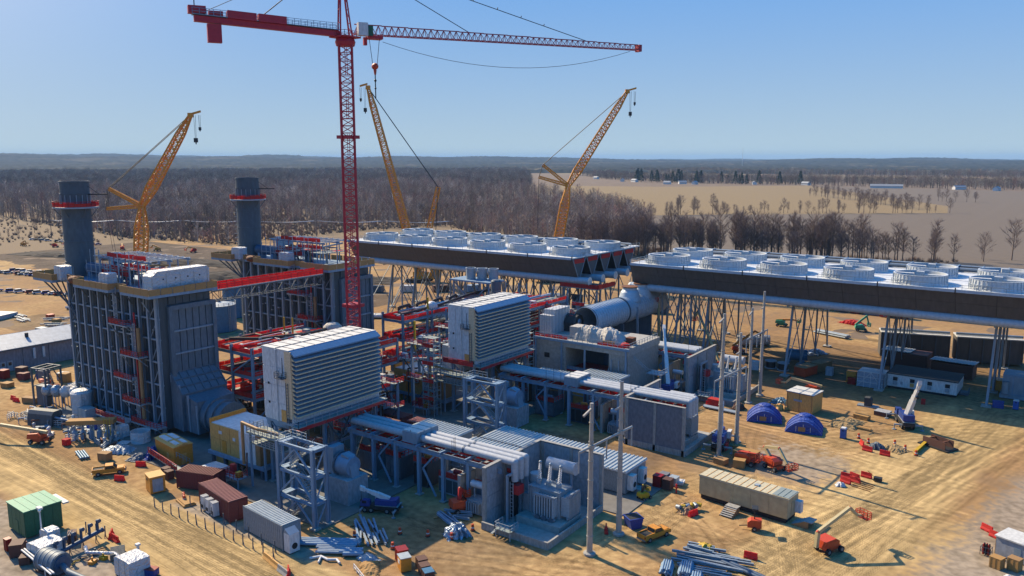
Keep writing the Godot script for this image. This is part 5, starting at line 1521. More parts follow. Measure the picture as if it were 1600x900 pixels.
func make_transformer_bays() -> void:
	var zs := [-99.6, -149.2, -188.2]
	for k in 3:
		var x: float = [-77.0, -77.0, -80.0][k]
		var z: float = zs[k]
		var nm: String = ["nearest", "middle", "farthest"][k]
		var L: float = [17.4, 17.0, 19.0][k]
		basin(V(x, 0, z), [13.0, 14.0, 12.6][k], L, "low concrete oil basin round the " + nm + " transformer")
		transformer(V(x + 7.6, .12, z - 8.4), "grey finned power transformer with white bushings, the " + nm + " bay")
		firewall("tall pale concrete firewall pierced by bus ducts at the " + nm + " bay", V(x, 0, z - 1.0), V(x, 0, z - L), 10.0, M.wall_grey)
		if k == 0: firewall("tall grey concrete firewall behind the nearest transformer", V(x + .7, 0, z - L), V(x + 12.6, 0, z - L), 10.0, M.wall_grey)
		if k == 1: firewall("tall dark grey concrete firewall hiding the middle transformer", V(x + .7, 0, z - .3), V(x + 13.4, 0, z - .3), 10.0, M.wall_dark)
		firewall("short pale concrete wall of the auxiliary bay left of the " + nm + " firewall", V(x - 7.2, 0, z - 3.5), V(x - 7.2, 0, z - 12.0), 6.2, M.concrete_pale)
		var o := thing("auxiliary_transformer", "small grey box transformer with round drum in the side bay by the " + nm + " firewall", "transformer", V(x - 4.0, .1, z - 4.6))
		part(o, "tank", b().box(-1.6, 1.6, .2, 2.6, -1.2, 1.2), M.steel_pale)
		for i in 6: part(o, "radiator_fin", b().box(-1.4 + i * .5, -1.2 + i * .5, .6, 2.3, 1.2, 1.8), M.steel_pale)
		part(o, "conservator", b().tube(V(-1.4, 5.0, 0), V(1.2, 5.0, 0), .6, -1, 12), M.duct)
		part(o, "post", b().bar(V(-.9, 2.6, 0), V(-.9, 4.4, 0), .2).bar(V(.8, 2.6, 0), V(.8, 4.4, 0), .2), M.steel)
		var g := thing("bay_gantry", "dark steel gantry with red cabinet and ladders inside the " + nm + " transformer bay", "gantry", V(x + 2.4, .1, z - 4.0))
		for i in 2: part(g, "post", b().bar(V(0, 0, -i * 4.0), V(0, 8.4, -i * 4.0), .35), M.casing_rib)
		part(g, "beam", b().bar(V(0, 8.2, 0), V(0, 8.2, -4), .35), M.casing_rib)
		part(g, "cabinet", b().box(.2, 1.4, 4.8, 6.4, -2.8, -1.2), M.red)
		part(g, "ladder", b().ladder(V(.6, .1, -.4), V(.6, 7.2, -.4), V(1, 0, 0), V(0, 0, 1), false), M.galvanised)
		part(g, "screen", b().box(-.6, -.4, .2, 7.6, -3.8, -.3), M.dark)
		if k != 1:
			var s := thing("basin_stair", "galvanised step-over stair at the kerb of the " + nm + " basin", "stair", V(x + 5.2, .1, z + .2))
			part(s, "platform", b().box(-1.5, 1.5, 1.4, 1.5, -1.2, 1.0), M.grating)
			part(s, "railing", b().rail([V(-1.5, 1.5, -1.2), V(-1.5, 1.5, 1), V(1.5, 1.5, 1), V(1.5, 1.5, -1.2)], 1.1, 1.0, .08, 2), M.galvanised)
			for i in 4: part(s, "step", b().box(-2.7 + i * .3, -2.3 + i * .3, .15 + i * .33, .22 + i * .33, -.6, .6), M.galvanised)
			part(s, "leg", b().bar(V(1.4, 0, .9), V(1.4, 1.4, .9), .12).bar(V(-1.4, 0, .9), V(-1.4, 1.4, .9), .12), M.galvanised)
	# long electrical buildings with ribbed roofs
	ribbed_house("long grey electrical building with ribbed roof behind the nearest firewall", V(-96.5, 0, -125.2), 32.5, 8.0, 4.6, true)
	ribbed_house("short grey ribbed-roof building between bus ducts and nearest firewall", V(-97.5, 0, -118.6), 17.5, 5.4, 4.6, false)
	ribbed_house("grey ribbed-roof shed in front of the farther stair tower", V(-112, 0, -119.5), 12.0, 7.0, 5.0, false)
	ribbed_house("long pale ribbed-roof building behind the middle bus ducts", V(-112, 0, -163.5), 22.5, 7.5, 6.8, false)
	ribbed_house("pale ribbed-roof building right against the turbine pedestal front", V(-101, 0, -171.6), 11.0, 5.0, 7.0, false)

func ribbed_house(label: String, at: Vector3, L: float, D: float, h: float, extras: bool) -> void:
	var o := thing("electrical_building", label, "building", at)
	part(o, "wall", b().box(0, L, .3, h - .25, -D, 0), M.container_grey)
	part(o, "roof", b().ribs(-.2, L + .2, -D - .25, .25, h - .1, h - .1, .85, .16).box(-.2, L + .2, h - .28, h - .2, -D - .25, .25), M.roof_ribbed)
	part(o, "fascia", b().box(-.22, L + .22, h - .32, h - .08, .25, .3).box(L + .2, L + .25, h - .32, h - .08, -D - .2, .25), M.white)
	for i in int(L / 4): part(o, "wall_panel", b().box(.1 + i * 4, 3.95 + i * 4, .4, h - .4, .01, .06), M.container_grey)
	part(o, "skid", b().box(.2, L - .2, .05, .3, -D + .2, -.2), M.steel_dark)
	part(o, "door", b().box(L + .01, L + .07, .4, 2.6, -D * .45, -D * .45 + 1.1), M.wall_dark)
	if extras:
		for k in 2:
			var c := part(o, "cooling_unit", b().box(L + .06, L + 1.2, .9, 3.6, -2.0 - k * 4.2, -.6 - k * 4.2), M.white)
			part(c, "fan_grille", b().tube(V(L + 1.2, 2.0, -1.3 - k * 4.2), V(L + 1.26, 2.0, -1.3 - k * 4.2), .5, -1, 14), M.dark)
			part(c, "cover", b().box(L + .06, L + 1.25, 3.6, 3.7, -2.05 - k * 4.2, -.55 - k * 4.2), M.white_roof)
		part(o, "stoop", b().box(L + .08, L + 2.2, .05, .8, -D * .45 - .4, -D * .45 + 1.5), M.concrete)

# ---------------------------------------------------------------- air cooled condensers
func condenser(x0: float, x1: float, fans: Array, fz: Array, bents: Array, left: bool) -> void:
	var nm := "left" if left else "right"
	var o := thing("air_cooled_condenser", "huge raised " + nm + " condenser: dark panelled trough, silver duct and white fan rings on legs", "condenser", Vector3.ZERO, 0, "two air cooled condensers")
	var zt := -217.5
	var zb := -264.0
	var yd := 29.0
	for q in [[zt, -225.7], [-226.3, -234.2], [-234.8, -242.7], [-243.3, -251.2], [-251.8, -259.7], [-260.2, zb]]:
		part(o, "deck", b().box(x0, x1, yd - .35, yd, q[1], q[0]), M.deck_grey)
	# outer face panels, two courses, joints between bays
	var n := int(round((x1 - x0) / 8.5))
	for i in n:
		for r in 2:
			var ya: float = [25.65, 22.7][r]
			var yb: float = [28.6, 25.6][r]
			var xa := lerpf(x0, x1, float(i) / n) + .04
			var xb := lerpf(x0, x1, (i + 1.0) / n) - .04
			var f := func(y: float) -> float: return lerpf(-221.0, zt - .1, (y - 22.6) / 6.0)
			part(o, "side_panel", b().obox(V((xa + xb) / 2, (ya + yb) / 2, (f.call(ya) + f.call(yb)) / 2), V((xb - xa) / 2, 0, 0), V(0, (yb - ya) / 2, (f.call(yb) - f.call(ya)) / 2), V(0, -.02, .05)), M.panel_dark)
	part(o, "edge_trim", b().box(x0, x1, yd - .6, yd + .12, zt, zt + .22), M.duct)
	for i in n / 2 + 1:
		var x := lerpf(x0, x1, float(i) / (n / 2))
		part(o, "edge_bracket", b().box(x - .12, x + .12, yd - .9, yd + .5, zt + .05, zt + .35), M.black)
	part(o, "railing", b().rail([V(x0, yd, zt - .5), V(x1, yd, zt - .5)], 1.1, 3.0, .08, 2), M.steel_pale)
	part(o, "railing", b().rail([V(x0, yd, zt), V(x0, yd, zb)], 1.1, 2.5, .08, 2).rail([V(x1, yd, zt), V(x1, yd, zb)], 1.1, 2.5, .08, 2), M.steel_pale)
	# tube bundles in V troughs and the ducts beneath them
	for k in 5:
		var zc := -221.7 - k * 8.5
		for s in [-1, 1]:
			if k == 0 and s == 1: continue
			part(o, "tube_bundle", b().obox(V((x0 + x1) / 2, 25.6, zc + s * 2.35), V((x1 - x0) / 2, 0, 0), V(0, 2.95, s * 1.7), V(0, -.05, .12)), M.void)
		var e := b()
		for xx in [x0 - .05, x1 + .05]:
			e.fquad(V(xx, 22.7, zc - .7), V(xx, 22.7, zc + .7), V(xx, 28.6, zc + 3.9), V(xx, 28.6, zc - 3.9), V(1 if xx > x0 else -1, 0, 0))
			e.fquad(V(xx - .08, 22.7, zc - .7), V(xx - .08, 22.7, zc + .7), V(xx - .08, 28.6, zc + 3.9), V(xx - .08, 28.6, zc - 3.9), V(-1, 0, 0))
		part(o, "end_plate", e, M.casing)
		part(o, "end_frame", b().bar(V(x1 + .1, 22.7, zc - .7), V(x1 + .1, 28.6, zc - 3.9), .22).bar(V(x1 + .1, 22.7, zc + .7), V(x1 + .1, 28.6, zc + 3.9), .22), M.casing_rib)
		if left: part(o, "safety_netting", b().net([V(x1 + .25, 27.1, zc + 3.0), V(x1 + .25, 27.1, zc - 3.0)], 1.4, R), M.net_red)
		var over := 4.0 if left else 1.0
		var d := part(o, "steam_duct", b().tube(V(x0 - (0.0 if left else 1.2), 21.55, zc + .1), V(x1 + over, 21.55, zc + .1), 1.15, -1, 20), M.duct)
		var rings := b()
		var m := int((x1 - x0) / (3.0 if k == 0 else 9.0))
		for i in m:
			var x := lerpf(x0, x1, (i + .5) / m)
			rings.tube(V(x, 21.55, zc + .1), V(x + .14, 21.55, zc + .1), 1.21, -1, 16)
		part(d, "duct_ring", rings, M.duct)
		if left: part(d, "end_cap", b().tube(V(x1 + over, 21.55, zc + .1), V(x1 + over + .2, 21.55, zc + .1), 1.35, -1, 20), M.white)
	if not left:
		part(o, "duct_elbow", b().ball(V(x0 - 1.2, 21.55, -221.6), 1.2, 14, 8).tube(V(x0 - 1.2, 21.5, -221.6), V(x0 - 2.2, 19.0, -222.5), 1.15, -1, 16), M.duct)
	# fan rings
	var ring := b().lathe(Vector3.ZERO, [Vector2(6.9, 0), Vector2(6.65, .8), Vector2(6.6, 2.5), Vector2(6.75, 2.6), Vector2(6.35, 2.6), Vector2(6.3, .4), Vector2(6.2, .1)], 40).mesh()
	var rb := b()
	for i in 40:
		var a := TAU * (i + .5) / 40
		var d := V(cos(a), 0, sin(a))
		rb.bar(d * 6.78 + V(0, .1, 0), d * 6.72 + V(0, 2.5, 0), .14)
	rb.lathe(V(0, 1.3, 0), [Vector2(6.6, -.07), Vector2(6.76, -.07), Vector2(6.76, .07), Vector2(6.6, .07)], 40)
	var rbm := rb.mesh()
	var bl := b()
	for i in 5:
		var a := TAU * i / 5.0
		var d := V(cos(a), 0, sin(a))
		var s := V(-sin(a), 0, cos(a))
		bl.obox(d * 3.5 + V(0, 1.5, 0), d * 2.6, s * .5 + V(0, .14, 0), V(0, .04, 0))
	bl.tube(V(0, 1.2, 0), V(0, 1.8, 0), .9, -1, 12)
	var blm := bl.mesh()
	var br := b().box(-6.5, -1.6, 2.0, 2.5, -.7, .7).box(1.0, 6.5, 2.0, 2.4, -.6, .6).box(-1.0, .9, 1.9, 3.1, -.7, .7).mesh()
	var floor_m := b().lathe(Vector3.ZERO, [Vector2(6.2, .12), Vector2(.01, .12)], 24).mesh()
	var lad := b().rail([V(-6.6, .2, 4.2), V(-4.6, .2, 6.4), V(-1.5, .2, 7.3)], 1.2, .9, .12, 3).ladder(V(-6.2, .1, 4.0), V(-6.2, 2.6, 4.0), V(.4, 0, .6), V(-1, 0, .6), false).mesh()
	for x in fans:
		for z in fz:
			var f := part(o, "fan_ring", ring, M.fan)
			f.position = V(x, yd, z)
			f.scale = Vector3(.92, .94, .92)
			f.rotation.y = R.randf_range(-.2, .2)
			part(f, "stiffener", rbm, M.fan)
			part(f, "fan_blades", blm, M.steel_dark)
			part(f, "motor_bridge", br, M.white)
			part(f, "guard_floor", floor_m, M.void)
			part(f, "access_ladder", lad, M.galvanised)
	# pipes along the rear edge
	for k in 4: part(o, "manifold_pipe", b().tube(V(x0 + 4, yd + .5 + k * .12, -253.0 - k * 2.1), V(x1 - 1, yd + .5 + k * .12, -253.0 - k * 2.1), .38, -1, 8), [M.steel_dark, M.steel_pale, M.black, M.steel_pale][k])
	for i in int((x1 - x0) / 6): part(o, "pipe_stand", b().box(x0 + 4 + i * 6, x0 + 4.25 + i * 6, yd, yd + 1.3, -260, -252.4), M.steel)
	# legs: braced bents
	for x in bents:
		var zz := [-224.0, -239.0, -254.0, -268.0]
		var top := [-227.5, -240.0, -252.5, -263.0]
		for i in 4:
			part(o, "leg", b().bar(V(x, .3, zz[i]), V(x + .4, 20.3, top[i]), .52), M.casing_rib)
			part(o, "footing", b().box(x - 1.1, x + 1.1, .02, .4, zz[i] - 1.1, zz[i] + 1.1), M.concrete)
			if i < 3 and not (x > -20.0 and x < 0.0):
				part(o, "leg_brace", b().bar(V(x, .8, zz[i]), V(x + .4, 19.5, top[i + 1]), .22), M.casing_rib)
				part(o, "leg_brace", b().bar(V(x + .2, .8, zz[i + 1]), V(x + .6, 19.5, top[i]), .22), M.casing_rib)
		part(o, "head_beam", b().bar(V(x + .4, 20.35, -222), V(x + .4, 20.35, -264), .5, .7), M.steel)
	for z in [-227.5, -240.0, -252.5, -263.0]: part(o, "long_beam", b().bar(V(x0, 20.35, z), V(x1, 20.35, z), .4, .6), M.steel_dark)
	for i in bents.size() - 1:
		if (left and i % 2 == 1) or (not left and i > 1): continue
		var a: float = bents[i]
		var c: float = bents[i + 1]
		for z in [-226.0, -240.0]:
			for h in 2:
				part(o, "leg_brace", b().bar(V(a, .6 + h * 10.0, z), V((a + c) / 2, 10.2 + h * 10, z), .26).bar(V(c, .6 + h * 10, z), V((a + c) / 2, 10.2 + h * 10, z), .26), M.casing_rib)
			part(o, "leg", b().bar(V((a + c) / 2, .3, z), V((a + c) / 2, 20.3, z), .45), M.casing_rib)

func make_condensers() -> void:
	condenser(-232.0, -131.5, [-137.6, -154.6, -171.8, -188.8, -205.8, -222.8], [-227.0, -247.6], [-134.0, -146.0, -158.0, -170.0, -182.0, -194.0, -206.0, -218.0, -230.0], true)
	condenser(-111.5, 9.5, [-102.3, -85.2, -68.2, -51.2, -34.0, -17.0, .0], [-225.2, -242.8], [-109.0, -99.7, -90.5, -66.0, -41.5, -17.0, 7.0], false)
	# braced steel and stair between the two condensers
	var o := thing("condenser_stair", "red-netted landing on dark braced legs at the left condenser's open end", "platform", V(-131, 0, -222))
	for x in [-6.0, 6.0]:
		for z in [0.0, -9.0]:
			part(o, "leg", b().bar(V(x, .1, z), V(x, 19.0, z), .45), M.casing_rib)
			part(o, "brace", b().bar(V(-6, .6, z), V(6, 9.5, z), .25).bar(V(6, 9.8, z), V(-6, 18.6, z), .25), M.casing_rib)
	part(o, "deck", b().box(-7, 7, 19.0, 19.3, -10, 1), M.grating)
	part(o, "safety_netting", b().net([V(-7, 19.3, 1), V(7, 19.3, 1), V(7, 19.3, -10)], 1.5, R), M.net_red)
	part(o, "railing", b().rail([V(-7, 19.3, 1), V(7, 19.3, 1), V(7, 19.3, -10)], 1.2, 1.6, .09, 3), M.red)
	part(o, "screen_wall", b().box(-6, -2, .3, 16, -5, -4.8).box(1.5, 5.5, .3, 14, -7, -6.8), M.steel_dark)

# ---------------------------------------------------------------- steam turbine hall
func make_steam_turbine() -> void:
	var o := thing("turbine_pedestal", "massive concrete steam turbine table with deep opening in its front", "pedestal")
	part(o, "table", b().box(-119, -91, 11.2, 13.0, -196, -178), M.concrete)
	part(o, "left_block", b().box(-119, -109.4, .1, 11.2, -195.8, -178.2), M.concrete)
	part(o, "right_pier", b().box(-96.6, -91.2, .1, 11.2, -195.8, -178.2), M.concrete_pale)
	part(o, "back_wall", b().box(-109.4, -96.6, .1, 11.2, -195.6, -188), M.steel_dark)
	part(o, "window_recess", b().box(-116.0, -114.4, 7.6, 8.9, -178.25, -178.15), M.dark)
	for q in [[-103.4, 5.0, 11.2], [-110.4, .2, 12.6], [-91.6, .2, 12.6], [-118.6, .2, 12.6]]: part(o, "steel_post", b().bar(V(q[0], q[1], -177.8), V(q[0], q[2], -177.8), .4), M.steel)
	part(o, "beam", b().ibeam(V(-109.4, 5.6, -179), V(-96.6, 5.6, -179), .5, .7), M.steel)
	part(o, "red_floor", b().box(-109.2, -96.8, 4.9, 5.15, -187.8, -178.6), M.red)
	part(o, "blue_cabinet", b().box(-101.8, -97.6, 6.2, 9.0, -186, -185), M.pipe_blue)
	part(o, "edge_beam", b().box(-119.3, -90.7, 12.4, 13.05, -177.98, -177.6), M.steel)
	part(o, "railing", b().rail([V(-119, 13, -178.2), V(-91.2, 13, -178.2), V(-91.2, 13, -195)], 1.2, 1.5, .09, 2), M.galvanised)
	part(o, "safety_netting", b().net([V(-119, 13.05, -178.3), V(-109, 13.05, -178.3)], .9, R), M.net_red)
	part(o, "safety_netting", b().net([V(-100, 13.05, -178.3), V(-92, 13.05, -178.3)], .8, R), M.net_red)
	for k in 8:
		var y := R.randf_range(1, 10)
		part(o, "wall_pipe", b().bar(V(-97 + k * .7, .2, -177.7), V(-97 + k * .7, 5 + (k % 3) * 2.4, -177.7), .3), [M.steel, M.steel_pale, M.casing_rib][k % 3])
	part(o, "stair", b().rail([V(-90.6, 10, -180), V(-86.5, 7.2, -180)], 1.1, 1.0, .09, 2).rail([V(-86.5, 7.2, -180), V(-83, 7.2, -180), V(-83, 7.2, -184)], 1.1, 1.0, .09, 2).box(-87, -83, 7.0, 7.2, -184, -180).bar(V(-83.2, .1, -180.2), V(-83.2, 7, -180.2), .3).bar(V(-86.8, .1, -183.8), V(-86.8, 7, -183.8), .3), M.galvanised)
	# covered generator, turbine casing, wrapped scaffold
	var rg := RandomNumberGenerator.new()
	rg.seed = 8
	var nz := FastNoiseLite.new()
	nz.frequency = .35
	var g := thing("generator_cover", "wide white tarpaulin draped in folds over the generator on the turbine table", "tarpaulin", V(-101.4, 13.0, -182.6))
	part(g, "cloth", drape(7.4, 2.6, [1.4, 3.6, 3.7, 3.1, 3.9, 3.2, 1.2], nz, 0.45), M.tarp_white)
	part(g, "block", b().box(-8.4, -5.6, .1, 3.2, -2.2, 1.8), M.tarp_white)
	part(g, "timber", b().box(2.2, 5.6, .05, 1.0, 2.3, 3.0), M.plywood)
	solo("red_bundle", "red plastic bundle at the right corner of the turbine table", "bundle", b().ball(V(0, .6, 0), 1.0, 8, 4, V(1.4, .7, .8)), M.net_red, V(-92.6, 13.0, -179.6))
	solo("orange_crate", "small rust-orange crate on the right of the turbine table", "crate", b().box(-1, 1, 0, 1.8, -1, 1), M.rust, V(-93.2, 13.01, -183.5))
	g = thing("turbine_casing", "dark grey rounded steam turbine casing in front of the open duct", "turbine", V(-115.6, 13.0, -189.8), 90)
	part(g, "shell", b().prism([Vector2(-2.2, .1), Vector2(2.2, .1), Vector2(2.4, 2.6), Vector2(1.5, 4.2), Vector2(0, 4.7), Vector2(-1.5, 4.2), Vector2(-2.4, 2.6)], -4.6, 3.4), M.roof_dark)
	for k in 5: part(g, "rib", b().prism([Vector2(-2.35, .1), Vector2(2.35, .1), Vector2(2.55, 2.65), Vector2(1.6, 4.35), Vector2(0, 4.85), Vector2(-1.6, 4.35), Vector2(-2.55, 2.65)], -4.2 + k * 1.6, -4.0 + k * 1.6), M.roof_dark)
	part(g, "flange_cover", b().ball(V(0, 2.6, 3.4), .9, 8, 5, V(1, 1, .5)), M.tarp_silver)
	g = thing("wrapped_scaffold", "tall white plastic-wrapped scaffold beside the dark turbine casing", "scaffold", V(-117.6, 13.0, -184.6))
	part(g, "wrapping", b().prism([Vector2(-1.8, .1), Vector2(1.8, .1), Vector2(1.75, 4.8), Vector2(1.9, 6.6), Vector2(-1.9, 6.4)], -6.0, 1.6), M.wrap)
	part(g, "skirt", b().box(-1.9, 1.9, .1, 5.2, 1.62, 3.4), M.wrap)
	for k in 6: part(g, "pole", b().bar(V(-1.9 + k * .76, .1, 3.5), V(-1.9 + k * .76, 7.2, 3.5), .08).bar(V(1.95, .1, 3 - k * 1.6), V(1.95, 7.4, 3 - k * 1.6), .08), M.galvanised)
	# exhaust duct
	g = thing("exhaust_duct", "huge ribbed silver exhaust duct, open at its near end, leading under the condensers", "duct", V(-110.2, 16.2, -189.5))
	var r := 3.75
	var prof := [Vector2(r, 0), Vector2(r, 42), Vector2(0.01, 42)]
	var sh := b()
	for i in 36:
		var a := TAU * i / 36
		var c := TAU * (i + 1) / 36
		for zz in [[0.0, 42.0]]:
			var d := V(cos(a), sin(a), 0)
			var e := V(cos(c), sin(c), 0)
			sh.squad(d * r, e * r, e * r + V(1.5, 0, -zz[1]), d * r + V(1.5, 0, -zz[1]), d, e, e, d)
			sh.squad(d * (r - .12), e * (r - .12), e * (r - .12) + V(1.5, 0, -41), d * (r - .12) + V(1.5, 0, -41), -d, -e, -e, -d)
			sh.fquad(d * r, e * r, e * (r - .12), d * (r - .12), V(0, 0, 1))
			sh.tri(V(1.5, 0, -42), d * r + V(1.5, 0, -42), e * r + V(1.5, 0, -42))
	part(g, "shell", sh, M.duct)
	for k in 26:
		var z := -.3 - k * 1.25
		var big := k == 14
		part(g, "rib", b().tube(V(1.5 * -z / 42, 0, z), V(1.5 * -z / 42, 0, z - (.4 if big else .14)), r + (.28 if big else .13), -1, 32), M.steel_dark if big or k == 0 else M.duct).mesh = hoop(r, r + (.28 if big else .13), .4 if big else .14, 36)
		g.get_child(-1).position = V(1.5 * -z / 42, 0, z)
	for k in 3:
		var z := -24.0 - k * 7.6
		part(g, "riser", b().lathe(V(1.0, 0, z), [Vector2(3.4, 2.4), Vector2(2.6, 4.9), Vector2(2.1, 5.6), Vector2(2.1, 6.4)], 24), M.duct)
		part(g, "riser_flange", b().lathe(V(1.0, 6.3, z), [Vector2(1.4, 0), Vector2(2.4, 0), Vector2(2.4, .25), Vector2(.01, .25)], 24), M.rust)
	part(g, "red_cradle", b().box(-4.6, -3.4, -4, 1.2, .6, 1.0), M.red)
	for k in 4: part(g, "saddle", b().box(-3.2, 3.8, -16, -3.0, -6.6 - k * 9, -6 - k * 9), M.steel_dark)
	for s in [-1, 1]: part(g, "support_leg", b().bar(V(s * 5.2, -16, -22), V(s * 4.6, 1, -22), .5).bar(V(s * 5.2, -16, -36), V(s * 4.6, 1, -36), .5), M.casing_rib)
	# goods round the pedestal foot
	wrapped_box("pale wrapped crate on the ground before the turbine table", V(-88.6, .1, -174.4), V(3.2, 4.4, 2.8))
	solo("orange_box", "orange-yellow generator box in front of the turbine table", "box", b().box(-1.6, 1.6, 0, 2.8, -1.2, 1.2).box(-1.5, 1.5, 2.8, 2.95, -1.1, 1.1), M.amber, V(-86.4, .1, -171.6))

func hoop(r0: float, r1: float, w: float, seg: int) -> ArrayMesh:
	var m := b()
	for i in seg:
		var a := TAU * i / seg
		var c := TAU * (i + 1) / seg
		var d := V(cos(a), sin(a), 0)
		var e := V(cos(c), sin(c), 0)
		m.squad(d * r1, e * r1, e * r1 + V(0, 0, -w), d * r1 + V(0, 0, -w), d, e, e, d)
		m.fquad(d * r0, e * r0, e * r1, d * r1, V(0, 0, 1))
		m.fquad(d * r0 + V(0, 0, -w), e * r0 + V(0, 0, -w), e * r1 + V(0, 0, -w), d * r1 + V(0, 0, -w), V(0, 0, -1))
	return m.mesh()

# a cloth lying over a row of humps along x
func drape(hx: float, hz: float, hs: Array, nz: FastNoiseLite, rough: float) -> MB:
	var m := b()
	var nx := 36
	var n2 := 18
	var f := func(i: int, j: int) -> Vector3:
		var u := float(i) / nx
		var w := float(j) / n2
		var k := u * (hs.size() - 1)
		var a := int(minf(k, hs.size() - 2))
		var h: float = lerpf(hs[a], hs[a + 1], smoothstep(0, 1, k - a))
		var s := 1.0 - pow(absf(w * 2 - 1), 3.0)
		var x := lerpf(-hx, hx, u)
		var z := lerpf(-hz, hz, w)
		return V(x + nz.get_noise_2d(z * 3, x) * rough, maxf(0.05, h * (0.03 + 0.97 * s) + nz.get_noise_2d(x * 2, z * 2) * rough), z + nz.get_noise_2d(x * 3, 9) * rough * (1.0 + 1.5 * absf(w * 2 - 1)))
	for i in nx:
		for j in n2: m.fquad(f.call(i, j), f.call(i + 1, j), f.call(i + 1, j + 1), f.call(i, j + 1), Vector3.UP)
	return m

# ---------------------------------------------------------------- cranes
func make_tower_crane() -> void:
	var o := thing("tower_crane", "tall red lattice tower crane with long jib over the whole plant", "tower crane", V(-129.5, 0, -122.6))
	var sec := b().lattice(V(0, 0, 0), V(0, 5.9, 0), 2.6, 2.6, 4, .34, .16, V(1, 0, 1)).mesh()
	for k in 14: part(o, "mast_section", sec, M.crane_red).position = V(0, .3 + k * 5.9, 0)
	part(o, "base_block", b().box(-3.2, 3.2, 0, .8, -3.2, 3.2), M.concrete)
	for y in [64.0, 28.0]: part(o, "tie_collar", b().box(-1.7, 1.7, y, y + .7, -1.7, 1.7), M.crane_red)
	for k in 9: part(o, "mast_ladder", b().ladder(V(.5, 5 + k * 9.0, .4), V(.5, 11 + k * 9.0, .4), V(1, 0, 0), V(0, 0, 1), false), M.crane_red)
	part(o, "slew_ring", b().lathe(V(0, 82.9, 0), [Vector2(.01, 0), Vector2(1.9, 0), Vector2(2.1, .8), Vector2(1.8, 1.6), Vector2(.01, 1.6)], 16), M.crane_red)
	part(o, "slew_platform", b().box(-2.3, 2.3, 84.5, 84.8, -2.3, 2.3).rail([V(-2.2, 84.8, -2.2), V(2.2, 84.8, -2.2), V(2.2, 84.8, 2.2), V(-2.2, 84.8, 2.2), V(-2.2, 84.8, -2.2)], 1.0, 1.2, .08, 2), M.crane_red)
	var j := V(.488, 0, -.873)
	var s := V(.873, 0, .488)
	var top := V(0, 84.8, 0)
	var head := V(0, 101, 0) - j * .6
	var hd := b()
	for q in [[1, 1], [1, -1], [-1, 1], [-1, -1]]: hd.bar(top + j * 1.2 * q[0] + s * 1.1 * q[1], head + s * .25 * q[1], .26)
	for k in 6:
		var f := k / 6.0
		var p := top.lerp(head, f)
		var w := lerpf(1.2, .3, f)
		hd.bar(p + s * w + j * w, p - s * w + j * w, .12); hd.bar(p + s * w - j * w, p - s * w - j * w, .12)
		hd.bar(p + s * w + j * w, top.lerp(head, f + .16) - s * w * .8 + j * w * .8, .1)
	part(o, "tower_head", hd, M.crane_red)
	# jib: triangular lattice in sections
	var jm: Material = mat("jib_grey", H("b02740"), .55, .1, "grime", .2)
	for k in 12:
		var a := top + j * (2.0 + k * 5.85) + V(0, .6 + k * .05, 0)
		var c := top + j * (2.0 + (k + 1) * 5.85) + V(0, .6 + (k + 1) * .05, 0)
		var d := 2.0 - k * .07
		var m := b()
		for q in [-1, 1]: m.bar(a + s * q * .8, c + s * q * .8, .17)
		m.bar(a + V(0, d, 0), c + V(0, d, 0), .2)
		for i in 4:
			var p := a.lerp(c, i / 4.0)
			var p2 := a.lerp(c, (i + .5) / 4.0)
			var p3 := a.lerp(c, (i + 1) / 4.0)
			for q in [-1, 1]:
				m.bar(p + s * q * .8, p2 + V(0, d, 0), .1); m.bar(p2 + V(0, d, 0), p3 + s * q * .8, .1)
			m.bar(p + s * .8, p - s * .8, .1); m.bar(p + s * .8, p3 - s * .8, .08)
		part(o, "jib_section", m, M.crane_red if k < 2 else jm)
	part(o, "jib_tip", b().obox(top + j * 72.4 + V(0, 1.6, 0), j * .4, V(0, .8, 0), s * .9), jm)
	# counter jib
	part(o, "counter_jib", b().obox(top - j * 15.2 + V(0, .7 + .3, 0), j * 14.0 + V(0, -.6, 0), V(0, .55, 0), s * .75), M.crane_red)
	for q in [-1, 1]: part(o, "walkway_railing", b().rail([top - j * 1.5 + s * q * 1.1 + V(0, 1.2, 0), top - j * 29.5 + s * q * 1.1 + V(0, 2.3, 0)], 1.2, 1.3, .08, 2), M.steel)
	part(o, "walkway", b().obox(top - j * 15.4 + V(0, 1.75, 0), j * 14.0 + V(0, -.6, 0), V(0, .06, 0), s * 1.15), M.steel)
	for q in [14.6, 20.4]: part(o, "side_panel", b().obox(top - j * q + V(0, 2.3 + (q - 14) * .04, 0), j * 2.7 + V(0, -.12, 0), V(0, .75, 0), s * 1.2), M.crane_red)
	part(o, "ballast", b().obox(top - j * 25.6 + V(0, -1.0, 0), j * 1.3, V(0, 1.7, 0), s * .8), M.crane_red)
	part(o, "winch", b().obox(top - j * 28.6 + V(0, 3.2, 0), j * 1.6, V(0, .7, 0), s * 1.0).obox(top - j * 25.2 + V(0, 2.7, 0), j * 1.3, V(0, .45, 0), s * .9), M.crane_red)
	part(o, "wind_post", b().bar(top - j * 29 + V(0, 2, 0), top - j * 29 + V(0, 6.6, 0), .14).bar(top - j * 30.4 + V(0, 5.8, 0), top - j * 27.6 + V(0, 5.8, 0), .2), M.black)
	part(o, "cab", b().obox(top + j * 3.2 + s * 1.9 + V(0, 1.4, 0), j * 1.0, V(0, 1.3, 0), s * .75), M.white)
	part(o, "cab_window", b().obox(top + j * 4.23 + s * 1.9 + V(0, 1.6, 0), j * .03, V(0, .9, 0), s * .65), M.glass)
	part(o, "switch_cabinet", b().obox(top + j * 4.9 + s * 1.2 + V(0, 1.3, 0), j * .6, V(0, 1.0, 0), s * .6), M.green)
	var pd := b()
	for q in [28.0, 58.0]: pd.tube(head, top + j * q + V(0, 2.4, 0), .09, -1, 5, false)
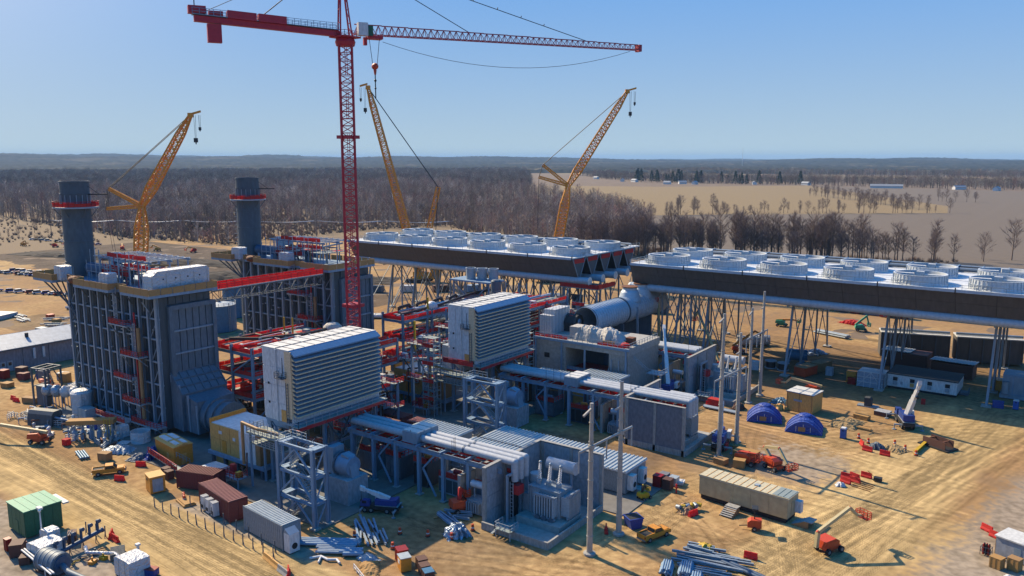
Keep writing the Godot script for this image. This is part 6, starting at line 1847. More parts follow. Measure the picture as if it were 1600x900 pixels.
	for k in 7: pd.tube(head.lerp(top + j * 58.0 + V(0, 2.4, 0), .2 + k * .1), head.lerp(top + j * 58 + V(0, 2.4, 0), .203 + k * .1) + V(0, .5, 0), .1, -1, 4)
	for q in [-1, 1]: pd.tube(head, top - j * 17 + s * q * .7 + V(0, 2.5, 0), .09, -1, 5, false)
	pd.tube(head, top - j * 28 + V(0, 2.6, 0), .06, -1, 5, false)
	part(o, "pendant", pd, M.cable)
	var cab := b()
	for k in 16:
		var f := k / 16.0
		var f2 := (k + 1) / 16.0
		cab.tube(top + j * lerpf(8, 70, f) + V(0, -.6 - 4.6 * (1 - pow(f * 2 - 1, 2)) + f * 1.4, 0), top + j * lerpf(8, 70, f2) + V(0, -.6 - 4.6 * (1 - pow(f2 * 2 - 1, 2)) + f2 * 1.4, 0), .05, -1, 4, false)
	part(o, "sagging_cable", cab, M.cable)
	part(o, "trolley", b().obox(top + j * 6.2 + V(0, .1, 0), j * 1.6, V(0, .3, 0), s * 1.1).obox(top + j * 4.2 + V(0, -.7, 0), j * .35, V(0, .8, 0), s * .4), M.crane_red)
	var hk := top + j * 6.2
	part(o, "hoist_rope", b().tube(hk + j * 1.1, hk + j * .5 + V(0, -5.2, 0), .06, -1, 4, false).tube(hk - j * 1.1, hk - j * .5 + V(0, -5.2, 0), .06, -1, 4, false), M.cable)
	part(o, "hook_block", b().ball(hk + V(0, -5.7, 0), .9, 10, 6, V(1, .8, .6)).tube(hk + V(0, -6.4, 0), hk + V(0, -7.4, 0), .35, .2, 8), M.lift_orange)
	part(o, "chain", b().bar(hk + V(0, -7.4, 0), hk + V(0, -12.4, 0), .16).ball(hk + V(0, -8.6, 0), .3, 6, 4).ball(hk + V(0, -10.2, 0), .24, 6, 4), M.black)

func crawler(label: String, at: Vector3, knee: Vector3, tip: Vector3, struts: Array, turn: float) -> void:
	var o := thing("crawler_crane", label, "crawler crane", at, 0, "yellow lattice boom cranes")
	var kn := knee - at
	var tp := tip - at
	var lat := V(.815, 0, -.579)
	var dp := V(-.579, 0, -.815)
	# undercarriage and house
	var f := V(cos(turn), 0, -sin(turn))
	var s := V(sin(turn), 0, cos(turn))
	for q in [-1, 1]:
		part(o, "crawler_track", b().obox(s * q * 4.0 + V(0, .9, 0), f * 5.0, V(0, .9, 0), s * .9).tube(s * q * 4.0 + f * 5 + V(0, .9, 0) - s * .9, s * q * 4.0 + f * 5 + V(0, .9, 0) + s * .9, .9, -1, 10).tube(s * q * 4.0 - f * 5 + V(0, .9, 0) - s * .9, s * q * 4.0 - f * 5 + V(0, .9, 0) + s * .9, .9, -1, 10), M.black)
	part(o, "carbody", b().obox(V(0, 1.5, 0), f * 2.6, V(0, .7, 0), s * 3.4), M.crane_yellow)
	part(o, "house", b().obox(V(0, 3.6, 0) - f * 2.5, f * 5.0, V(0, 1.5, 0), s * 1.9), M.crane_yellow)
	part(o, "counterweight", b().obox(V(0, 4.4, 0) - f * 8.6, f * 1.3, V(0, 2.3, 0), s * 3.2), M.crane_yellow)
	part(o, "cab", b().obox(V(0, 3.8, 0) + f * 2.2 + s * 2.9, f * 1.1, V(0, 1.3, 0), s * .8), M.crane_yellow)
	part(o, "cab_window", b().obox(V(0, 4.1, 0) + f * 3.32 + s * 2.9, f * .04, V(0, .8, 0), s * .7), M.glass)
	var foot := V(0, 3.0, 0)
	var runs := [[foot, kn, 3.4, 3.4]] if struts.size() > 1 else []
	runs.append([kn if struts.size() > 1 else foot, tp, 3.2, 2.0])
	for r in runs:
		var n := int(maxf(3, round(r[0].distance_to(r[1]) / 9.0)))
		for i in n:
			var w0: float = lerpf(r[2], r[3], float(i) / n) * (.45 if i == 0 else 1.0)
			var w1: float = lerpf(r[2], r[3], (i + 1.0) / n) * (.4 if i == n - 1 else 1.0)
			part(o, "boom_section", b().lattice(r[0].lerp(r[1], float(i) / n), r[0].lerp(r[1], (i + .985) / n), w0 * 1.2, w1 * 1.2, 5, .56, .3, dp), M.crane_yellow)
			if i % 2 == 1: part(o, "boom_walkway", b().bar(r[0].lerp(r[1], float(i) / n) + lat * -.6, r[0].lerp(r[1], (i + .5) / n) + lat * -.6, .9, .1), M.crane_yellow)
	part(o, "boom_head", b().obox(tp, lat * 1.0, V(0, .9, 0), dp * .9).obox(tp + (tp - kn).normalized() * 1.2 + lat * signf((tp - kn).dot(lat)) * 1.8, lat * 1.8 + V(0, .5, 0), V(0, .4, 0), dp * .5), M.crane_yellow)
	var rope := b()
	var last := tp
	for st in struts:
		var sp: Vector3 = st - at
		part(o, "strut", b().lattice(kn if struts.size() > 1 else foot, sp, 1.3 if struts.size() > 1 else 3.0, 1.0 if struts.size() > 1 else 1.8, 8, .46, .28, dp), M.crane_yellow)
		for q in [-.7, .7]: rope.tube(last + dp * q, sp + dp * q, .15, -1, 4, false)
		last = sp
	for q in [-1.0, 1.0]: rope.tube(last + dp * q, V(0, 5.4, 0) - f * 7.5 + dp * q, .09, -1, 4, false)
	part(o, "pendant_rope", rope, M.cable)
	var sg := signf((tp - kn).dot(lat)) if struts.size() > 1 else signf(tp.dot(lat))
	for q in [[1.6, 9.5, .9], [3.6, 5.0, .6]]:
		var h: Vector3 = tp + lat * sg * float(q[0])
		part(o, "hoist_rope", b().tube(h + lat * .35, h + lat * .2 + V(0, -q[1], 0), .08, -1, 4, false).tube(h - lat * .35, h - lat * .2 + V(0, -q[1], 0), .08, -1, 4, false), M.cable)
		part(o, "hook_block", b().obox(h + V(0, -q[1] - q[2], 0), lat * q[2] * .8, V(0, q[2], 0), dp * q[2] * .6).tube(h + V(0, -q[1] - q[2] * 2, 0), h + V(0, -q[1] - q[2] * 2.9, 0), .3, .2, 6), M.black)

func make_crawler_cranes() -> void:
	crawler("yellow luffing crane behind the left boiler, jib leaning right over the left stack", V(-334.5, 0, -191.7), V(-331.7, 39.7, -193.7), V(-312.8, 77.8, -207.1), [V(-342.8, 47.1, -185.8), V(-344.0, 38.6, -184.9)], .9)
	crawler("yellow lattice boom crane leaning left just right of the red tower crane", V(-267.2, 0, -297.2), V(-276, 46, -291), V(-285.6, 93, -284.1), [V(-259.0, 46, -303)], 3.5)
	crawler("yellow luffing crane behind the left condenser with forked struts, jib leaning right", V(-214.1, 0, -334.9), V(-207.8, 46.9, -339.4), V(-185.4, 91.2, -355.3), [V(-217.9, 56.7, -332.2), V(-219.4, 50.9, -331.1)], .7)

# ---------------------------------------------------------------- line poles
func pole_pair(p: Vector3, q: Vector3, hp: float, hq: float, arm: float, nm: String) -> void:
	var u := (q - p).normalized()
	for k in 2:
		var at := p if k == 0 else q
		var h := hp if k == 0 else hq
		var o := thing("line_pole", "tall tapered steel pole, " + ["near", "far"][k] + " one of the " + nm, "pole", at, 0, "steel line poles")
		part(o, "shaft", b().tube(V(0, 0, 0), V(0, h, 0), .48, .27, 12), M.pole)
		part(o, "base_plate", b().lathe(Vector3.ZERO, [Vector2(.95, 0), Vector2(.95, .3), Vector2(.5, .45)], 12), M.concrete_pale)
		part(o, "stub_arm", b().bar(V(0, h - .8, 0), -u * 2.2 + V(0, h - 1.5, 0), .25, .3) if k == 0 else b().bar(V(0, h - 4, 0), -u * 1.8 + V(0, h - 4.2, 0), .2, .25), M.pole)
		for i in 7: part(o, "collar", b().lathe(V(0, h * (i + 1) / 8.0, 0), [Vector2(.46 - i * .022, -.06), Vector2(.53 - i * .022, -.06), Vector2(.53 - i * .022, .06), Vector2(.46 - i * .022, .06)], 12), M.pole)
	var a := thing("cross_arm", "long tubular cross arm joining the " + nm, "cross arm", p)
	var L := p.distance_to(q)
	var e := -u * 3.2
	var w := u * (L + 3.4)
	part(a, "arm", b().tube(e + V(0, arm, 0), w + V(0, arm, 0), .2, -1, 10), M.pole)
	for f in [0.0, .5, 1.0]:
		var c: Vector3 = e.lerp(w, float(f)) + V(0, arm, 0)
		part(a, "insulator", b().tube(c, c + V(0, -3.2, 0), .12, -1, 8), M.steel_pale)
	for k in 2: part(a, "clamp", b().tube(u * L * k + V(0, arm - .35, 0), u * L * k + V(0, arm + .35, 0), .5, -1, 12), M.pole)

func make_poles() -> void:
	pole_pair(V(-58.2, 0, -102.4), V(-57.7, 0, -110.9), 24.0, 25.5, 17.2, "nearest pole pair before the nearest firewall")
	pole_pair(V(-57.4, 0, -153.1), V(-56.8, 0, -161.3), 29.7, 24.5, 16.6, "middle pole pair by the blue tents")
	pole_pair(V(-65.4, 0, -193.1), V(-65.3, 0, -201.3), 24.0, 27.0, 16.6, "farthest pole pair beside the farthest bay")

# ---------------------------------------------------------------- vehicles and yard things; each faces +x at turn 0
func wheel(o: Node3D, x: float, y: float, z: float, r: float, w: float) -> void:
	var t := part(o, "wheel", b().tube(V(x, y, z - w / 2), V(x, y, z + w / 2), r, -1, 14), M.rubber)
	part(t, "rim", b().tube(V(x, y, z - w / 2 - .02), V(x, y, z + w / 2 + .02), r * .55, -1, 10), M.rim)

func pickup(label: String, at: Vector3, turn: float, m: Material, group := "") -> Node3D:
	var o := thing("pickup_truck", label, "pickup truck", at, turn, group)
	part(o, "body", b().prism([Vector2(-2.85, .5), Vector2(2.7, .5), Vector2(2.9, .75), Vector2(2.85, 1.1), Vector2(1.4, 1.22), Vector2(-2.85, 1.18)], -.98, .98), m)
	part(o, "cab", b().prism([Vector2(-.75, 1.18), Vector2(1.4, 1.2), Vector2(.75, 1.86), Vector2(-.6, 1.9)], -.86, .86), m)
	part(o, "windscreen", b().obox(V(1.1, 1.53, 0), V(.3, -.3, 0), V(.03, .03, 0), V(0, 0, .78)), M.glass)
	part(o, "rear_window", b().obox(V(-.71, 1.55, 0), V(.02, 0, 0), V(.05, .28, 0), V(0, 0, .74)), M.glass)
	for s in [-1, 1]: part(o, "side_window", b().prism([Vector2(-.6, 1.25), Vector2(1.1, 1.25), Vector2(.7, 1.76), Vector2(-.5, 1.8)], s * .87 - .015, s * .87 + .015), M.glass)
	part(o, "load_bed", b().box(-2.75, -.85, 1.17, 1.2, -.8, .8), M.dark)
	for s in [-1, 1]: part(o, "bed_side", b().box(-2.85, -.78, 1.15, 1.38, s * .9 - .07, s * .9 + .07), m)
	part(o, "tailgate", b().box(-2.9, -2.78, .75, 1.38, -.9, .9), m)
	part(o, "bonnet", b().box(1.35, 2.6, 1.18, 1.24, -.8, .8), m)
	for s in [-1, 1]:
		part(o, "headlight", b().box(2.8, 2.9, .85, 1.05, s * .72 - .16, s * .72 + .16), M.lamp)
		part(o, "tail_light", b().box(-2.93, -2.86, .85, 1.15, s * .85 - .1, s * .85 + .1), M.tail)
	part(o, "bumper", b().box(-3.0, -2.85, .45, .65, -.9, .9).box(2.85, 3.0, .45, .7, -.92, .92), M.rim)
	for x in [-1.85, 1.85]:
		for s in [-1, 1]: wheel(o, x, .42, s * .88, .42, .28)
	return o

func car(label: String, at: Vector3, turn: float, m: Material, tall: bool) -> void:
	var o := thing("parked_car", label, "car", at, turn, "cars parked beyond the left boiler")
	var h := 1.75 if tall else 1.45
	part(o, "body", b().prism([Vector2(-2.35, .35), Vector2(2.35, .35), Vector2(2.4, .75), Vector2(1.4, .95), Vector2(-2.3, 1.0), Vector2(-2.4, .7)], -.9, .9), m)
	part(o, "cabin", b().prism([Vector2(-2.1 if tall else -1.7, .98), Vector2(1.2, .94), Vector2(.5, h), Vector2(-1.8 if tall else -1.1, h)], -.78, .78), M.glass)
	part(o, "roof", b().box(-1.8 if tall else -1.1, .5, h, h + .04, -.74, .74), m)
	for x in [-1.5, 1.5]:
		for s in [-1, 1]: part(o, "wheel", b().tube(V(x, .34, s * .85 - .12), V(x, .34, s * .85 + .12), .34, -1, 8), M.rubber)

func boom_lift(label: String, at: Vector3, turn: float, body: Material, arm: Material, seg: Array, wheels := true) -> void:
	var o := thing("boom_lift", label, "boom lift", at, turn)
	part(o, "chassis", b().box(-1.5, 1.5, .5, 1.1, -.9, .9), body)
	part(o, "turntable", b().prism([Vector2(-2.2, 1.15), Vector2(1.0, 1.15), Vector2(1.0, 1.9), Vector2(.2, 2.4), Vector2(-2.0, 2.2)], -1.1, 1.1), body)
	part(o, "engine_cover", b().box(-1.6, .6, 1.3, 2.05, .85, 1.16).box(-1.6, .6, 1.3, 2.05, -1.16, -.85), body)
	for x in [-1.35, 1.35]:
		for s in [-1, 1]: wheel(o, x, .5, s * 1.15, .5, .4)
	for i in seg.size() - 1:
		var w := .55 - .08 * i
		part(o, "boom", b().bar(seg[i], seg[i + 1], w, w * 1.1), arm)
		if i > 0: part(o, "knuckle", b().ball(seg[i], w * .7, 8, 5), body)
	var e: Vector3 = seg[-1]
	part(o, "basket", b().box(e.x - .5, e.x + .5, e.y - .5, e.y - .42, e.z - 1.1, e.z + 1.1).rail([e + V(-.5, -.45, -1.1), e + V(.5, -.45, -1.1), e + V(.5, -.45, 1.1), e + V(-.5, -.45, 1.1), e + V(-.5, -.45, -1.1)], 1.1, .7, .09, 3), body)

func mobile_crane(label: String, at: Vector3, turn: float, m: Material, boom_end: Vector3, slew := 0.0) -> void:
	var o := thing("mobile_crane", label, "mobile crane", at, turn)
	part(o, "carrier", b().box(-4.6, 4.6, .9, 1.5, -1.25, 1.25).box(-4.4, 2.2, 1.5, 1.75, -1.2, 1.2), M.black)
	part(o, "deck", b().box(-4.5, 1.0, 1.76, 1.82, -1.2, 1.2), M.wall_grey)
	for x in [-3.4, -1.9, 1.9, 3.4]:
		for s in [-1, 1]: wheel(o, x, .65, s * 1.1, .65, .45)
	part(o, "cab", b().prism([Vector2(2.2, 1.5), Vector2(4.5, 1.5), Vector2(4.4, 2.5), Vector2(3.9, 3.0), Vector2(2.2, 3.0)], -1.2, -.1), m)
	part(o, "cab_window", b().box(3.0, 4.0, 2.2, 2.8, -1.24, -1.2), M.glass)
	part(o, "superstructure", b().box(-3.4, 1.0, 1.9, 3.2, -1.1, 1.1).box(-4.2, -3.4, 2.0, 3.4, -1.2, 1.2), m)
	part(o, "operator_cab", b().prism([Vector2(-.4, 1.9), Vector2(1.8, 1.9), Vector2(1.5, 3.4), Vector2(-.4, 3.4)], 1.1, 1.9), M.white)
	part(o, "operator_window", b().box(0, 1.3, 2.6, 3.2, 1.9, 1.94), M.glass)
	for x in [-4.0, 3.9]:
		part(o, "outrigger", b().box(x - .2, x + .2, 1.0, 1.3, -3.0, 3.0), M.steel_pale)
		for s in [-1, 1]: part(o, "outrigger_foot", b().tube(V(x, 0, s * 2.9), V(x, 1.0, s * 2.9), .12, -1, 6).tube(V(x, 0, s * 2.9), V(x, .12, s * 2.9), .45, -1, 10), M.steel_pale)
	var foot := V(-2.2, 3.1, 0)
	var d := boom_end - foot
	for k in 4:
		var a := foot + d * (0.0 if k == 0 else .25 + k * .17)
		var c: Vector3 = foot + d * float([.48, .65, .82, 1.0][k])
		part(o, "boom", b().bar(a, c, .95 - k * .15, 1.05 - k * .17), m if k == 0 and m == M.white else M.white)
	part(o, "boom_head", b().obox(boom_end, d.normalized() * .6, V(0, .5, 0), V(0, 0, .4)), M.white)
	part(o, "lift_ram", b().tube(V(.2, 2.2, 0), foot + d * .38, .2, -1, 8), M.steel_pale)
	part(o, "hook_rope", b().tube(boom_end + V(.4, -.3, 0), boom_end + V(.4, -2.6, 0), .06, -1, 4).ball(boom_end + V(.4, -2.9, 0), .35, 8, 5), M.black)

func barrier(label: String, at: Vector3, turn: float, group := "red plastic water barriers") -> void:
	var o := thing("plastic_barrier", label, "barrier", at, turn, group)
	part(o, "shell", b().prism([Vector2(-.32, 0), Vector2(.32, 0), Vector2(.3, .25), Vector2(.14, .5), Vector2(.1, 1.05), Vector2(-.1, 1.05), Vector2(-.14, .5), Vector2(-.3, .25)], -1.0, 1.0), M.net_red)
	for z in [-.55, .55]: part(o, "slot", b().box(-.34, .34, .02, .16, z - .22, z + .22), M.tail)
	part(o, "filler_cap", b().tube(V(0, 1.05, 0), V(0, 1.1, 0), .07, -1, 8), M.tail)

func toilet(label: String, at: Vector3, turn: float) -> void:
	var o := thing("portable_toilet", label, "portable toilet", at, turn)
	part(o, "cabin", b().box(-.58, .58, .12, 2.15, -.58, .58), M.toilet_blue)
	part(o, "roof", b().prism([Vector2(-.62, 2.15), Vector2(.62, 2.15), Vector2(.45, 2.38), Vector2(-.45, 2.38)], -.6, .6), M.white)
	part(o, "door", b().box(.59, .63, .2, 2.05, -.42, .42), M.tank_blue)
	part(o, "base", b().box(-.6, .6, 0, .12, -.6, .6), M.black)
	part(o, "vent", b().box(-.2, .2, 1.7, 1.9, .59, .62), M.dark)

func crate(label: String, at: Vector3, s: Vector3, turn: float, m: Material, lid: Material = null, group := "") -> void:
	var o := thing("crate", label, "crate", at, turn, group)
	var h := s / 2
	part(o, "box", b().box(-h.x, h.x, .08, s.y, -h.z, h.z), m)
	part(o, "lid", b().box(-h.x - .04, h.x + .04, s.y, s.y + .08, -h.z - .04, h.z + .04), lid if lid else m)
	for x in [-h.x + .12, 0.0, h.x - .12]: part(o, "batten", b().box(x - .07, x + .07, .08, s.y, h.z, h.z + .05), m)
	part(o, "skid", b().box(-h.x, h.x, 0, .08, -h.z, -h.z + .15).box(-h.x, h.x, 0, .08, h.z - .15, h.z), M.timber)

func container(label: String, at: Vector3, L: float, Hh: float, turn: float, m: Material, roof: Material, cooling := 0) -> void:
	var o := thing("container", label, "container", at, turn)
	part(o, "side_wall", b().box(-L / 2, L / 2, .15, Hh - .1, -1.6, 1.6), m)
	var cor := b()
	for i in int(L / .55): cor.box(-L / 2 + .1 + i * .55, -L / 2 + .38 + i * .55, .3, Hh - .25, 1.6, 1.65).box(-L / 2 + .1 + i * .55, -L / 2 + .38 + i * .55, .3, Hh - .25, -1.65, -1.6)
	part(o, "corrugation", cor, m).set_meta("kind", "stuff")
	part(o, "roof", b().ribs(-L / 2, L / 2, -1.66, 1.66, Hh - .08, Hh - .08, .55, .1).box(-L / 2, L / 2, Hh - .22, Hh - .12, -1.66, 1.66), roof)
	for x in [-L / 2, L / 2]:
		for z in [-1.6, 1.6]: part(o, "corner_post", b().box(x - .09, x + .09, 0, Hh, z - .09, z + .09), m)
	for s in [-1, 1]: part(o, "door", b().box(L / 2 + .01, L / 2 + .06, .25, Hh - .25, s * .78 - .72, s * .78 + .72), m)
	for k in cooling:
		var x := -L / 2 + 3.4 + k * 1.9
		var c := part(o, "cooling_unit", b().box(x - .55, x + .55, .3, 2.6, 1.68, 2.7), M.white)
		part(c, "cover", b().box(x - .58, x + .58, 2.6, 2.68, 1.66, 2.74), M.wall_grey)
		part(c, "grille", b().box(x - .4, x + .4, .6, 1.2, 2.7, 2.74), M.dark)

func pipe_bundle(label: String, called: String, at: Vector3, L: float, n: int, r: float, rows: int, turn: float, m: Material, group := "") -> void:
	var o := thing(called, label, "pipes", at, turn, group)
	for j in rows:
		for i in n - j:
			var off := R.randf_range(-.5, .5)
			part(o, "pipe", b().tube(V(-L / 2 + off, .15 + r + j * r * 1.75, (i - (n - 1 - j) / 2.0) * r * 2.05), V(L / 2 + off * .4, .15 + r + j * r * 1.75, (i - (n - 1 - j) / 2.0) * r * 2.05), r, -1, 8), m)
	for x in [-L * .3, L * .3]: part(o, "bearer", b().box(x - .1, x + .1, 0, .15, -n * r - .2, n * r + .2), M.timber)

func beam_pile(label: String, at: Vector3, L: float, n: int, turn: float, m: Material) -> void:
	var o := thing("steel_pile", label, "steel pile", at, turn)
	for i in n:
		var z := (i - n / 2.0) * .65 + R.randf_range(-.15, .15)
		var x := R.randf_range(-1.2, 1.2)
		var l := L * R.randf_range(.6, 1.0) / 2
		var a := R.randf_range(-.35, .35)
		part(o, "beam", b().ibeam(V(x - l, .35 + (.4 if i % 4 == 3 else 0.0), z - a), V(x + l, .35 + (.4 if i % 4 == 3 else 0.0), z + a), .3, .36), m)
	for x in [-L * .25, L * .25]: part(o, "bearer", b().box(x - .1, x + .1, 0, .16, -n * .34, n * .34), M.timber)

func cone(label: String, at: Vector3, group: String) -> void:
	var o := thing("traffic_drum", label, "traffic drum", at, 0, group)
	part(o, "drum", b().lathe(Vector3.ZERO, [Vector2(.3, .06), Vector2(.22, 1.1), Vector2(.01, 1.14)], 10), M.lift_orange)
	part(o, "band", b().lathe(Vector3.ZERO, [Vector2(.285, .45), Vector2(.27, .65)], 10), M.white)
	part(o, "base", b().lathe(Vector3.ZERO, [Vector2(.42, 0), Vector2(.42, .07), Vector2(.3, .08)], 10), M.rubber)

func tank(label: String, at: Vector3, r: float, h: float, m: Material) -> void:
	var o := thing("storage_tank", label, "tank", at)
	part(o, "shell", b().lathe(Vector3.ZERO, [Vector2(r, .1), Vector2(r, h)], 40), m)
	part(o, "roof", b().lathe(Vector3.ZERO, [Vector2(r + .1, h - .05), Vector2(r + .1, h + .1), Vector2(r * .5, h + .7), Vector2(.01, h + .95)], 40), M.tank_top)
	for k in 3: part(o, "course_seam", b().lathe(V(0, h * (k + 1) / 4.0, 0), [Vector2(r, -.06), Vector2(r + .05, -.06), Vector2(r + .05, .06), Vector2(r, .06)], 40), m)
	var pts := []
	for i in 21: pts.append(V(cos(TAU * i / 20) * r, h + .1, sin(TAU * i / 20) * r))
	part(o, "railing", b().rail(pts, 1.0, 2.0, .08, 2), M.galvanised)
	part(o, "ladder", b().ladder(V(r + .2, .1, 0), V(r + .2, h + 1, 0), V(0, 0, 1), V(1, 0, 0), false), M.galvanised)
	part(o, "manway", b().tube(V(0, h + .9, 0), V(0, h + 1.5, 0), .6, -1, 12), M.steel)

func reel(label: String, at: Vector3, r: float) -> void:
	var o := thing("cable_reel", label, "cable reel", at, R.randf() * 90)
	for y in [0.0, 2.0]: part(o, "flange", b().tube(V(0, y, 0), V(0, y + .18, 0), r, -1, 18), M.wall_grey)
	part(o, "cable", b().tube(V(0, .2, 0), V(0, 2.0, 0), r * .78, -1, 18), M.black)

func light_tower(label: String, at: Vector3, turn: float) -> void:
	var o := thing("light_tower", label, "light tower", at, turn)
	part(o, "body", b().prism([Vector2(-1.1, .5), Vector2(1.1, .5), Vector2(1.1, 1.4), Vector2(.6, 1.8), Vector2(-1.1, 1.8)], -.7, .7), M.lift_orange)
	part(o, "mast", b().bar(V(0, 1.8, 0), V(.1, 3.6, 0), .18), M.black)
	part(o, "lamp_head", b().box(-.5, .5, 3.5, 3.8, -.8, .8), M.black)
	part(o, "drawbar", b().bar(V(1.1, .6, 0), V(2.4, .4, 0), .12), M.black)
	for s in [-1, 1]: wheel(o, 0, .35, s * .8, .35, .22)

func tent(label: String, at: Vector3, turn: float) -> void:
	var o := thing("tarp_tent", label, "tent", at, turn)
	var pts := []
	for i in 11:
		var a := PI * i / 10
		pts.append(Vector2(cos(a) * 3.9 * (1.0 - .2 * sin(a)), pow(sin(a), 1.25) * 2.75 + .02))
	part(o, "canopy", b().prism(pts, -3.6, 3.6), M.tarp_blue)
	for z in [-2.4, 0.0, 2.4]:
		var rib := b()
		for i in 10: rib.bar(V(pts[i].x * 1.01, pts[i].y * 1.01, z), V(pts[i + 1].x * 1.01, pts[i + 1].y * 1.01, z), .14)
		part(o, "hoop", rib, M.tarp_blue)
	part(o, "ridge_fold", b().ball(V(0, 2.75, -1.6), 1.1, 10, 5, V(1.4, .4, 1.4)), M.tarp_blue)
	for k in 3: part(o, "flap_seam", b().box(-1.6 + k * 1.5, -1.5 + k * 1.5, .4, 1.6 + (k % 2) * .5, 3.61, 3.66), M.wrap)
	part(o, "patch", b().box(-1.1, .4, .5, 1.5, 3.6, 3.68), M.timber)

func heap(label: String, called: String, at: Vector3, s: Vector3, m: Material, sd: int) -> void:
	var nz := FastNoiseLite.new()
	nz.seed = sd
	nz.frequency = .5
	solo(called, label, "heap", drape(s.x, s.z, [.1, s.y * .8, s.y, s.y * .7, .1], nz, s.y * .25), m, at, sd * 37)

func make_right_yard() -> void:
	pickup("orange pickup truck with open bed beside the blue skip", V(-52.6, 0, -113.2), 72, M.amber, "orange pickups")
	# site trailer
	var o := thing("site_trailer", "long beige flat-roofed site trailer with seamed pale roof and wooden steps", "trailer", V(-52.8, 0, -131.9), -6)
	part(o, "wall", b().box(0, 16.2, .9, 4.2, -4.3, 0), M.beige)
	part(o, "roof", b().box(-.1, 16.3, 4.2, 4.4, -4.4, .1), M.beige_roof)
	for k in 11: part(o, "roof_seam", b().box(1.2 + k * 1.25, 1.3 + k * 1.25, 4.4, 4.46, -4.4, .1), M.gt_tan)
	part(o, "roof_rail", b().box(-.1, 16.3, 4.4, 4.5, .02, .1), M.beige)
	part(o, "roof_hatch", b().box(9.4, 10.2, 4.4, 4.6, -2.6, -1.8), M.tank_top)
	for k in 3: part(o, "skylight", b().box(13.3 + k * 1.0, 14.15 + k * 1.0, 4.4, 4.47, -4.2, -.3), M.grating)
	part(o, "skirt", b().box(.3, 15.9, .1, .9, -4.1, -.2), M.dark)
	for k in 5: part(o, "wall_panel", b().box(.1 + k * 3.22, 3.24 + k * 3.22, 1.0, 4.1, .01, .05), M.beige)
	part(o, "door", b().box(5.0, 6.1, 1.0, 3.2, .06, .1).box(16.21, 16.27, 1.2, 3.4, -2.6, -1.5), M.beige)
	part(o, "cooling_unit", b().box(16.21, 17.2, 1.2, 3.2, -4.1, -3.0), M.white)
	for k in 4: part(o, "pier", b().box(1 + k * 4.6, 1.5 + k * 4.6, 0, .9, -3.9, -.4), M.concrete)
	for q in [[V(-45.9, 0, -128.4), 174.0, "wooden steps in front of the beige trailer's long side"], [V(-34.6, 0, -131.7), 84.0, "wooden steps at the right end of the beige trailer"]]:
		var st := thing("site_steps", q[2], "steps", q[0], q[1])
		for k in 5: part(st, "step", b().box(-1.1, 1.1, .2 + k * .19, .26 + k * .19, -1.4 + k * .42, -.95 + k * .42), M.concrete_pale)
		part(st, "side", b().prism([Vector2(-1.5, 0), Vector2(1.4, 0), Vector2(1.4, 1.1), Vector2(.7, 1.1)], -1.15, -1.1).prism([Vector2(-1.5, 0), Vector2(1.4, 0), Vector2(1.4, 1.1), Vector2(.7, 1.1)], 1.1, 1.15), M.timber) .rotation.y = -PI / 2
		part(st, "platform", b().box(-1.1, 1.1, 1.1, 1.2, .6, 2.0), M.concrete_pale)
	heap("tangle of hoses and yellow fittings left of the beige trailer", "hose_heap", V(-52.6, 0, -125.9), V(2.4, 1.2, 1.4), M.copper, 3)
	for k in 6: solo("fitting", ["first", "second", "third", "fourth", "fifth", "sixth"][k] + " yellow pipe fitting on the hose tangle by the trailer, counted from the road", "fitting", b().tube(V(-.4, .5, 0), V(.4, .6, .2), .4, -1, 8), M.yellow if k % 2 else M.steel_pale, V(-53.4 + k * .5, .3, -124.6 - k * .55), k * 40)
	barrier("red plastic barrier lying by the hose tangle left of the trailer", V(-50.7, 0, -124.4), 160)
	light_tower("orange trailer light tower in front of the beige trailer", V(-40.5, 0, -125.4), 200)
	boom_lift("orange and cream articulated boom lift on grey gravel behind the trailer", V(-46.2, 0, -153.4), -30, M.lift_orange, M.lift_cream, [V(-1.4, 2.2, 0), V(-3.0, 3.6, 0), V(1.0, 4.6, 0), V(3.4, 2.2, 0), V(4.6, 1.9, 0)])
	boom_lift("large orange boom lift with cream boom right of the beige trailer", V(-28.6, 0, -124.9), 62, M.lift_orange, M.lift_cream, [V(-2.8, 1.2, 0), V(-2.6, 3.6, 0), V(4.0, 6.2, 0), V(5.8, 4.6, 0), V(7.2, 4.4, 0)])
	o = thing("skip", "small dark blue open skip beside the orange pickup", "skip", V(-57.2, 0, -115.0), 55)
	part(o, "tub", b().prism([Vector2(-.9, 0), Vector2(.9, 0), Vector2(1.25, 1.7), Vector2(-1.25, 1.7)], -1.2, 1.2), M.dumpster_blue)
	part(o, "rim", b().box(-1.32, 1.32, 1.62, 1.74, -1.27, 1.27), M.dumpster_blue)
	part(o, "inside", b().box(-1.1, 1.1, 1.745, 1.76, -1.05, 1.05), M.dark)
	barrier("red plastic barrier leaning at the foot of the nearest line pole", V(-59.8, 0, -110.6), 30)
	# laydown of pipes
	for q in [[-46.4, -104.6, 3.2, 6, .16, 3], [-43.9, -105.8, 3.6, 7, .16, 3], [-41.5, -103.9, 3.0, 6, .17, 3], [-39.3, -102.6, 2.6, 6, .17, 2]]:
		pipe_bundle("strapped bundle of short blue-grey pipes in the bottom row of the laydown, " + ["leftmost", "second", "third", "rightmost"][[-46.4, -43.9, -41.5, -39.3].find(q[0])], "pipe_bundle", V(q[0], 0, q[1]), q[2], q[3], q[4], q[5], 108, M.steel, "short pipe bundles in the laydown")
	beam_pile("spread of long galvanised steel angles at the near right laydown", V(-41.8, 0, -109.4), 10.5, 11, 12, M.steel_pale)
	beam_pile("second spread of blue-grey steel angles behind the galvanised spread", V(-43.6, 0, -112.4), 6.0, 7, 8, M.casing_rib)
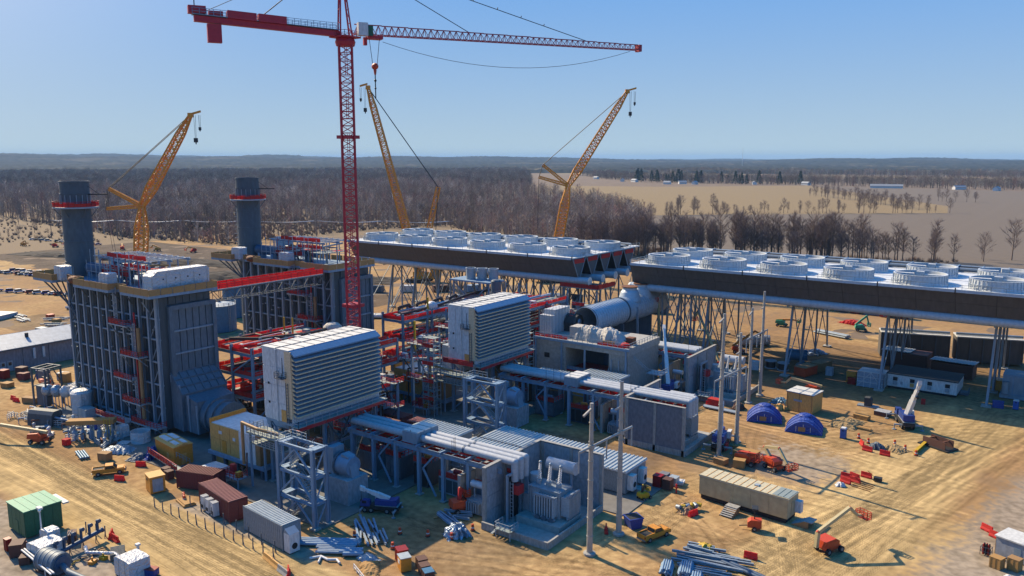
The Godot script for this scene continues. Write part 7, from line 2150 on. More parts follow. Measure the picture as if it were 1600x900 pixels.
	pipe_bundle("pair of long dark blue pipes at the right end of the laydown", "pipe_pair", V(-35.2, 0, -110.2), 11.0, 2, .3, 1, -14, M.pipe_blue)
	barrier("red plastic barrier standing at the laydown by the long dark pipe", V(-37.6, 0, -115.4), 95)
	heap("yellow and red fittings heaped at the top of the laydown", "fitting_heap", V(-44.6, 0, -114.6), V(1.6, .8, 1.0), M.yellow, 5)
	# boxes by the poles
	crate("largest pale plywood crate by the middle pole pair", V(-52.6, 0, -155.6), V(4.4, 1.7, 3.2), -8, M.crate)
	crate("small plywood crate in front of the largest pale crate", V(-52.2, 0, -150.6), V(2.2, 1.5, 1.6), 10, M.crate)
	crate("flat plywood crate at the foot of the middle pole pair", V(-55.9, 0, -150.4), V(2.4, 1.0, 1.8), -12, M.timber)
	crate("brown pallet of boards by the blue telehandler", V(-56.0, 0, -160.9), V(2.6, .6, 2.0), 12, M.crate)
	boom_lift("folded red-orange lift lying on the crates by the middle poles", V(-51.6, 0, -152.9), 0, M.lift_orange, M.lift_orange, [V(-1.6, 2.1, 0), V(1.8, 2.3, 0), V(2.4, 1.6, 0)])
	mobile_crane("small blue and white telescopic crane with red parts between the middle poles", V(-59.6, 0, -160.2), 100, M.crane_blue, V(-1.0, 9.0, 0))
	crate("red box beside the telescopic crane at the middle poles", V(-58.4, 0, -158.0), V(1.8, 1.6, 1.4), 0, M.red)
	barrier("red plastic barrier before the farthest oil basin", V(-72.4, 0, -185.6), 85)
	crate("bright red crate standing before the farthest oil basin", V(-71.0, 0, -185.4), V(3.0, 2.0, 2.0), -6, M.net_red)
	pipe_bundle("row of long grey pipes on the ground before the farthest oil basin", "pipe_row", V(-68.6, 0, -183.2), 9.0, 3, .25, 1, -4, M.steel_pale)
	heap("dark scrap heap by the farthest basin corner", "scrap_heap", V(-65.8, 0, -187.0), V(1.5, 1.6, 1.2), M.brown, 7)
	# tents, timber box, small lifts
	tent("dark blue arched tarpaulin tent, the left one of two", V(-58.2, 0, -183.6), 18)
	tent("dark blue arched tarpaulin tent, the right one of two", V(-48.4, 0, -181.2), 12)
	o = thing("plywood_shed", "big plywood box shed with pale roof behind the blue tents", "shed", V(-52.6, 0, -195.6), -8)
	part(o, "wall", b().box(-3.2, 3.2, .1, 4.6, -2.8, 2.8), M.gt_tan)
	part(o, "roof", b().box(-3.4, 3.4, 4.6, 4.75, -3.0, 3.0), M.tank_blue)
	for k in 4: part(o, "roof_sheet", b().box(-3.3 + (k % 2) * 3.5, -.1 + (k % 2) * 3.5, 4.75, 4.82, -2.9 + (k / 2) * 3.1, -.1 + (k / 2) * 3.1), M.white_roof)
	for k in 3: part(o, "batten", b().box(-3.1 + k * 3.0, -2.95 + k * 3.0, .2, 4.5, 2.8, 2.86), M.timber)
	part(o, "window", b().box(-1.4, .6, 2.6, 3.1, 2.81, 2.88), M.wall_grey)
	heap("bright blue tarpaulin over a low heap behind the left tent", "covered_heap", V(-58.6, 0, -196.9), V(2.2, 1.7, 1.6), M.tank_blue, 4)
	heap("tan sandbags beside the plywood shed", "sandbag_heap", V(-57.4, 0, -192.6), V(2.0, 1.4, 1.2), M.gt_tan, 6)
	boom_lift("orange boom lift with long low boom behind the plywood shed", V(-55.4, 0, -210.8), 172, M.lift_orange, M.lift_cream, [V(-3.0, 2.4, 0), V(5.2, 3.1, 0), V(6.6, 1.6, 0), V(8.4, 1.6, 0)])
	container("rust-orange container in the shade under the right condenser, in front", V(-61.6, 0, -228.6), 6.1, 2.7, 74, M.lift_orange, M.copper)
	container("rust-orange container in the shade under the right condenser, behind", V(-59.6, 0, -236.4), 6.1, 2.6, 74, M.copper, M.copper)
	crate("grey crate beside the orange containers under the condenser", V(-56.0, 0, -232.0), V(1.8, 2.2, 1.8), 0, M.wall_grey)
	o = thing("lying_tank", "pale blue lying cylinder in the shade under the condenser", "tank", V(-68.4, 0, -242.8), 20)
	part(o, "shell", b().tube(V(-3, 2.0, 0), V(3, 2.0, 0), 1.7, -1, 20), M.tank_blue)
	for x in [-2.0, 2.0]: part(o, "saddle", b().box(x - .3, x + .3, 0, .9, -1.2, 1.2), M.steel)
	reel("dark drum reel under the right condenser, left of two", V(-72.2, 0, -231.0), 1.7)
	reel("dark drum reel under the right condenser, right of two", V(-68.4, 0, -230.4), 1.7)
	crate("pale cubic tote left of the two drum reels", V(-75.2, 0, -226.2), V(2.4, 2.4, 2.2), 8, M.wrap)
	for k in 3:
		o = thing("silver_vessel", "short silver vessel with dark mouth in a row under the condenser, " + ["left", "middle", "right"][k], "vessel", V(-88.6 + k * 2.6, 0, -253.6 - k * 2.4), 30, "row of silver vessels")
		part(o, "shell", b().tube(V(-1.8, 1.7, 0), V(1.8, 1.7, 0), 1.6, -1, 18), M.wrap)
		part(o, "mouth", b().tube(V(1.8, 1.7, 0), V(1.84, 1.7, 0), 1.3, -1, 18), M.dark)
	mobile_crane("white-boomed blue mobile crane parked before the white office", V(-30.8, 0, -197.6), 112, M.crane_blue, V(-4.6, 10.6, 1.4))
	toilet("blue portable toilet alone on the dirt right of the tents", V(-39.8, 0, -180.0), 0)
	toilet("blue portable toilet at the right edge under the condenser", V(-11.0, 0, -225.6), 0)
	crate("blue crate left of the right-edge portable toilet", V(-14.6, 0, -224.6), V(2.4, 1.6, 1.6), 5, M.dumpster_blue)
	# small excavation with barriers
	for q in [[-33.7, -174.6, 80, "left of the two barriers in front of the dug pit"], [-30.2, -174.0, 86, "right of the two barriers in front of the dug pit"], [-35.4, -177.6, 30, "turned red barrier at the left corner of the dug pit"]]:
		barrier("red plastic barrier, " + q[3], V(q[0], 0, q[1]), q[2])
	heap("dug soil heap behind the red barriers at the pit", "soil_heap", V(-29.4, 0, -179.0), V(2.6, .9, 1.8), M.dirt_pile, 9)
	heap("low mound of loose soil left of the mobile crane", "soil_heap", V(-41.6, 0, -190.5), V(4.2, 1.1, 3.0), M.dirt_pile, 12)
	heap("dark green machine parts in the pit behind the barriers", "machine_parts", V(-32.4, 0, -177.4), V(1.6, 1.4, 1.0), M.steel_dark, 10)
	for k in 6: cone("orange marker drum round the dug pit behind the red barriers", V(-37.0 + k * 2.4, 0, -181.8 + (k % 3) * 2.1), "marker drums round the pit")
	solo("yellow_beam", "bright yellow steel beam lying right of the dug pit", "beam", b().ibeam(V(-4.2, .35, 0), V(4.2, .35, 0), .6, .7), M.yellow, V(-24.9, 0, -182.4), 84)
	o = thing("trench_tray", "rusty open trench box on a dark tray right of the yellow beam", "trench box", V(-22.2, 0, -186.0), -28)
	part(o, "tray", b().box(-3.4, 3.4, 0, .25, -1.9, 1.9), M.black)
	for s in [-1, 1]: part(o, "side_plate", b().box(-2.6, 2.6, .25, 1.8, s * 1.3 - .08, s * 1.3 + .08), M.brown)
	for x in [-1.6, 1.6]: part(o, "spreader", b().bar(V(x, 1.5, -1.2), V(x, 1.5, 1.2), .25), M.rust)
	crate("pallet of plywood sheets left of the mobile crane", V(-39.6, 0, -196.4), V(3.4, .9, 1.6), -14, M.crate)
	crate("grey steel plate stack behind the plywood pallet", V(-36.2, 0, -202.2), V(3.2, 1.0, 2.6), -10, M.brown, M.wall_grey)
	solo("timber_mats", "two pale timber mats on the dirt near the plywood pallet", "timber", b().box(-2.6, 2.6, 0, .3, -.4, .4).box(-2.2, 3.0, 0, .3, .6, 1.2), M.crate, V(-38.6, 0, -189.6), -12)
	o = thing("generator", "small dark green generator behind the plywood pallet", "generator", V(-40.6, 0, -207.6))
	part(o, "body", b().prism([Vector2(-.8, .2), Vector2(.8, .2), Vector2(.8, 1.8), Vector2(.4, 2.3), Vector2(-.8, 2.3)], -.9, .9), M.roof_dark)
	part(o, "skid", b().box(-2.4, 2.4, 0, .25, -1.0, 1.0), M.steel_pale)
	crate("yellow cabinet under the right condenser left of the wrapped frame", V(-49.3, 0, -228.6), V(2.4, 3.0, 2.4), 0, M.amber)
	crate("small dark red box before the yellow cabinet under the condenser", V(-48.7, 0, -226.0), V(2.0, 1.8, 1.2), 0, M.tail)
	o = thing("scaffold_cube", "square scaffold frame wrapped in clear plastic left of the white office", "scaffold", V(-43.9, 0, -227.6))
	part(o, "wrapping", b().box(-3.2, 3.2, .1, 4.2, -2.6, 2.6), M.tarp_silver)
	part(o, "pole", b().rail([V(-3.25, 0, 2.65), V(3.25, 0, 2.65), V(3.25, 0, -2.65)], 4.2, 1.6, .1, 3).bar(V(-3.2, .2, 2.68), V(0, 4.1, 2.68), .1).bar(V(3.2, .2, 2.68), V(0, 4.1, 2.68), .1), M.white)
	# white office
	o = thing("office_trailer", "wide white modular office with dark roof under the right condenser", "office", V(-40.4, 0, -228.2), -1)
	part(o, "wall", b().box(0, 16.4, .6, 3.8, -10.6, 0), M.white)
	part(o, "roof", b().box(-.2, 16.6, 3.8, 4.0, -10.8, .2), M.roof_dark)
	part(o, "trim", b().box(-.22, 16.62, 3.55, 3.8, .05, .22), M.white_roof)
	for k in 4:
		part(o, "wall_panel", b().box(.06 + k * 4.1, 4.04 + k * 4.1, .7, 3.5, .01, .06), M.white)
		var wd := part(o, "window", b().box(1.4 + k * 4.1, 2.5 + k * 4.1, 2.2, 3.2, .07, .12), M.glass)
		part(wd, "frame", b().box(1.3 + k * 4.1, 2.6 + k * 4.1, 3.2, 3.3, .06, .14).box(1.3 + k * 4.1, 2.6 + k * 4.1, 2.1, 2.2, .06, .14), M.white_roof)
		part(o, "cooling_unit", b().box(1.5 + k * 4.1, 2.4 + k * 4.1, 1.2, 2.05, .07, .5), M.gt_tan if k == 1 else M.wall_grey)
	for k in 2: part(o, "notice", b().box(3.2 + k * 4.2, 3.8 + k * 4.2, 1.4, 2.1, .07, .1), M.wall_grey)
	part(o, "skirt", b().box(.2, 16.2, .02, .6, -10.4, -.2), M.dark)
	part(o, "entry_step", b().box(16.5, 18.6, .1, .7, -6.4, -3.4).rail([V(18.5, .7, -6.4), V(18.5, .7, -3.4)], 1.0, 1.0, .07, 2), M.steel_dark)
	crate("red extinguisher box standing before the white office", V(-29.9, 0, -217.0), V(.9, 1.3, .7), 0, M.net_red)
	o = thing("roofed_shelter", "low shelter with pale blue sheet roof behind the white office", "shelter", V(-27.8, 0, -252.0), -4)
	part(o, "roof", b().ribs(-5.6, 5.6, -3.4, 3.4, 4.0, 4.4, .8, .12), M.tank_top)
	part(o, "wall", b().box(-5.2, 5.2, 0, 3.8, -3.0, 2.8), M.brown)
	o = thing("roofed_shelter", "brick-coloured block with white sheet roof under the condenser left of the shelter", "shelter", V(-40.5, 0, -256.0), -4)
	part(o, "wall", b().box(-6, 6, 0, 4.4, -3.4, 3.4), M.brown)
	part(o, "roof", b().ribs(-6.3, 1.5, -3.7, 3.7, 4.5, 4.7, .8, .12), M.white_roof)
	o = thing("cooler_module", "blue-grey cooler module with ducts at the right edge under the condenser", "machine", V(-11.6, 0, -237.6))
	part(o, "body", b().box(-3.2, 4.2, 1.2, 6.2, -3.6, 3.2), M.steel)
	part(o, "skid", b().box(-3.6, 4.6, .2, 1.2, -3.8, 3.4), M.casing_rib)
	for k in 3: part(o, "panel", b().box(-3.0 + k * 2.3, -1.0 + k * 2.3, 1.5, 5.8, 3.2, 3.28), M.casing_rib)
	part(o, "duct", b().tube(V(-2.4, 1.6, 3.9), V(-2.4, 4.6, 3.9), .8, -1, 14), M.steel_pale)
	crate("amber cabinet left of the blue-grey cooler module", V(-16.0, 0, -241.0), V(2.2, 3.0, 2.2), 0, M.amber)
	crate("amber crate on the dirt beyond the condenser at the right edge", V(-14.6, 0, -296.0), V(3.0, 4.0, 3.0), 0, M.amber)
	# dark spare modules and scattered goods behind
	for q in [[-41.0, -268.6, 19.0, "left"], [-22.0, -274.4, 17.5, "right"]]:
		o = thing("cooling_module", "long dark cooling module on the ground beyond the condenser, " + q[3] + " of two", "module", V(q[0], 0, q[1]), 17, "dark modules beyond the condenser")
		part(o, "body", b().box(-q[2] / 2, q[2] / 2, .5, 7.6, -3, 3), M.panel_dark)
		part(o, "roof", b().box(-q[2] / 2, q[2] / 2, 7.6, 7.9, -3.1, 3.1), M.white_roof)
		for k in 6: part(o, "frame", b().bar(V(-q[2] / 2 + .2 + k * q[2] / 5.1, .1, 3.1), V(-q[2] / 2 + .2 + k * q[2] / 5.1, 7.6, 3.1), .25), M.steel_dark)
		part(o, "pipe", b().tube(V(-q[2] / 2, 8.4, 1), V(q[2] / 2, 8.4, 1), .4, -1, 8), M.steel_pale)
	for k in 9:
		container(["dark", "yellow", "grey", "white", "grey-blue", "faded red", "purple-grey", "red", "dark red"][k] + " shipping container in the row beyond the condenser, " + ["first", "second", "third", "fourth", "fifth", "sixth", "seventh", "eighth", "last"][k] + " from the left", V(-100 + k * 5.6, 0, -338 + k * .6), 5.2, 3.0, 80 if k % 2 else 4, [M.steel_dark, M.yellow, M.wall_dark, M.white, M.steel, M.container_red, M.casing_rib, M.red, M.container_red][k], [M.steel_dark, M.yellow, M.wall_dark, M.white, M.steel, M.container_red, M.casing_rib, M.red, M.container_red][k])
	heap("row of red covered goods beyond the condenser legs", "covered_heap", V(-68, 0, -311), V(5, 1.6, 2), M.net_red, 14)
	boom_lift("bright green boom lift beyond the condenser legs", V(-62.6, 0, -299.6), 20, M.green_roof, M.green_roof, [V(-2, 2.2, 0), V(1.5, 5.5, 0), V(2.4, 2.4, 0)])
	boom_lift("bright green low lift in the sun beyond the left legs", V(-88, 0, -292), 5, M.green_roof, M.amber, [V(-2, 2.2, 0), V(4, 2.8, 0), V(6, 2.4, 0)])
	pipe_bundle("stack of pale grey steel on the dirt beyond the condenser", "steel_stack", V(-69, 0, -286), 12, 5, .3, 2, -20, M.steel_pale)
	heap("grey-blue sheeting heap under the condenser's second bent", "covered_heap", V(-66.5, 0, -256), V(3.4, 1.4, 2.2), M.tarp_silver, 16)
	# lifts by the condenser's left end
	boom_lift("red lift with tall cream boom standing under the condensers", V(-104.0, 0, -225.4), 40, M.red, M.lift_cream, [V(-.6, 2.2, 0), V(-.9, 10.0, -.3), V(-1.2, 16.5, -.6), V(-2.0, 17.5, -.6)])
	boom_lift("red lift with cream boom leaning left under the right condenser", V(-85.0, 0, -221.6), 145, M.red, M.lift_cream, [V(-1.4, 2.2, 0), V(5.5, 9.5, 0), V(10.4, 14.6, 0), V(12.6, 12.0, 0)])
	boom_lift("low red scissor-folded lift beside the cream boomed lift", V(-91.0, 0, -217.4), 10, M.red, M.red, [V(-1.6, 2.2, 0), V(1.6, 2.4, 0), V(2.2, 1.6, 0)])
	boom_lift("orange-red lift with amber boom under the right condenser's second bay", V(-86.0, 0, -243.0), 20, M.lift_orange, M.amber, [V(-2, 2.2, 0), V(4.5, 7.2, 0), V(6.4, 6.4, 0)])
	crate("amber machine crate left of the farthest firewall", V(-84.8, 0, -216.0), V(4.0, 3.2, 3.0), 20, M.copper)
	crate("pale grey container block in the shade by the exhaust duct", V(-96.4, 0, -230.0), V(6.0, 3.0, 2.6), 24, M.wall_grey)
	crate("green and yellow pallet behind the farthest firewall", V(-90.0, 0, -206.0), V(4.0, 1.2, 2.4), 8, M.green)
	mobile_crane("blue and white mobile crane with long pale boom leaning over the turbine table corner", V(-84.2, .1, -188.6), 96, M.crane_blue, V(7.2, 15.5, -4.6))
	# bottom right corner
	o = thing("site_shed", "grey shed with white roof at the lower right corner", "shed", V(-4.6, 0, -139.4), -20)
	part(o, "wall", b().box(-2.4, 3.4, .1, 3.0, -2, 2), M.wall_grey)
	part(o, "roof", b().box(-2.6, 3.6, 3.0, 3.2, -2.2, 2.2), M.white_roof)
	part(o, "timber_side", b().box(-2.46, -2.41, .1, 2.9, -2, 2), M.crate)
	part(o, "door", b().box(.2, 1.2, .2, 2.2, 2.0, 2.06), M.casing_rib)
	for q in [[-9.4, -146.8, 14, "rear one of two in a line by the lower right shed"], [-8.0, -144.8, 20, "front one of two in a line by the lower right shed"]]: barrier("red plastic barrier, " + q[3], V(q[0], 0, q[1]), q[2] + 40)
	crate("open-topped tan timber crate below the lower right shed, left of two", V(-6.9, 0, -133.9), V(1.6, 1.6, 1.4), -20, M.crate)
	crate("open-topped tan timber crate below the lower right shed, right of two", V(-4.7, 0, -134.6), V(1.6, 1.8, 1.4), -20, M.crate, M.timber)
	o = thing("gas_bottle_rack", "rack of dark and red gas bottles left of the lower right shed", "gas bottles", V(-8.6, 0, -137.6), -10)
	for k in 6: part(o, "gas_bottle", b().tube(V((k % 3) * .35 - .35, .1, (k / 3) * .4), V((k % 3) * .35 - .35, 1.7, (k / 3) * .4), .15, .13, 8).ball(V((k % 3) * .35 - .35, 1.72, (k / 3) * .4), .13, 6, 4), M.tail if k % 2 else M.black)
	part(o, "frame", b().rail([V(-.7, 0, -.3), V(.7, 0, -.3), V(.7, 0, .7), V(-.7, 0, .7), V(-.7, 0, -.3)], 1.3, .8, .06, 2), M.steel_dark)
	heap("white sack lying before the tan crates in the lower right", "sack", V(-5.2, 0, -131.2), V(.7, .5, .4), M.wrap, 18)
	# red barriers cluster in the open yard
	for q in [[-33.2, -154.4, 70], [-31.8, -155.6, 74], [-32.3, -157.6, 66], [-33.6, -156.8, 84], [-30.6, -159.4, 80]]:
		barrier("red plastic barrier in the huddle of five on the open gravel", V(q[0], 0, q[1]), q[2], "huddle of five red barriers on the gravel")
	heap("white sack beside the huddle of red barriers", "sack", V(-33.6, 0, -152.3), V(.9, .8, .7), M.wrap, 20)
	o = thing("hand_compactor", "small black plate compactor with raised handle by the red barriers", "machine", V(-28.4, 0, -158.6))
	part(o, "body", b().box(-.7, .7, .1, .8, -.5, .5), M.black)
	part(o, "handle", b().bar(V(-.6, .7, 0), V(-1.9, 1.7, 0), .09), M.amber)
	for k in 5: solo("timber_batten", "thin timber batten in the row laid beside the huddle of barriers", "timber", b().box(-1.8, 1.8, 0, .14, -.07, .07), M.timber, V(-30.2, 0, -156.6 + k * .9), -14, )
	for k in 5: get_child(-1 - k).set_meta("group", "battens laid beside the barriers")
	solo("red_valve_post", "red hydrant post on the dirt by the electrical building's end", "hydrant", b().tube(V(0, 0, 0), V(0, 1.5, 0), .14, -1, 8).ball(V(0, 1.6, 0), .2, 8, 5).box(-.4, .4, 1.0, 1.2, -.08, .08), M.net_red, V(-57.0, 0, -131.6))
	crate("white slatted pallet by the red hydrant post", V(-58.6, 0, -136.0), V(2.2, .5, 1.8), 10, M.wrap)
	for k in 4: crate(["dark red", "brown", "grey", "pale"][k] + " tool chest at the right end of the ribbed electrical building", V(-61.0 + (k % 2) * 1.9, 0, -132.5 - (k / 2) * 2.6), V(1.6, 2.2 - k * .25, 1.6), 0, [M.tail, M.brown, M.wall_dark, M.tank_top][k])
	boom_lift("yellow folded access lift at the near right corner of the electrical building", V(-60.6, 0, -126.0), 70, M.yellow, M.black, [V(-1.0, 2.0, 0), V(-.6, 4.4, 0), V(1.0, 3.0, 0)])
	get_child(-1).scale = Vector3(.6, .6, .6)

# ---------------------------------------------------------------- around the units
func make_unit_yard() -> void:
	container("red ribbed container with three white cooling units on its side", V(-117.6, 0, -79.6), 11.4, 3.8, -10, M.container_red, M.container_roof, 3)
	container("dark red ribbed container behind the one with cooling units", V(-129.6, 0, -83.4), 8.0, 3.4, 18, M.container_red, M.container_red)
	container("grey ribbed container with a vent at its right end beside the red containers", V(-102.6, 0, -78.0), 11.0, 4.2, -6, M.container_grey, M.roof_ribbed)
	var o := thing("vent_box", "pale vent box with round black grille at the grey container's end", "vent", V(-96.2, 0, -76.6), -6)
	part(o, "body", b().box(-.6, .9, .2, 3.2, -.9, .9), M.white)
	part(o, "grille", b().tube(V(.9, 1.2, 0), V(.95, 1.2, 0), .5, -1, 14), M.dark)
	part(o, "hood", b().prism([Vector2(-.6, 3.2), Vector2(.95, 3.2), Vector2(-.3, 3.9)], -.9, .9), M.casing_rib)
	container("dark red ribbed container at the foot of the farther turbine enclosure", V(-112.6, .1, -127.6), 10.0, 3.6, 0, M.container_red, M.container_roof)
	container("faded purple-red ribbed container left of the red one by the farther enclosure", V(-124.4, .1, -128.6), 9.0, 3.4, 0, M.container_red, M.container_red)
	# yellow plant boxes
	o = thing("fuel_enclosure", "yellow box enclosure with grey patched roof before the left boiler's inlet", "enclosure", V(-146.0, .1, -88.4), -8)
	part(o, "wall", b().box(-4.2, 4.2, .1, 4.0, -1.9, 1.9), M.amber)
	part(o, "roof", b().prism([Vector2(-2.1, 4.0), Vector2(2.1, 4.0), Vector2(0, 4.5)], -4.4, 4.4), M.gt_tan)
	o.get_child(-1).rotation.y = PI / 2
	part(o, "roof_patch", b().box(-3.6, .2, 4.2, 4.45, -1.3, 1.3).box(1.0, 3.6, 4.2, 4.42, -1.2, 1.2), M.deck_grey)
	part(o, "door", b().box(1.0, 2.0, .3, 2.4, 1.9, 1.96).box(4.2, 4.26, .3, 2.4, -.6, .5), M.gt_tan)
	part(o, "stair_rail", b().rail([V(4.6, .1, -1), V(4.6, 2.2, 1.6)], 1.0, .9, .08, 2), M.galvanised)
	o = thing("red_walkway", "red railed walkway along the yellow enclosure before the left boiler", "walkway", V(-143.5, .1, -85.0), -10)
	part(o, "deck", b().box(-7, 7, 1.2, 1.35, -.7, .7), M.grating)
	part(o, "railing", b().rail([V(-7, 1.35, .7), V(7, 1.35, .7)], 1.2, 1.3, .1, 3).net([V(-7, 1.4, .65), V(7, 1.4, .65)], .9, R), M.red)
	for x in [-6.0, 0.0, 6.0]: part(o, "leg", b().bar(V(x, 0, 0), V(x, 1.2, 0), .2), M.steel)
	o = thing("plant_cabinet", "orange-yellow equipment cabinet with grey round door by the dirt road", "cabinet", V(-134.9, 0, -77.6), -16)
	part(o, "body", b().box(-1.5, 1.5, .15, 3.1, -1.3, 1.3), M.amber)
	part(o, "roof", b().box(-1.6, 1.6, 3.1, 3.25, -1.4, 1.4), M.gt_tan)
	part(o, "door", b().box(1.5, 1.58, .4, 2.8, -.9, .9), M.wall_grey)
	part(o, "vent", b().box(-.7, -.2, 2.2, 2.6, 1.3, 1.36), M.dark)
	crate("dark green cabinet behind the orange-yellow cabinet", V(-137.2, 0, -79.0), V(1.8, 2.4, 1.6), -16, M.steel_dark, M.green_roof)
	wrapped_box("pale tarpaulin-covered box between cabinet and red containers", V(-130.2, 0, -86.6), V(5.2, 3.0, 3.4))
	crate("pair of brown bins behind the orange pickup", V(-139.6, 0, -82.6), V(1.4, 1.7, 1.3), 0, M.brown)
	crate("single brown bin beside the dark green cabinet", V(-138.0, 0, -82.2), V(1.3, 1.6, 1.3), 0, M.brown)
	heap("blue tarpaulin heap at the left end of the red walkway", "covered_heap", V(-150.6, .1, -87.0), V(2.0, 2.2, 1.6), M.tarp_blue, 21)
	solo("timber_slab", "pale timber slab stack with red cones before the red containers", "timber", b().box(-2, 2, 0, .35, -1.1, 1.1).box(-1.6, 1.8, .35, .5, -.9, .8), M.crate, V(-125.6, 0, -77.6), -14)
	for k in 3: cone("orange drum beside the timber slab before the red containers", V(-127.8 + k * .7, 0, -78.6 + k * .4), "orange drums by the timber slab")
	mobile_crane("blue mobile crane with white boom in the shade of the nearer filter house", V(-95.2, 0, -95.0), 205, M.crane_blue, V(4.2, 5.2, 0))
	get_child(-1).scale = Vector3(.75, .75, .75)
	# steel stock on the shaded dirt
	beam_pile("blue steel columns laid in the shade below the stair tower, upper pile", V(-92.2, 0, -88.2), 9.0, 6, -32, M.steel)
	beam_pile("short blue steel pieces in the shade, small middle pile", V(-88.8, 0, -86.0), 5.0, 8, -38, M.casing_rib)
	pipe_bundle("long sunlit blue beams pointing at the grey container's end", "beam_row", V(-93.4, 0, -81.4), 10.0, 4, .28, 1, 32, M.steel)
	pipe_bundle("short silver-blue tubes beside the long sunlit beams", "tube_row", V(-90.6, 0, -80.4), 6.0, 5, .24, 1, 32, M.casing_rib)
	pipe_bundle("three short thick blue pipes nearest the sun edge", "tube_row", V(-87.8, 0, -81.2), 3.4, 3, .34, 1, 36, M.steel)
	heap("blue and white scrap pieces right of the thick pipes", "scrap_heap", V(-84.8, 0, -81.6), V(1.8, .7, 1.2), M.steel_pale, 24)
	solo("white_hose", "white hose looped on the sunlit dirt below the blue beams", "hose", b().path([V(-2.4, .2, .6), V(-1.2, .25, -.6), V(.4, .25, -.2), V(1.6, .25, -.8), V(2.6, .2, -.2)], .2, 6).path([V(-1.2, .2, -.6), V(-.4, .2, 1.0)], .18, 6), M.white, V(-89.6, 0, -77.4), 10)
	beam_pile("long blue beams with open frame beneath the bus ducts", V(-83.2, 0, -98.4), 9.0, 4, -22, M.steel)
	beam_pile("blue ladder-like frames beside the long beams under the bus ducts", V(-82.8, 0, -101.6), 5.0, 6, 28, M.casing_rib)
	heap("silver-blue plastic-wrapped bundle left of the nearest oil basin", "wrapped_bundle", V(-78.9, 0, -95.6), V(2.0, 2.0, 1.5), M.tarp_silver, 26)
	boom_lift("orange and red compact lift under the nearest bus ducts", V(-83.6, .1, -103.0), 60, M.lift_orange, M.red, [V(-.6, 2.2, 0), V(-.4, 4.2, 0), V(.6, 3.4, 0)])
	for q in [[-86.6, -90.6], [-84.0, -86.2], [-82.4, -92.6], [-78.6, -94.0], [-91.6, -85.4], [-77.8, -98.4]]:
		cone("orange marker drum on the shaded dirt between steel piles and transformer basin", V(q[0], 0, q[1]), "marker drums on the shaded dirt")
	crate("dark red tool box on the shaded dirt, largest of the row", V(-80.2, 0, -84.2), V(1.7, 2.0, 1.6), -30, M.tail)
	o = thing("generator", "tall amber generator with pale top among the dark tool boxes", "generator", V(-78.0, 0, -82.4), -30)
	part(o, "body", b().box(-.9, .9, .2, 2.2, -.8, .8), M.amber)
	part(o, "top", b().box(-.95, .95, 2.2, 2.3, -.85, .85), M.tank_top)
	part(o, "panel", b().box(-.5, .3, 1.2, 1.8, .8, .84), M.white)
	for q in [[-76.4, -84.4, "brown tool box with flat lid right of the amber generator", 0], [-74.8, -83.2, "brown tool box at the lower edge right of the amber generator", 1], [-73.2, -82.2, "box with bright blue lid at the bottom edge", 2]]:
		crate(q[2], V(q[0], 0, q[1]), V(1.5, 1.5, 1.4), -30, M.brown, M.tank_blue if q[3] == 2 else M.brown)
	heap("timber and blue scrap on the sun edge at the bottom middle", "timber_heap", V(-82.4, 0, -79.6), V(2.6, .7, 1.4), M.crate, 28)
	solo("white_rail", "white handrail piece lying at the bottom middle", "railing", b().rail([V(-2.4, 0, 0), V(2.4, 0, 0)], .9, 1.2, .09, 2), M.white, V(-82.0, 0, -77.2), -24)
	barrier("red plastic barrier at the bottom edge below the fence", V(-90.9, 0, -71.6), 50)
	# fences of thin posts along the road, with barriers at the right end
	for q in [[V(-128.4, 0, -73.4), V(-96.8, 0, -73.6), 14, "road side"], [V(-124.0, 0, -77.4), V(-98.0, 0, -74.9), 8, "container side"]]:
		for k in int(q[2]):
			var p: Vector3 = q[0].lerp(q[1], k / (q[2] - 1.0))
			o = thing("fence_post", "thin dark fence post with stay in the " + q[3] + " row along the gravel strip", "fence post", p, 0, "fence posts, " + q[3] + " row")
			part(o, "post", b().bar(V(0, 0, 0), V(R.randf_range(-.15, .15), 1.9, 0), .13), M.steel_dark)
			part(o, "stay", b().bar(V(0, 1.0, 0), V(.8, 0, .3), .07), M.steel_dark)
	for k in 3:
		solo("concrete_barrier", ["first", "second", "third"][k] + " tan concrete road barrier at the right end of the fence", "barrier", b().prism([Vector2(-.35, 0), Vector2(.35, 0), Vector2(.14, .4), Vector2(.1, .9), Vector2(-.1, .9), Vector2(-.14, .4)], -1.5, 1.5), M.gt_tan if k < 2 else M.concrete_pale, V(-96.6 + k * 2.4, 0, -72.6 + k * .6), 78)

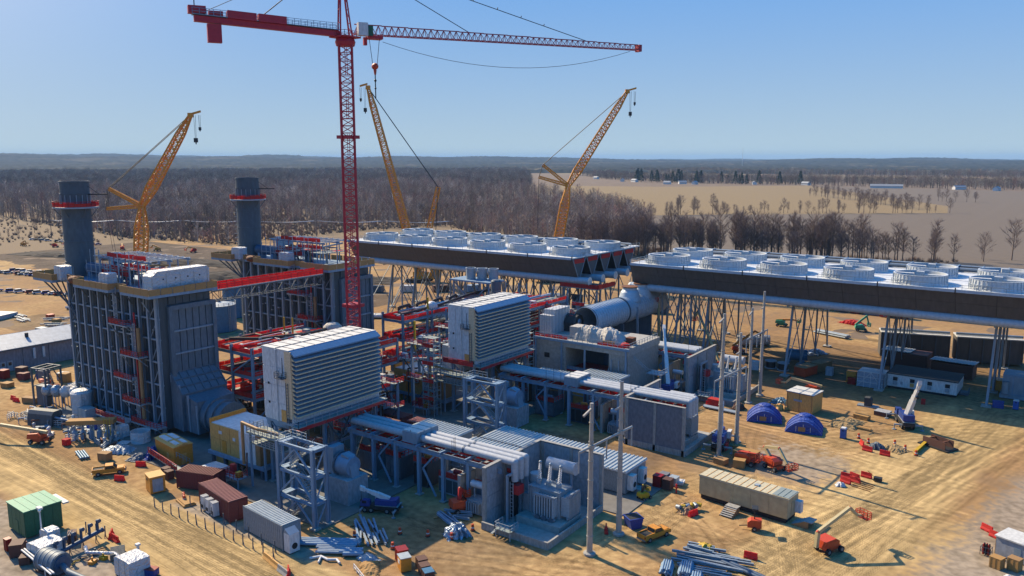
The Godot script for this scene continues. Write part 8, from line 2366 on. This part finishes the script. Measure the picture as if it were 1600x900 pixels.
# ---------------------------------------------------------------- left yard
func make_left_yard() -> void:
	var o := thing("warehouse", "long grey metal warehouse with pale seamed roof at the left edge", "warehouse", V(-247.5, 0, -88.0))
	part(o, "wall", b().prism([Vector2(-15.6, 0), Vector2(0, 0), Vector2(0, 6.3), Vector2(-7.8, 8.9), Vector2(-15.6, 6.3)], -48, 0), M.warehouse_wall)
	for sd in [-1, 1]: part(o, "roof", b().obox(V(-7.8 + sd * 4.1, 7.72, -24), V(4.15, -1.4 * sd, 0), V(.04, .12, 0), V(0, 0, 24.5)), M.warehouse_roof)
	for k in 27: part(o, "roof_seam", b().bar(V(.35, 6.45, -48 + k * 1.82), V(-7.8, 9.12, -48 + k * 1.82), .14, .1), M.casing_rib)
	for k in 7: part(o, "wall_seam", b().box(.01, .07, .1, 6.2, -46 + k * 7.2, -45.84 + k * 7.2), M.casing)
	part(o, "roof_vent", b().tube(V(-4.6, 8.0, -20.6), V(-4.6, 9.3, -20.6), .5, -1, 10), M.roof_dark)
	part(o, "eave_gutter", b().box(.42, .65, 6.05, 6.3, -48.5, .5), M.steel_dark)
	for z in [-20.0, -22.6]: part(o, "flue", b().tube(V(.7, 2.6, z), V(.7, 5.6, z), .35, -1, 10), M.white)
	for z in [-12.4, -14.2]:
		part(o, "door", b().box(.02, .1, .1, 3.0, z, z + 1.4), M.tank_top)
		part(o, "door_window", b().box(.1, .13, 1.7, 2.6, z + .3, z + 1.1), M.glass)
	tank("blue storage tank with railed pale roof behind the left boiler, the lower wide one", V(-247.5, 0, -170.5), 5.6, 9.2, M.tank_blue)
	tank("taller slim blue storage tank with white dome behind the wide tank", V(-264.5, 0, -189.0), 4.2, 11.5, M.tank_blue)
	# cars: two rows and a few strays, each its own
	var cols := [M.white, M.steel_dark, M.tank_top, M.black, M.white, M.steel_pale, M.dumpster_blue, M.tail]
	var n := 0
	for r in [[V(-412, 0, -161), V(-352, 0, -181), 16, "front"], [V(-478, 0, -190), V(-388, 0, -208), 24, "second"], [V(-470, 0, -199), V(-400, 0, -213), 18, "back"], [V(-640, 0, -286), V(-560, 0, -296), 14, "far"]]:
		for k in int(r[2]):
			if R.randf() < .18: continue
			var p: Vector3 = r[0].lerp(r[1], (k + R.randf() * .4) / r[2])
			var ci := R.randi() % cols.size()
			car(["white", "dark grey", "pale", "black", "white", "silver", "blue", "dark red"][ci] + " car in the " + r[3] + " row of the dirt car park beyond the left boiler", p, 70 + R.randf_range(-12, 12), cols[ci], R.randf() < .6)
			n += 1
	pickup("white pickup parked alone on the dirt left of the boiler roof", V(-330, 0, -160.5), 20, M.white)
	# laydown of steel beyond the warehouse
	for k in 9:
		beam_pile("grey steel laydown pile beyond the warehouse, " + ["first", "second", "third", "fourth", "fifth", "sixth", "seventh", "eighth", "ninth"][k] + " from the left", V(-330 + k * 8.0 + R.randf_range(-2, 2), 0, -137 - k * 2.6 + R.randf_range(-5, 5)), R.randf_range(6, 11), 6, R.randf_range(-20, 60), [M.steel_pale, M.galvanised, M.casing_rib][k % 3])
	for q in [[-289, -129.5, "dark green bin box beyond the warehouse roof", M.steel_dark, M.tank_top], [-279, -130.5, "blue open bin beyond the warehouse roof", M.dumpster_blue, M.white], [-274, -133.0, "small dark bin right of the blue open bin", M.black, M.black], [-268, -137.0, "dark crate against the blue-grey container beyond the warehouse", M.steel_dark, M.brown]]:
		crate(q[2], V(q[0], 0, q[1]), V(3.0, 2.8, 2.6), 15, q[3], q[4])
	container("blue-grey container just above the warehouse roof", V(-262.5, 0, -138.5), 8.0, 2.8, 25, M.steel, M.steel)
	for k in 5: crate(["orange", "tan", "brown", "amber", "rusty"][k] + " crate among the steel laydown beyond the warehouse", V(-318 + k * 11, 0, -146 - k * 3 + (k % 2) * 6), V(2.4, 1.6, 2.2), k * 20, [M.lift_orange, M.crate, M.brown, M.amber, M.rust][k])
	solo("sheeted_pile", "pale blue sheeted pile at the left edge beyond the warehouse", "heap", b().box(-7, 7, 0, 1.6, -5, 5), M.tank_top, V(-338, 0, -134), 24)
	# goods along the warehouse front
	var goods := [["white", M.white], ["dark red", M.tail], ["brown", M.brown], ["dark red", M.container_red], ["blue", M.dumpster_blue], ["grey", M.wall_dark], ["white", M.tank_top], ["tan", M.crate], ["pale", M.wrap], ["blue-grey", M.steel]]
	for k in goods.size():
		crate(goods[k][0] + " box in the goods row along the warehouse front, " + ["1st", "2nd", "3rd", "4th", "5th", "6th", "7th", "8th", "9th", "10th"][k] + " from the left", V(-243.5 + k * 2.9, 0, -97.6 - k * 1.35 + (k % 2) * 2.2), V(2.4, 1.9 + (k % 3) * .5, 2.0), 20, goods[k][1])
	crate("tan timber stack on the road edge before the warehouse goods", V(-230.5, 0, -93.4), V(2.6, 1.2, 2.0), 15, M.crate)
	boom_lift("orange-red boom lift working before the warehouse near the boiler", V(-221.6, 0, -99.0), -10, M.lift_orange, M.black, [V(-2.0, 2.4, 0), V(3.0, 2.8, 0), V(4.6, 4.4, 0), V(6.6, 3.2, 0), V(7.6, 1.8, 0)])
	wrapped_box("pale tarp-covered block with red tub at the warehouse's right end", V(-226.0, 0, -113.0), V(7.0, 3.6, 4.0))
	solo("red_tub", "bright red tub in front of the pale covered block by the warehouse", "tub", b().lathe(Vector3.ZERO, [Vector2(1.1, 0), Vector2(1.3, 2.2), Vector2(.01, 2.3)], 12), M.net_red, V(-222.2, 0, -109.5))
	heap("low heap of pale sandbags before the covered block by the warehouse", "sandbag_heap", V(-217.0, 0, -108.0), V(5.0, 1.0, 2.0), M.tarp_white, 31)
	# chemical skid left of the boiler
	o = thing("frame_tower", "open dark green steel frame tower left of the boiler foot", "frame", V(-205.5, 0, -92.2), 14)
	for x in [-2.2, 2.2]:
		for z in [-2.2, 2.2]: part(o, "post", b().bar(V(x, 0, z), V(x, 9.6, z), .35), M.steel_dark)
	for z in [-2.2, 2.2]: part(o, "beam", b().bar(V(-2.2, 9.5, z), V(2.2, 9.5, z), .35), M.steel_dark)
	for x in [-2.2, 0.0, 2.2]: part(o, "beam", b().bar(V(x, 9.5, -2.2), V(x, 9.5, 2.2), .3), M.steel_dark)
	part(o, "brace", b().bar(V(-2.2, 5.5, 2.2), V(0, 9.4, 2.2), .2).bar(V(2.2, 5.5, -2.2), V(2.2, 9.4, 0), .2).bar(V(-2.2, 5, -2.2), V(-2.2, 5, 2.2), .25), M.steel_dark)
	part(o, "cabinet", b().box(-1.4, 1.8, .3, 5.2, .2, 2.0), M.steel_dark)
	for k in 4:
		o = thing("wrapped_vessel", "plastic-wrapped vessel on thin legs between frame tower and boiler, " + ["leftmost", "second", "third", "rightmost"][k], "vessel", V(-203.5 + k * 2.4, 0, -91.2 - k * 1.0), 0, "wrapped vessels on legs")
		part(o, "wrapping", b().ball(V(0, 4.2, 0), 1.4, 9, 6, V(1, 1.1, 1)), M.wrap if k > 1 else M.tarp_silver)
		for q in [[-.7, -.7], [.7, -.7], [-.7, .7], [.7, .7]]: part(o, "leg", b().bar(V(q[0], 0, q[1]), V(q[0], 3.4, q[1]), .14), M.steel)
	o = thing("wrapped_tank", "tall pink-white wrapped tank against the boiler's lower left", "tank", V(-189.6, 0, -92.4))
	part(o, "wrapping", b().lathe(Vector3.ZERO, [Vector2(2.3, .1), Vector2(2.2, 3.0), Vector2(2.4, 5.8), Vector2(1.8, 6.4), Vector2(.01, 6.6)], 14), M.wrap)
	part(o, "lattice_guard", b().ladder(V(2.2, .2, .8), V(2.2, 6, .8), V(0, 0, 1), V(1, 0, 0), false), M.galvanised)
	crate("pale blue-grey cubic tank right of the tall wrapped tank", V(-185.6, .1, -91.4), V(3.6, 2.8, 2.4), 0, M.tank_top)
	heap("bright blue tarpaulin over gear at the boiler foot", "covered_heap", V(-178.6, .1, -90.0), V(2.2, 1.9, 1.6), M.tarp_blue, 33)
	o = thing("covered_skid", "dark tarpaulin-draped skid on the pipe yard left of the boiler", "skid", V(-191.0, 0, -84.6), 20)
	part(o, "cover", b().prism([Vector2(-1.8, 0), Vector2(1.8, 0), Vector2(1.5, 2.6), Vector2(.9, 3.3), Vector2(-.9, 3.3), Vector2(-1.5, 2.6)], -3.4, 3.4), M.casing)
	o.get_child(-1).rotation.y = PI / 2
	part(o, "leg", b().box(-3.3, -2.9, 0, .6, -1.7, 1.7).box(2.9, 3.3, 0, .6, -1.7, 1.7), M.steel_pale)
	for k in 3: part(o, "pipe", b().tube(V(3.4, .5 + k * .7, -1 + k * .8), V(9.5, .5 + k * .4, -1 + k * .8), .25, -1, 8), M.steel)
	for k in 60:
		var x := R.randf_range(-202, -164)
		var z := lerpf(-89.5, -80.5 + maxf(0, x + 180) * -.2, R.randf())
		var m: Material = [M.steel_pale, M.galvanised, M.steel, M.tank_top, M.rust, M.white][k % 6]
		var mm := b()
		match k % 4:
			0: mm.path([V(-1.6, .3, 0), V(-.4, .3, .2), V(-.3, 1.4, .2), V(1.4, 1.4, -.4)], .16, 6).bar(V(1.4, 0, -.4), V(1.4, 1.4, -.4), .12)
			1: mm.rail([V(-1.4, 0, 0), V(1.4, 0, .4)], 1.3, .9, .1, 3)
			2: mm.tube(V(-1.8, .3, 0), V(1.8, .35, .5), .22, -1, 7).tube(V(-1.2, .3, .7), V(1.9, .3, .9), .16, -1, 7).box(-.6, .2, 0, .5, .2, .9)
			3: mm.box(-.8, .8, 0, .5, -.6, .6).tube(V(0, .5, 0), V(0, 1.5, 0), .3, -1, 8).ball(V(0, 1.6, 0), .4, 8, 5)
		solo(["pipe_spool", "rail_section", "pipe_offcut", "valve_set"][k % 4], ["pale", "galvanised", "steel-blue", "whitish", "rusty", "white"][k % 6] + " " + ["bent pipe spool", "short rail section", "pair of pipe offcuts", "small valve set"][k % 4] + " in the " + ("left" if x < -190 else ("middle" if x < -177 else "right")) + " of the pipe yard before the boiler", "pipe part", mm, m, V(x, 0, z), R.randf() * 360, ["bent spools in the pipe yard", "rail sections in the pipe yard", "pipe offcuts in the pipe yard", "valve sets in the pipe yard"][k % 4])
	barrier("red barrier pair at the far left road edge, front one", V(-214.6, 0, -88.6), 100)
	barrier("red barrier pair at the far left road edge, rear one", V(-217.0, 0, -89.0), 95)
	crate("tan timber crate right of the far left red barriers", V(-210.8, 0, -90.4), V(4.0, 1.3, 1.6), 20, M.timber)
	boom_lift("big orange-red boom lift with cream boom at the left edge by the road", V(-178.6, 0, -77.6), 30, M.lift_orange, M.lift_cream, [V(1.8, 2.4, 0), V(-9.5, 3.4, -1.0), V(-11.5, 2.0, -1.0), V(-12.5, 1.6, -1.0)])
	o = thing("timber_gantry", "long tan timber roof on steel legs with pumps beneath, before the boiler", "shelter", V(-172.3, 0, -85.6), 42)
	part(o, "roof", b().box(-4.8, 4.8, 3.9, 4.3, -1.1, 1.1), M.crate)
	part(o, "fascia", b().box(-4.8, 4.8, 3.4, 4.35, 1.1, 1.2).box(4.8, 4.9, 3.4, 4.35, -1.1, 1.2), M.crate)
	for x in [-4.5, 0.0, 4.5]:
		for z in [-.9, .9]: part(o, "leg", b().bar(V(x, 0, z), V(x, 3.9, z), .2), M.steel)
	for k in 5: part(o, "pump", b().lathe(V(-3.6 + k * 1.7, 0, 0), [Vector2(.6, 0), Vector2(.6, 1.6), Vector2(.3, 2.0), Vector2(.3, 2.8), Vector2(.01, 2.9)], 10), M.steel)
	part(o, "yellow_ladder", b().ladder(V(3.4, .1, 1.5), V(3.4, 4.8, 1.5), V(1, 0, 0), V(0, 0, 1), false).bar(V(4.3, 0, 1.5), V(4.3, 4.8, 1.5), .12), M.yellow)
	crate("small bright red tank cube on the dirt left of the timber gantry", V(-172.6, 0, -80.2), V(1.3, 1.3, 1.2), 10, M.net_red)
	pipe_bundle("blue and white pipe sleeves on the dirt before the timber gantry", "pipe_row", V(-163.4, 0, -78.8), 5.0, 4, .22, 1, -16, M.tank_blue)
	crate("tan pallet with machine parts right of the blue sleeves", V(-157.6, 0, -80.4), V(2.2, 1.5, 1.6), 20, M.timber)
	heap("machine parts and timber heap in front of the boiler's red walkway", "parts_heap", V(-160.2, 0, -84.6), V(3.4, 1.2, 2.0), M.steel_pale, 35)
	crate("pale board sheet on the dirt by the parts heap", V(-163.6, 0, -87.6), V(2.6, .3, 1.8), 30, M.wrap)
	solo("white_drum", "round white open drum with red band under the boiler's lowest landing", "drum", b().lathe(Vector3.ZERO, [Vector2(2.0, 0), Vector2(2.0, 2.4), Vector2(1.9, 2.4), Vector2(1.9, .6), Vector2(.01, .6)], 18), M.wrap, V(-161.6, .13, -90.4))
	wrapped_box("white tarp-wrapped cabinet under the boiler's red landing", V(-168.0, .13, -90.0), V(2.4, 2.6, 1.8))
	pickup("orange pickup truck facing the boiler on the left dirt road", V(-149.8, 0, -77.0), 58, M.amber, "orange pickups")
	barrier("red plastic barrier beside the left orange pickup's nose", V(-148.4, 0, -82.6), 120)
	barrier("red plastic barrier lying on the road below the left orange pickup", V(-144.9, 0, -76.3), 115)
	heap("dark pile of cable and fittings above the left orange pickup", "cable_heap", V(-153.0, 0, -84.6), V(2.0, 1.0, 1.4), M.steel_dark, 37)
	# power line beyond
	for k in 7:
		o = thing("wooden_pole", "wooden power pole in the line beyond the boilers", "power pole", V(-640 + k * 42, 0, -300 - k * 28), 0, "wooden power poles beyond the boilers")
		part(o, "shaft", b().tube(V(0, 0, 0), V(0, 15, 0), .3, .2, 6), M.bark)
		part(o, "cross_bar", b().bar(V(-1.5, 13.8, 1), V(1.5, 13.8, -1), .25), M.bark)
	var wr := b()
	for k in 6:
		for s in [-1.3, 0.0, 1.3]:
			var a := V(-640 + k * 42 + s, 13.8, -300 - k * 28 - s * .6)
			var c := V(-640 + (k + 1) * 42 + s, 13.8, -300 - (k + 1) * 28 - s * .6)
			for j in 6:
				var f := j / 6.0
				var g := (j + 1) / 6.0
				wr.tube(a.lerp(c, f) - V(0, 5.0 * f * (1 - f), 0), a.lerp(c, g) - V(0, 5.0 * g * (1 - g), 0), .13, -1, 4, false)
	solo("power_line", "pale sagging power lines beyond the boilers", "power line", wr, M.wire)
	heap("long dark topsoil bank beyond the car park", "soil_bank", V(-470, 0, -262), V(90, 3.4, 9), mat("topsoil", H("3a342e"), 1.0, 0, "speck", .1), 2)
	get_child(-1).rotation.y = deg_to_rad(14)
	heap("dark topsoil bank behind the blue tanks", "soil_bank", V(-330, 0, -262), V(60, 4.0, 12), M.topsoil, 3)
	get_child(-1).rotation.y = deg_to_rad(30)
	heap("green sheeting on the ground behind the left boiler roof", "covered_heap", V(-395, 0, -236), V(9, 1.2, 4), M.green_roof, 41)
	for k in 6:
		boom_lift(["amber", "red", "amber", "red", "amber", "red"][k] + " machine on the far dirt track at the left, " + ["1st", "2nd", "3rd", "4th", "5th", "6th"][k] + " along it", V(-600 + k * 26, 0, -262 - k * 9), k * 50, M.amber if k % 2 == 0 else M.net_red, M.amber, [V(-2, 2.2, 0), V(3, 3.8, 0), V(4.6, 2.0, 0)])
	for k in 12:
		container(["dark grey", "white", "brown", "grey-blue", "pale wrapped", "mid grey", "tan", "light grey", "second white", "rusty", "dark blue", "near-black"][k] + " site container seen through the left condenser's legs, lying on the dirt", V(-262 + k * 11.5, 0, -262 - (k % 4) * 9.0), 7, 3, 20 + k * 17, [M.steel_dark, M.white, M.brown, M.steel, M.wrap, M.wall_dark, M.gt_tan, M.wall_grey, M.white, M.copper, M.pipe_blue, M.steel_dark][k], [M.steel_dark, M.white, M.brown, M.steel, M.wrap, M.wall_dark, M.gt_tan, M.wall_grey, M.white, M.copper, M.pipe_blue, M.steel_dark][k])
	for k in 5: pipe_bundle("long white wrapped pipes on the ground behind the far boiler, " + ["1st", "2nd", "3rd", "4th", "5th"][k] + " stack", "pipe_stack", V(-236 + k * 9, 0, -208 - k * 5.5), 14, 3, .7, 1, 24 + k * 6, M.wrap)

# ---------------------------------------------------------------- lower left corner
func make_front_left() -> void:
	var o := thing("green_building", "dark green box building with bright green roof at the lower left", "building", V(-133.7, 0, -54.7), -3)
	part(o, "wall", b().box(-6.6, 0, .2, 4.5, -5.6, 0), M.green)
	part(o, "roof", b().box(-6.75, .15, 4.5, 4.65, -5.75, .15), M.green_roof)
	for k in 4: part(o, "roof_seam", b().box(-6.75, .15, 4.65, 4.7, -4.9 + k * 1.3, -4.84 + k * 1.3), M.green_roof)
	for k in 4: part(o, "wall_panel", b().box(.01, .06, .3, 4.4, -5.5 + k * 1.38, -4.2 + k * 1.38), M.green)
	for k in 4: part(o, "wall_panel", b().box(-6.5 + k * 1.63, -4.95 + k * 1.63, .3, 4.4, .01, .06), M.green)
	part(o, "side_annex", b().box(-8.0, -6.65, .2, 2.8, -4.2, -1.0), M.steel_dark)
	part(o, "grey_canopy", b().box(-4.6, .3, 4.0, 4.25, -6.7, -5.8), M.tank_top)
	part(o, "door", b().box(-3.6, -2.5, .3, 2.5, .07, .12), M.green)
	o = thing("floodlight_pole", "white floodlight pole in front of the green building", "lamp post", V(-129.4, 0, -55.2))
	part(o, "shaft", b().tube(V(0, 0, 0), V(0, 6.2, 0), .16, .1, 8), M.white)
	part(o, "lamp_head", b().box(-.5, .5, 6.1, 6.4, -.3, .3).ball(V(.4, 6.0, .2), .25, 8, 5), M.lamp)
	wrapped_box("tall narrow white wrapped box before the green building", V(-127.6, 0, -55.6), V(2.4, 3.3, 1.9))
	wrapped_box("larger white wrapped box in front of the narrow wrapped box", V(-124.8, 0, -53.6), V(3.9, 2.9, 3.6))
	crate("big dark brown box at the lower left edge", V(-129.4, 0, -51.6), V(2.2, 2.0, 1.8), -38, M.brown)
	crate("second dark brown box right below the big brown one", V(-125.6, 0, -51.0), V(1.5, 1.2, 1.4), -38, M.brown)
	crate("dark brown box on legs beside the silver ladder at the lower left", V(-127.0, 0, -58.6), V(2.2, 1.5, 1.2), -30, M.brown)
	crate("small pink-brown box left of the floodlight pole", V(-131.6, 0, -53.2), V(1.0, .8, .9), 0, M.container_roof)
	crate("dark gas box by the lower left edge under the green building", V(-132.2, 0, -51.4), V(1.0, 1.9, .8), 0, M.tail)
	solo("leaning_ladder", "grey ladder-like frame leaning beside the wrapped boxes", "ladder", b().ladder(V(-.8, .1, 0), V(.9, 2.6, -.6), V(.3, 0, .9), V(1, 0, 0), false), M.galvanised, V(-126.4, 0, -57.2))
	# manifold: a header with six upright elbows
	o = thing("pipe_manifold", "dark blue slanting pipe manifold with six upright bent outlets", "manifold", V(-123.4, 0, -57.8))
	var a := V(.8, .9, 4.6)
	var c := V(-.7, 1.5, -4.0)
	part(o, "header", b().tube(a, c, .34, -1, 12).tube(c, c + (c - a).normalized() * .2, .42, -1, 12), M.pipe_blue)
	for k in 6:
		var p := a.lerp(c, .1 + k * .165)
		part(o, "outlet", b().path([p, p + V(0, 1.9, 0), p + V(.8, 2.15, .1)], .22, 8).tube(p + V(.8, 2.15, .1), p + V(.95, 2.15, .12), .32, -1, 10), M.pipe_blue)
	for k in 4: part(o, "stand", b().bar(a.lerp(c, .1 + k * .26), a.lerp(c, .1 + k * .26) * V(1, 0, 1) + V(.4, 0, .3), .1).bar(a.lerp(c, .1 + k * .26), a.lerp(c, .1 + k * .26) * V(1, 0, 1) - V(.4, 0, .3), .1), M.steel_dark)
	o = thing("boiler_drum", "dark blue-grey round vessel with seamed half-round cover at the lower left", "vessel", V(-119.6, 0, -52.2), 8)
	part(o, "shell", b().tube(V(-2.2, 1.7, 0), V(2.0, 1.7, 0), 1.6, -1, 22), M.casing_panel)
	for k in 5: part(o, "seam", b().tube(V(-2.1 + k * .95, 1.7, 0), V(-2.0 + k * .95, 1.7, 0), 1.66, -1, 22), M.casing_rib)
	part(o, "end_flange", b().tube(V(2.0, 1.7, 0), V(2.2, 1.7, 0), 1.2, -1, 18), M.pipe_blue)
	part(o, "outlet_pipe", b().path([V(2.2, 1.5, 0), V(4.4, 1.3, .6), V(10.5, 1.2, .8)], .42, 10), M.casing_panel)
	part(o, "frame", b().box(-2.4, 2.2, 0, .3, -1.3, 1.3), M.brown)
	solo("white_conduit", "pair of long pale conduits running to the bottom edge at the lower left", "pipe", b().tube(V(-5.5, 1.6, -1.2), V(5.5, 1.6, 1.0), .14, -1, 7).tube(V(-5.5, 1.6, -.8), V(5.5, 1.6, 1.4), .14, -1, 7).bar(V(-4, 0, -.8), V(-4, 1.5, -.8), .12).bar(V(3, 0, .8), V(3, 1.5, .8), .12), M.white, V(-121.6, 0, -51.0), 6)
	solo("bent_pipe", "silver pipe with bends leading to a valve at the lower left", "pipe", b().path([V(-3.4, 1.4, -.8), V(-2.6, .9, 0), V(1.8, .9, -.6), V(3.6, .7, .4), V(4.8, .9, .2)], .26, 9).bar(V(1.6, 0, -.6), V(1.6, .8, -.6), .14), M.wrap, V(-117.4, 0, -58.2), 24)
	o = thing("valve_stand", "grey valve with white actuator right of the silver bent pipe", "valve", V(-112.6, 0, -60.6))
	part(o, "body", b().ball(V(0, .9, 0), .6, 10, 6).tube(V(-.7, .9, 0), V(.7, .9, 0), .4, -1, 10), M.tank_top)
	part(o, "actuator", b().tube(V(.3, 1.2, -.5), V(.3, 2.7, -.5), .22, -1, 8).box(0, .6, 2.6, 2.9, -.8, -.2), M.white)
	wrapped_box("tan-white wrapped crate at the bottom edge of the frame", V(-109.6, 0, -58.6), V(4.2, 2.9, 3.2))
	crate("blue tub with red lid beside the bottom-edge wrapped crate", V(-107.0, 0, -60.0), V(1.6, 1.0, 1.2), 20, M.dumpster_blue, M.tail)
	barrier("red plastic barrier behind the pipe manifold, upright one", V(-123.6, 0, -63.0), 50)
	barrier("red plastic barrier behind the pipe manifold, tilted one", V(-121.6, 0, -62.6), 86)
	solo("dark_skid", "dark ribbed skid lying under the bent pipe", "skid", b().box(-1.6, 1.6, .1, .9, -1.0, 1.0).ribs(-1.6, 1.6, -1, 1, .92, .92, .4, .12), M.casing, V(-116.6, 0, -60.2), -30)
	for q in [[-128.6, -61.6], [-126.6, -62.2], [-124.6, -62.6], [-138.0, -57.6]]:
		o = thing("fence_post", "dark short fence post with stay behind the green building", "fence post", V(q[0], 0, q[1]), 0, "fence posts behind the green building")
		part(o, "post", b().bar(V(0, 0, 0), V(0, 1.8, 0), .14), M.steel_dark)
		part(o, "stay", b().bar(V(0, 1.0, 0), V(.7, 0, .5), .09), M.steel_dark)
	for k in 9:
		var mm := b().path([V(-1.2, .2, 0), V(-.2, .3, .4), V(.6, .2, -.2), V(1.3, .2, .3)], .09, 5)
		if k % 3 == 1: mm = b().box(-.5, .5, 0, .5, -.4, .4).tube(V(0, .5, 0), V(0, 1.0, 0), .15, -1, 6)
		solo(["hose_piece", "small_part", "hose_piece"][k % 3], ["thin dark hose piece", "small machine part", "thin dark hose piece"][k % 3] + " on the dirt among the lower left pipework", "site litter", mm, [M.steel_dark, M.amber, M.brown, M.yellow][k % 4], V(R.randf_range(-121, -110), 0, lerpf(-61, -54, R.randf())), R.randf() * 360, ["hose pieces at the lower left", "machine parts at the lower left", "hose pieces at the lower left"][k % 3])
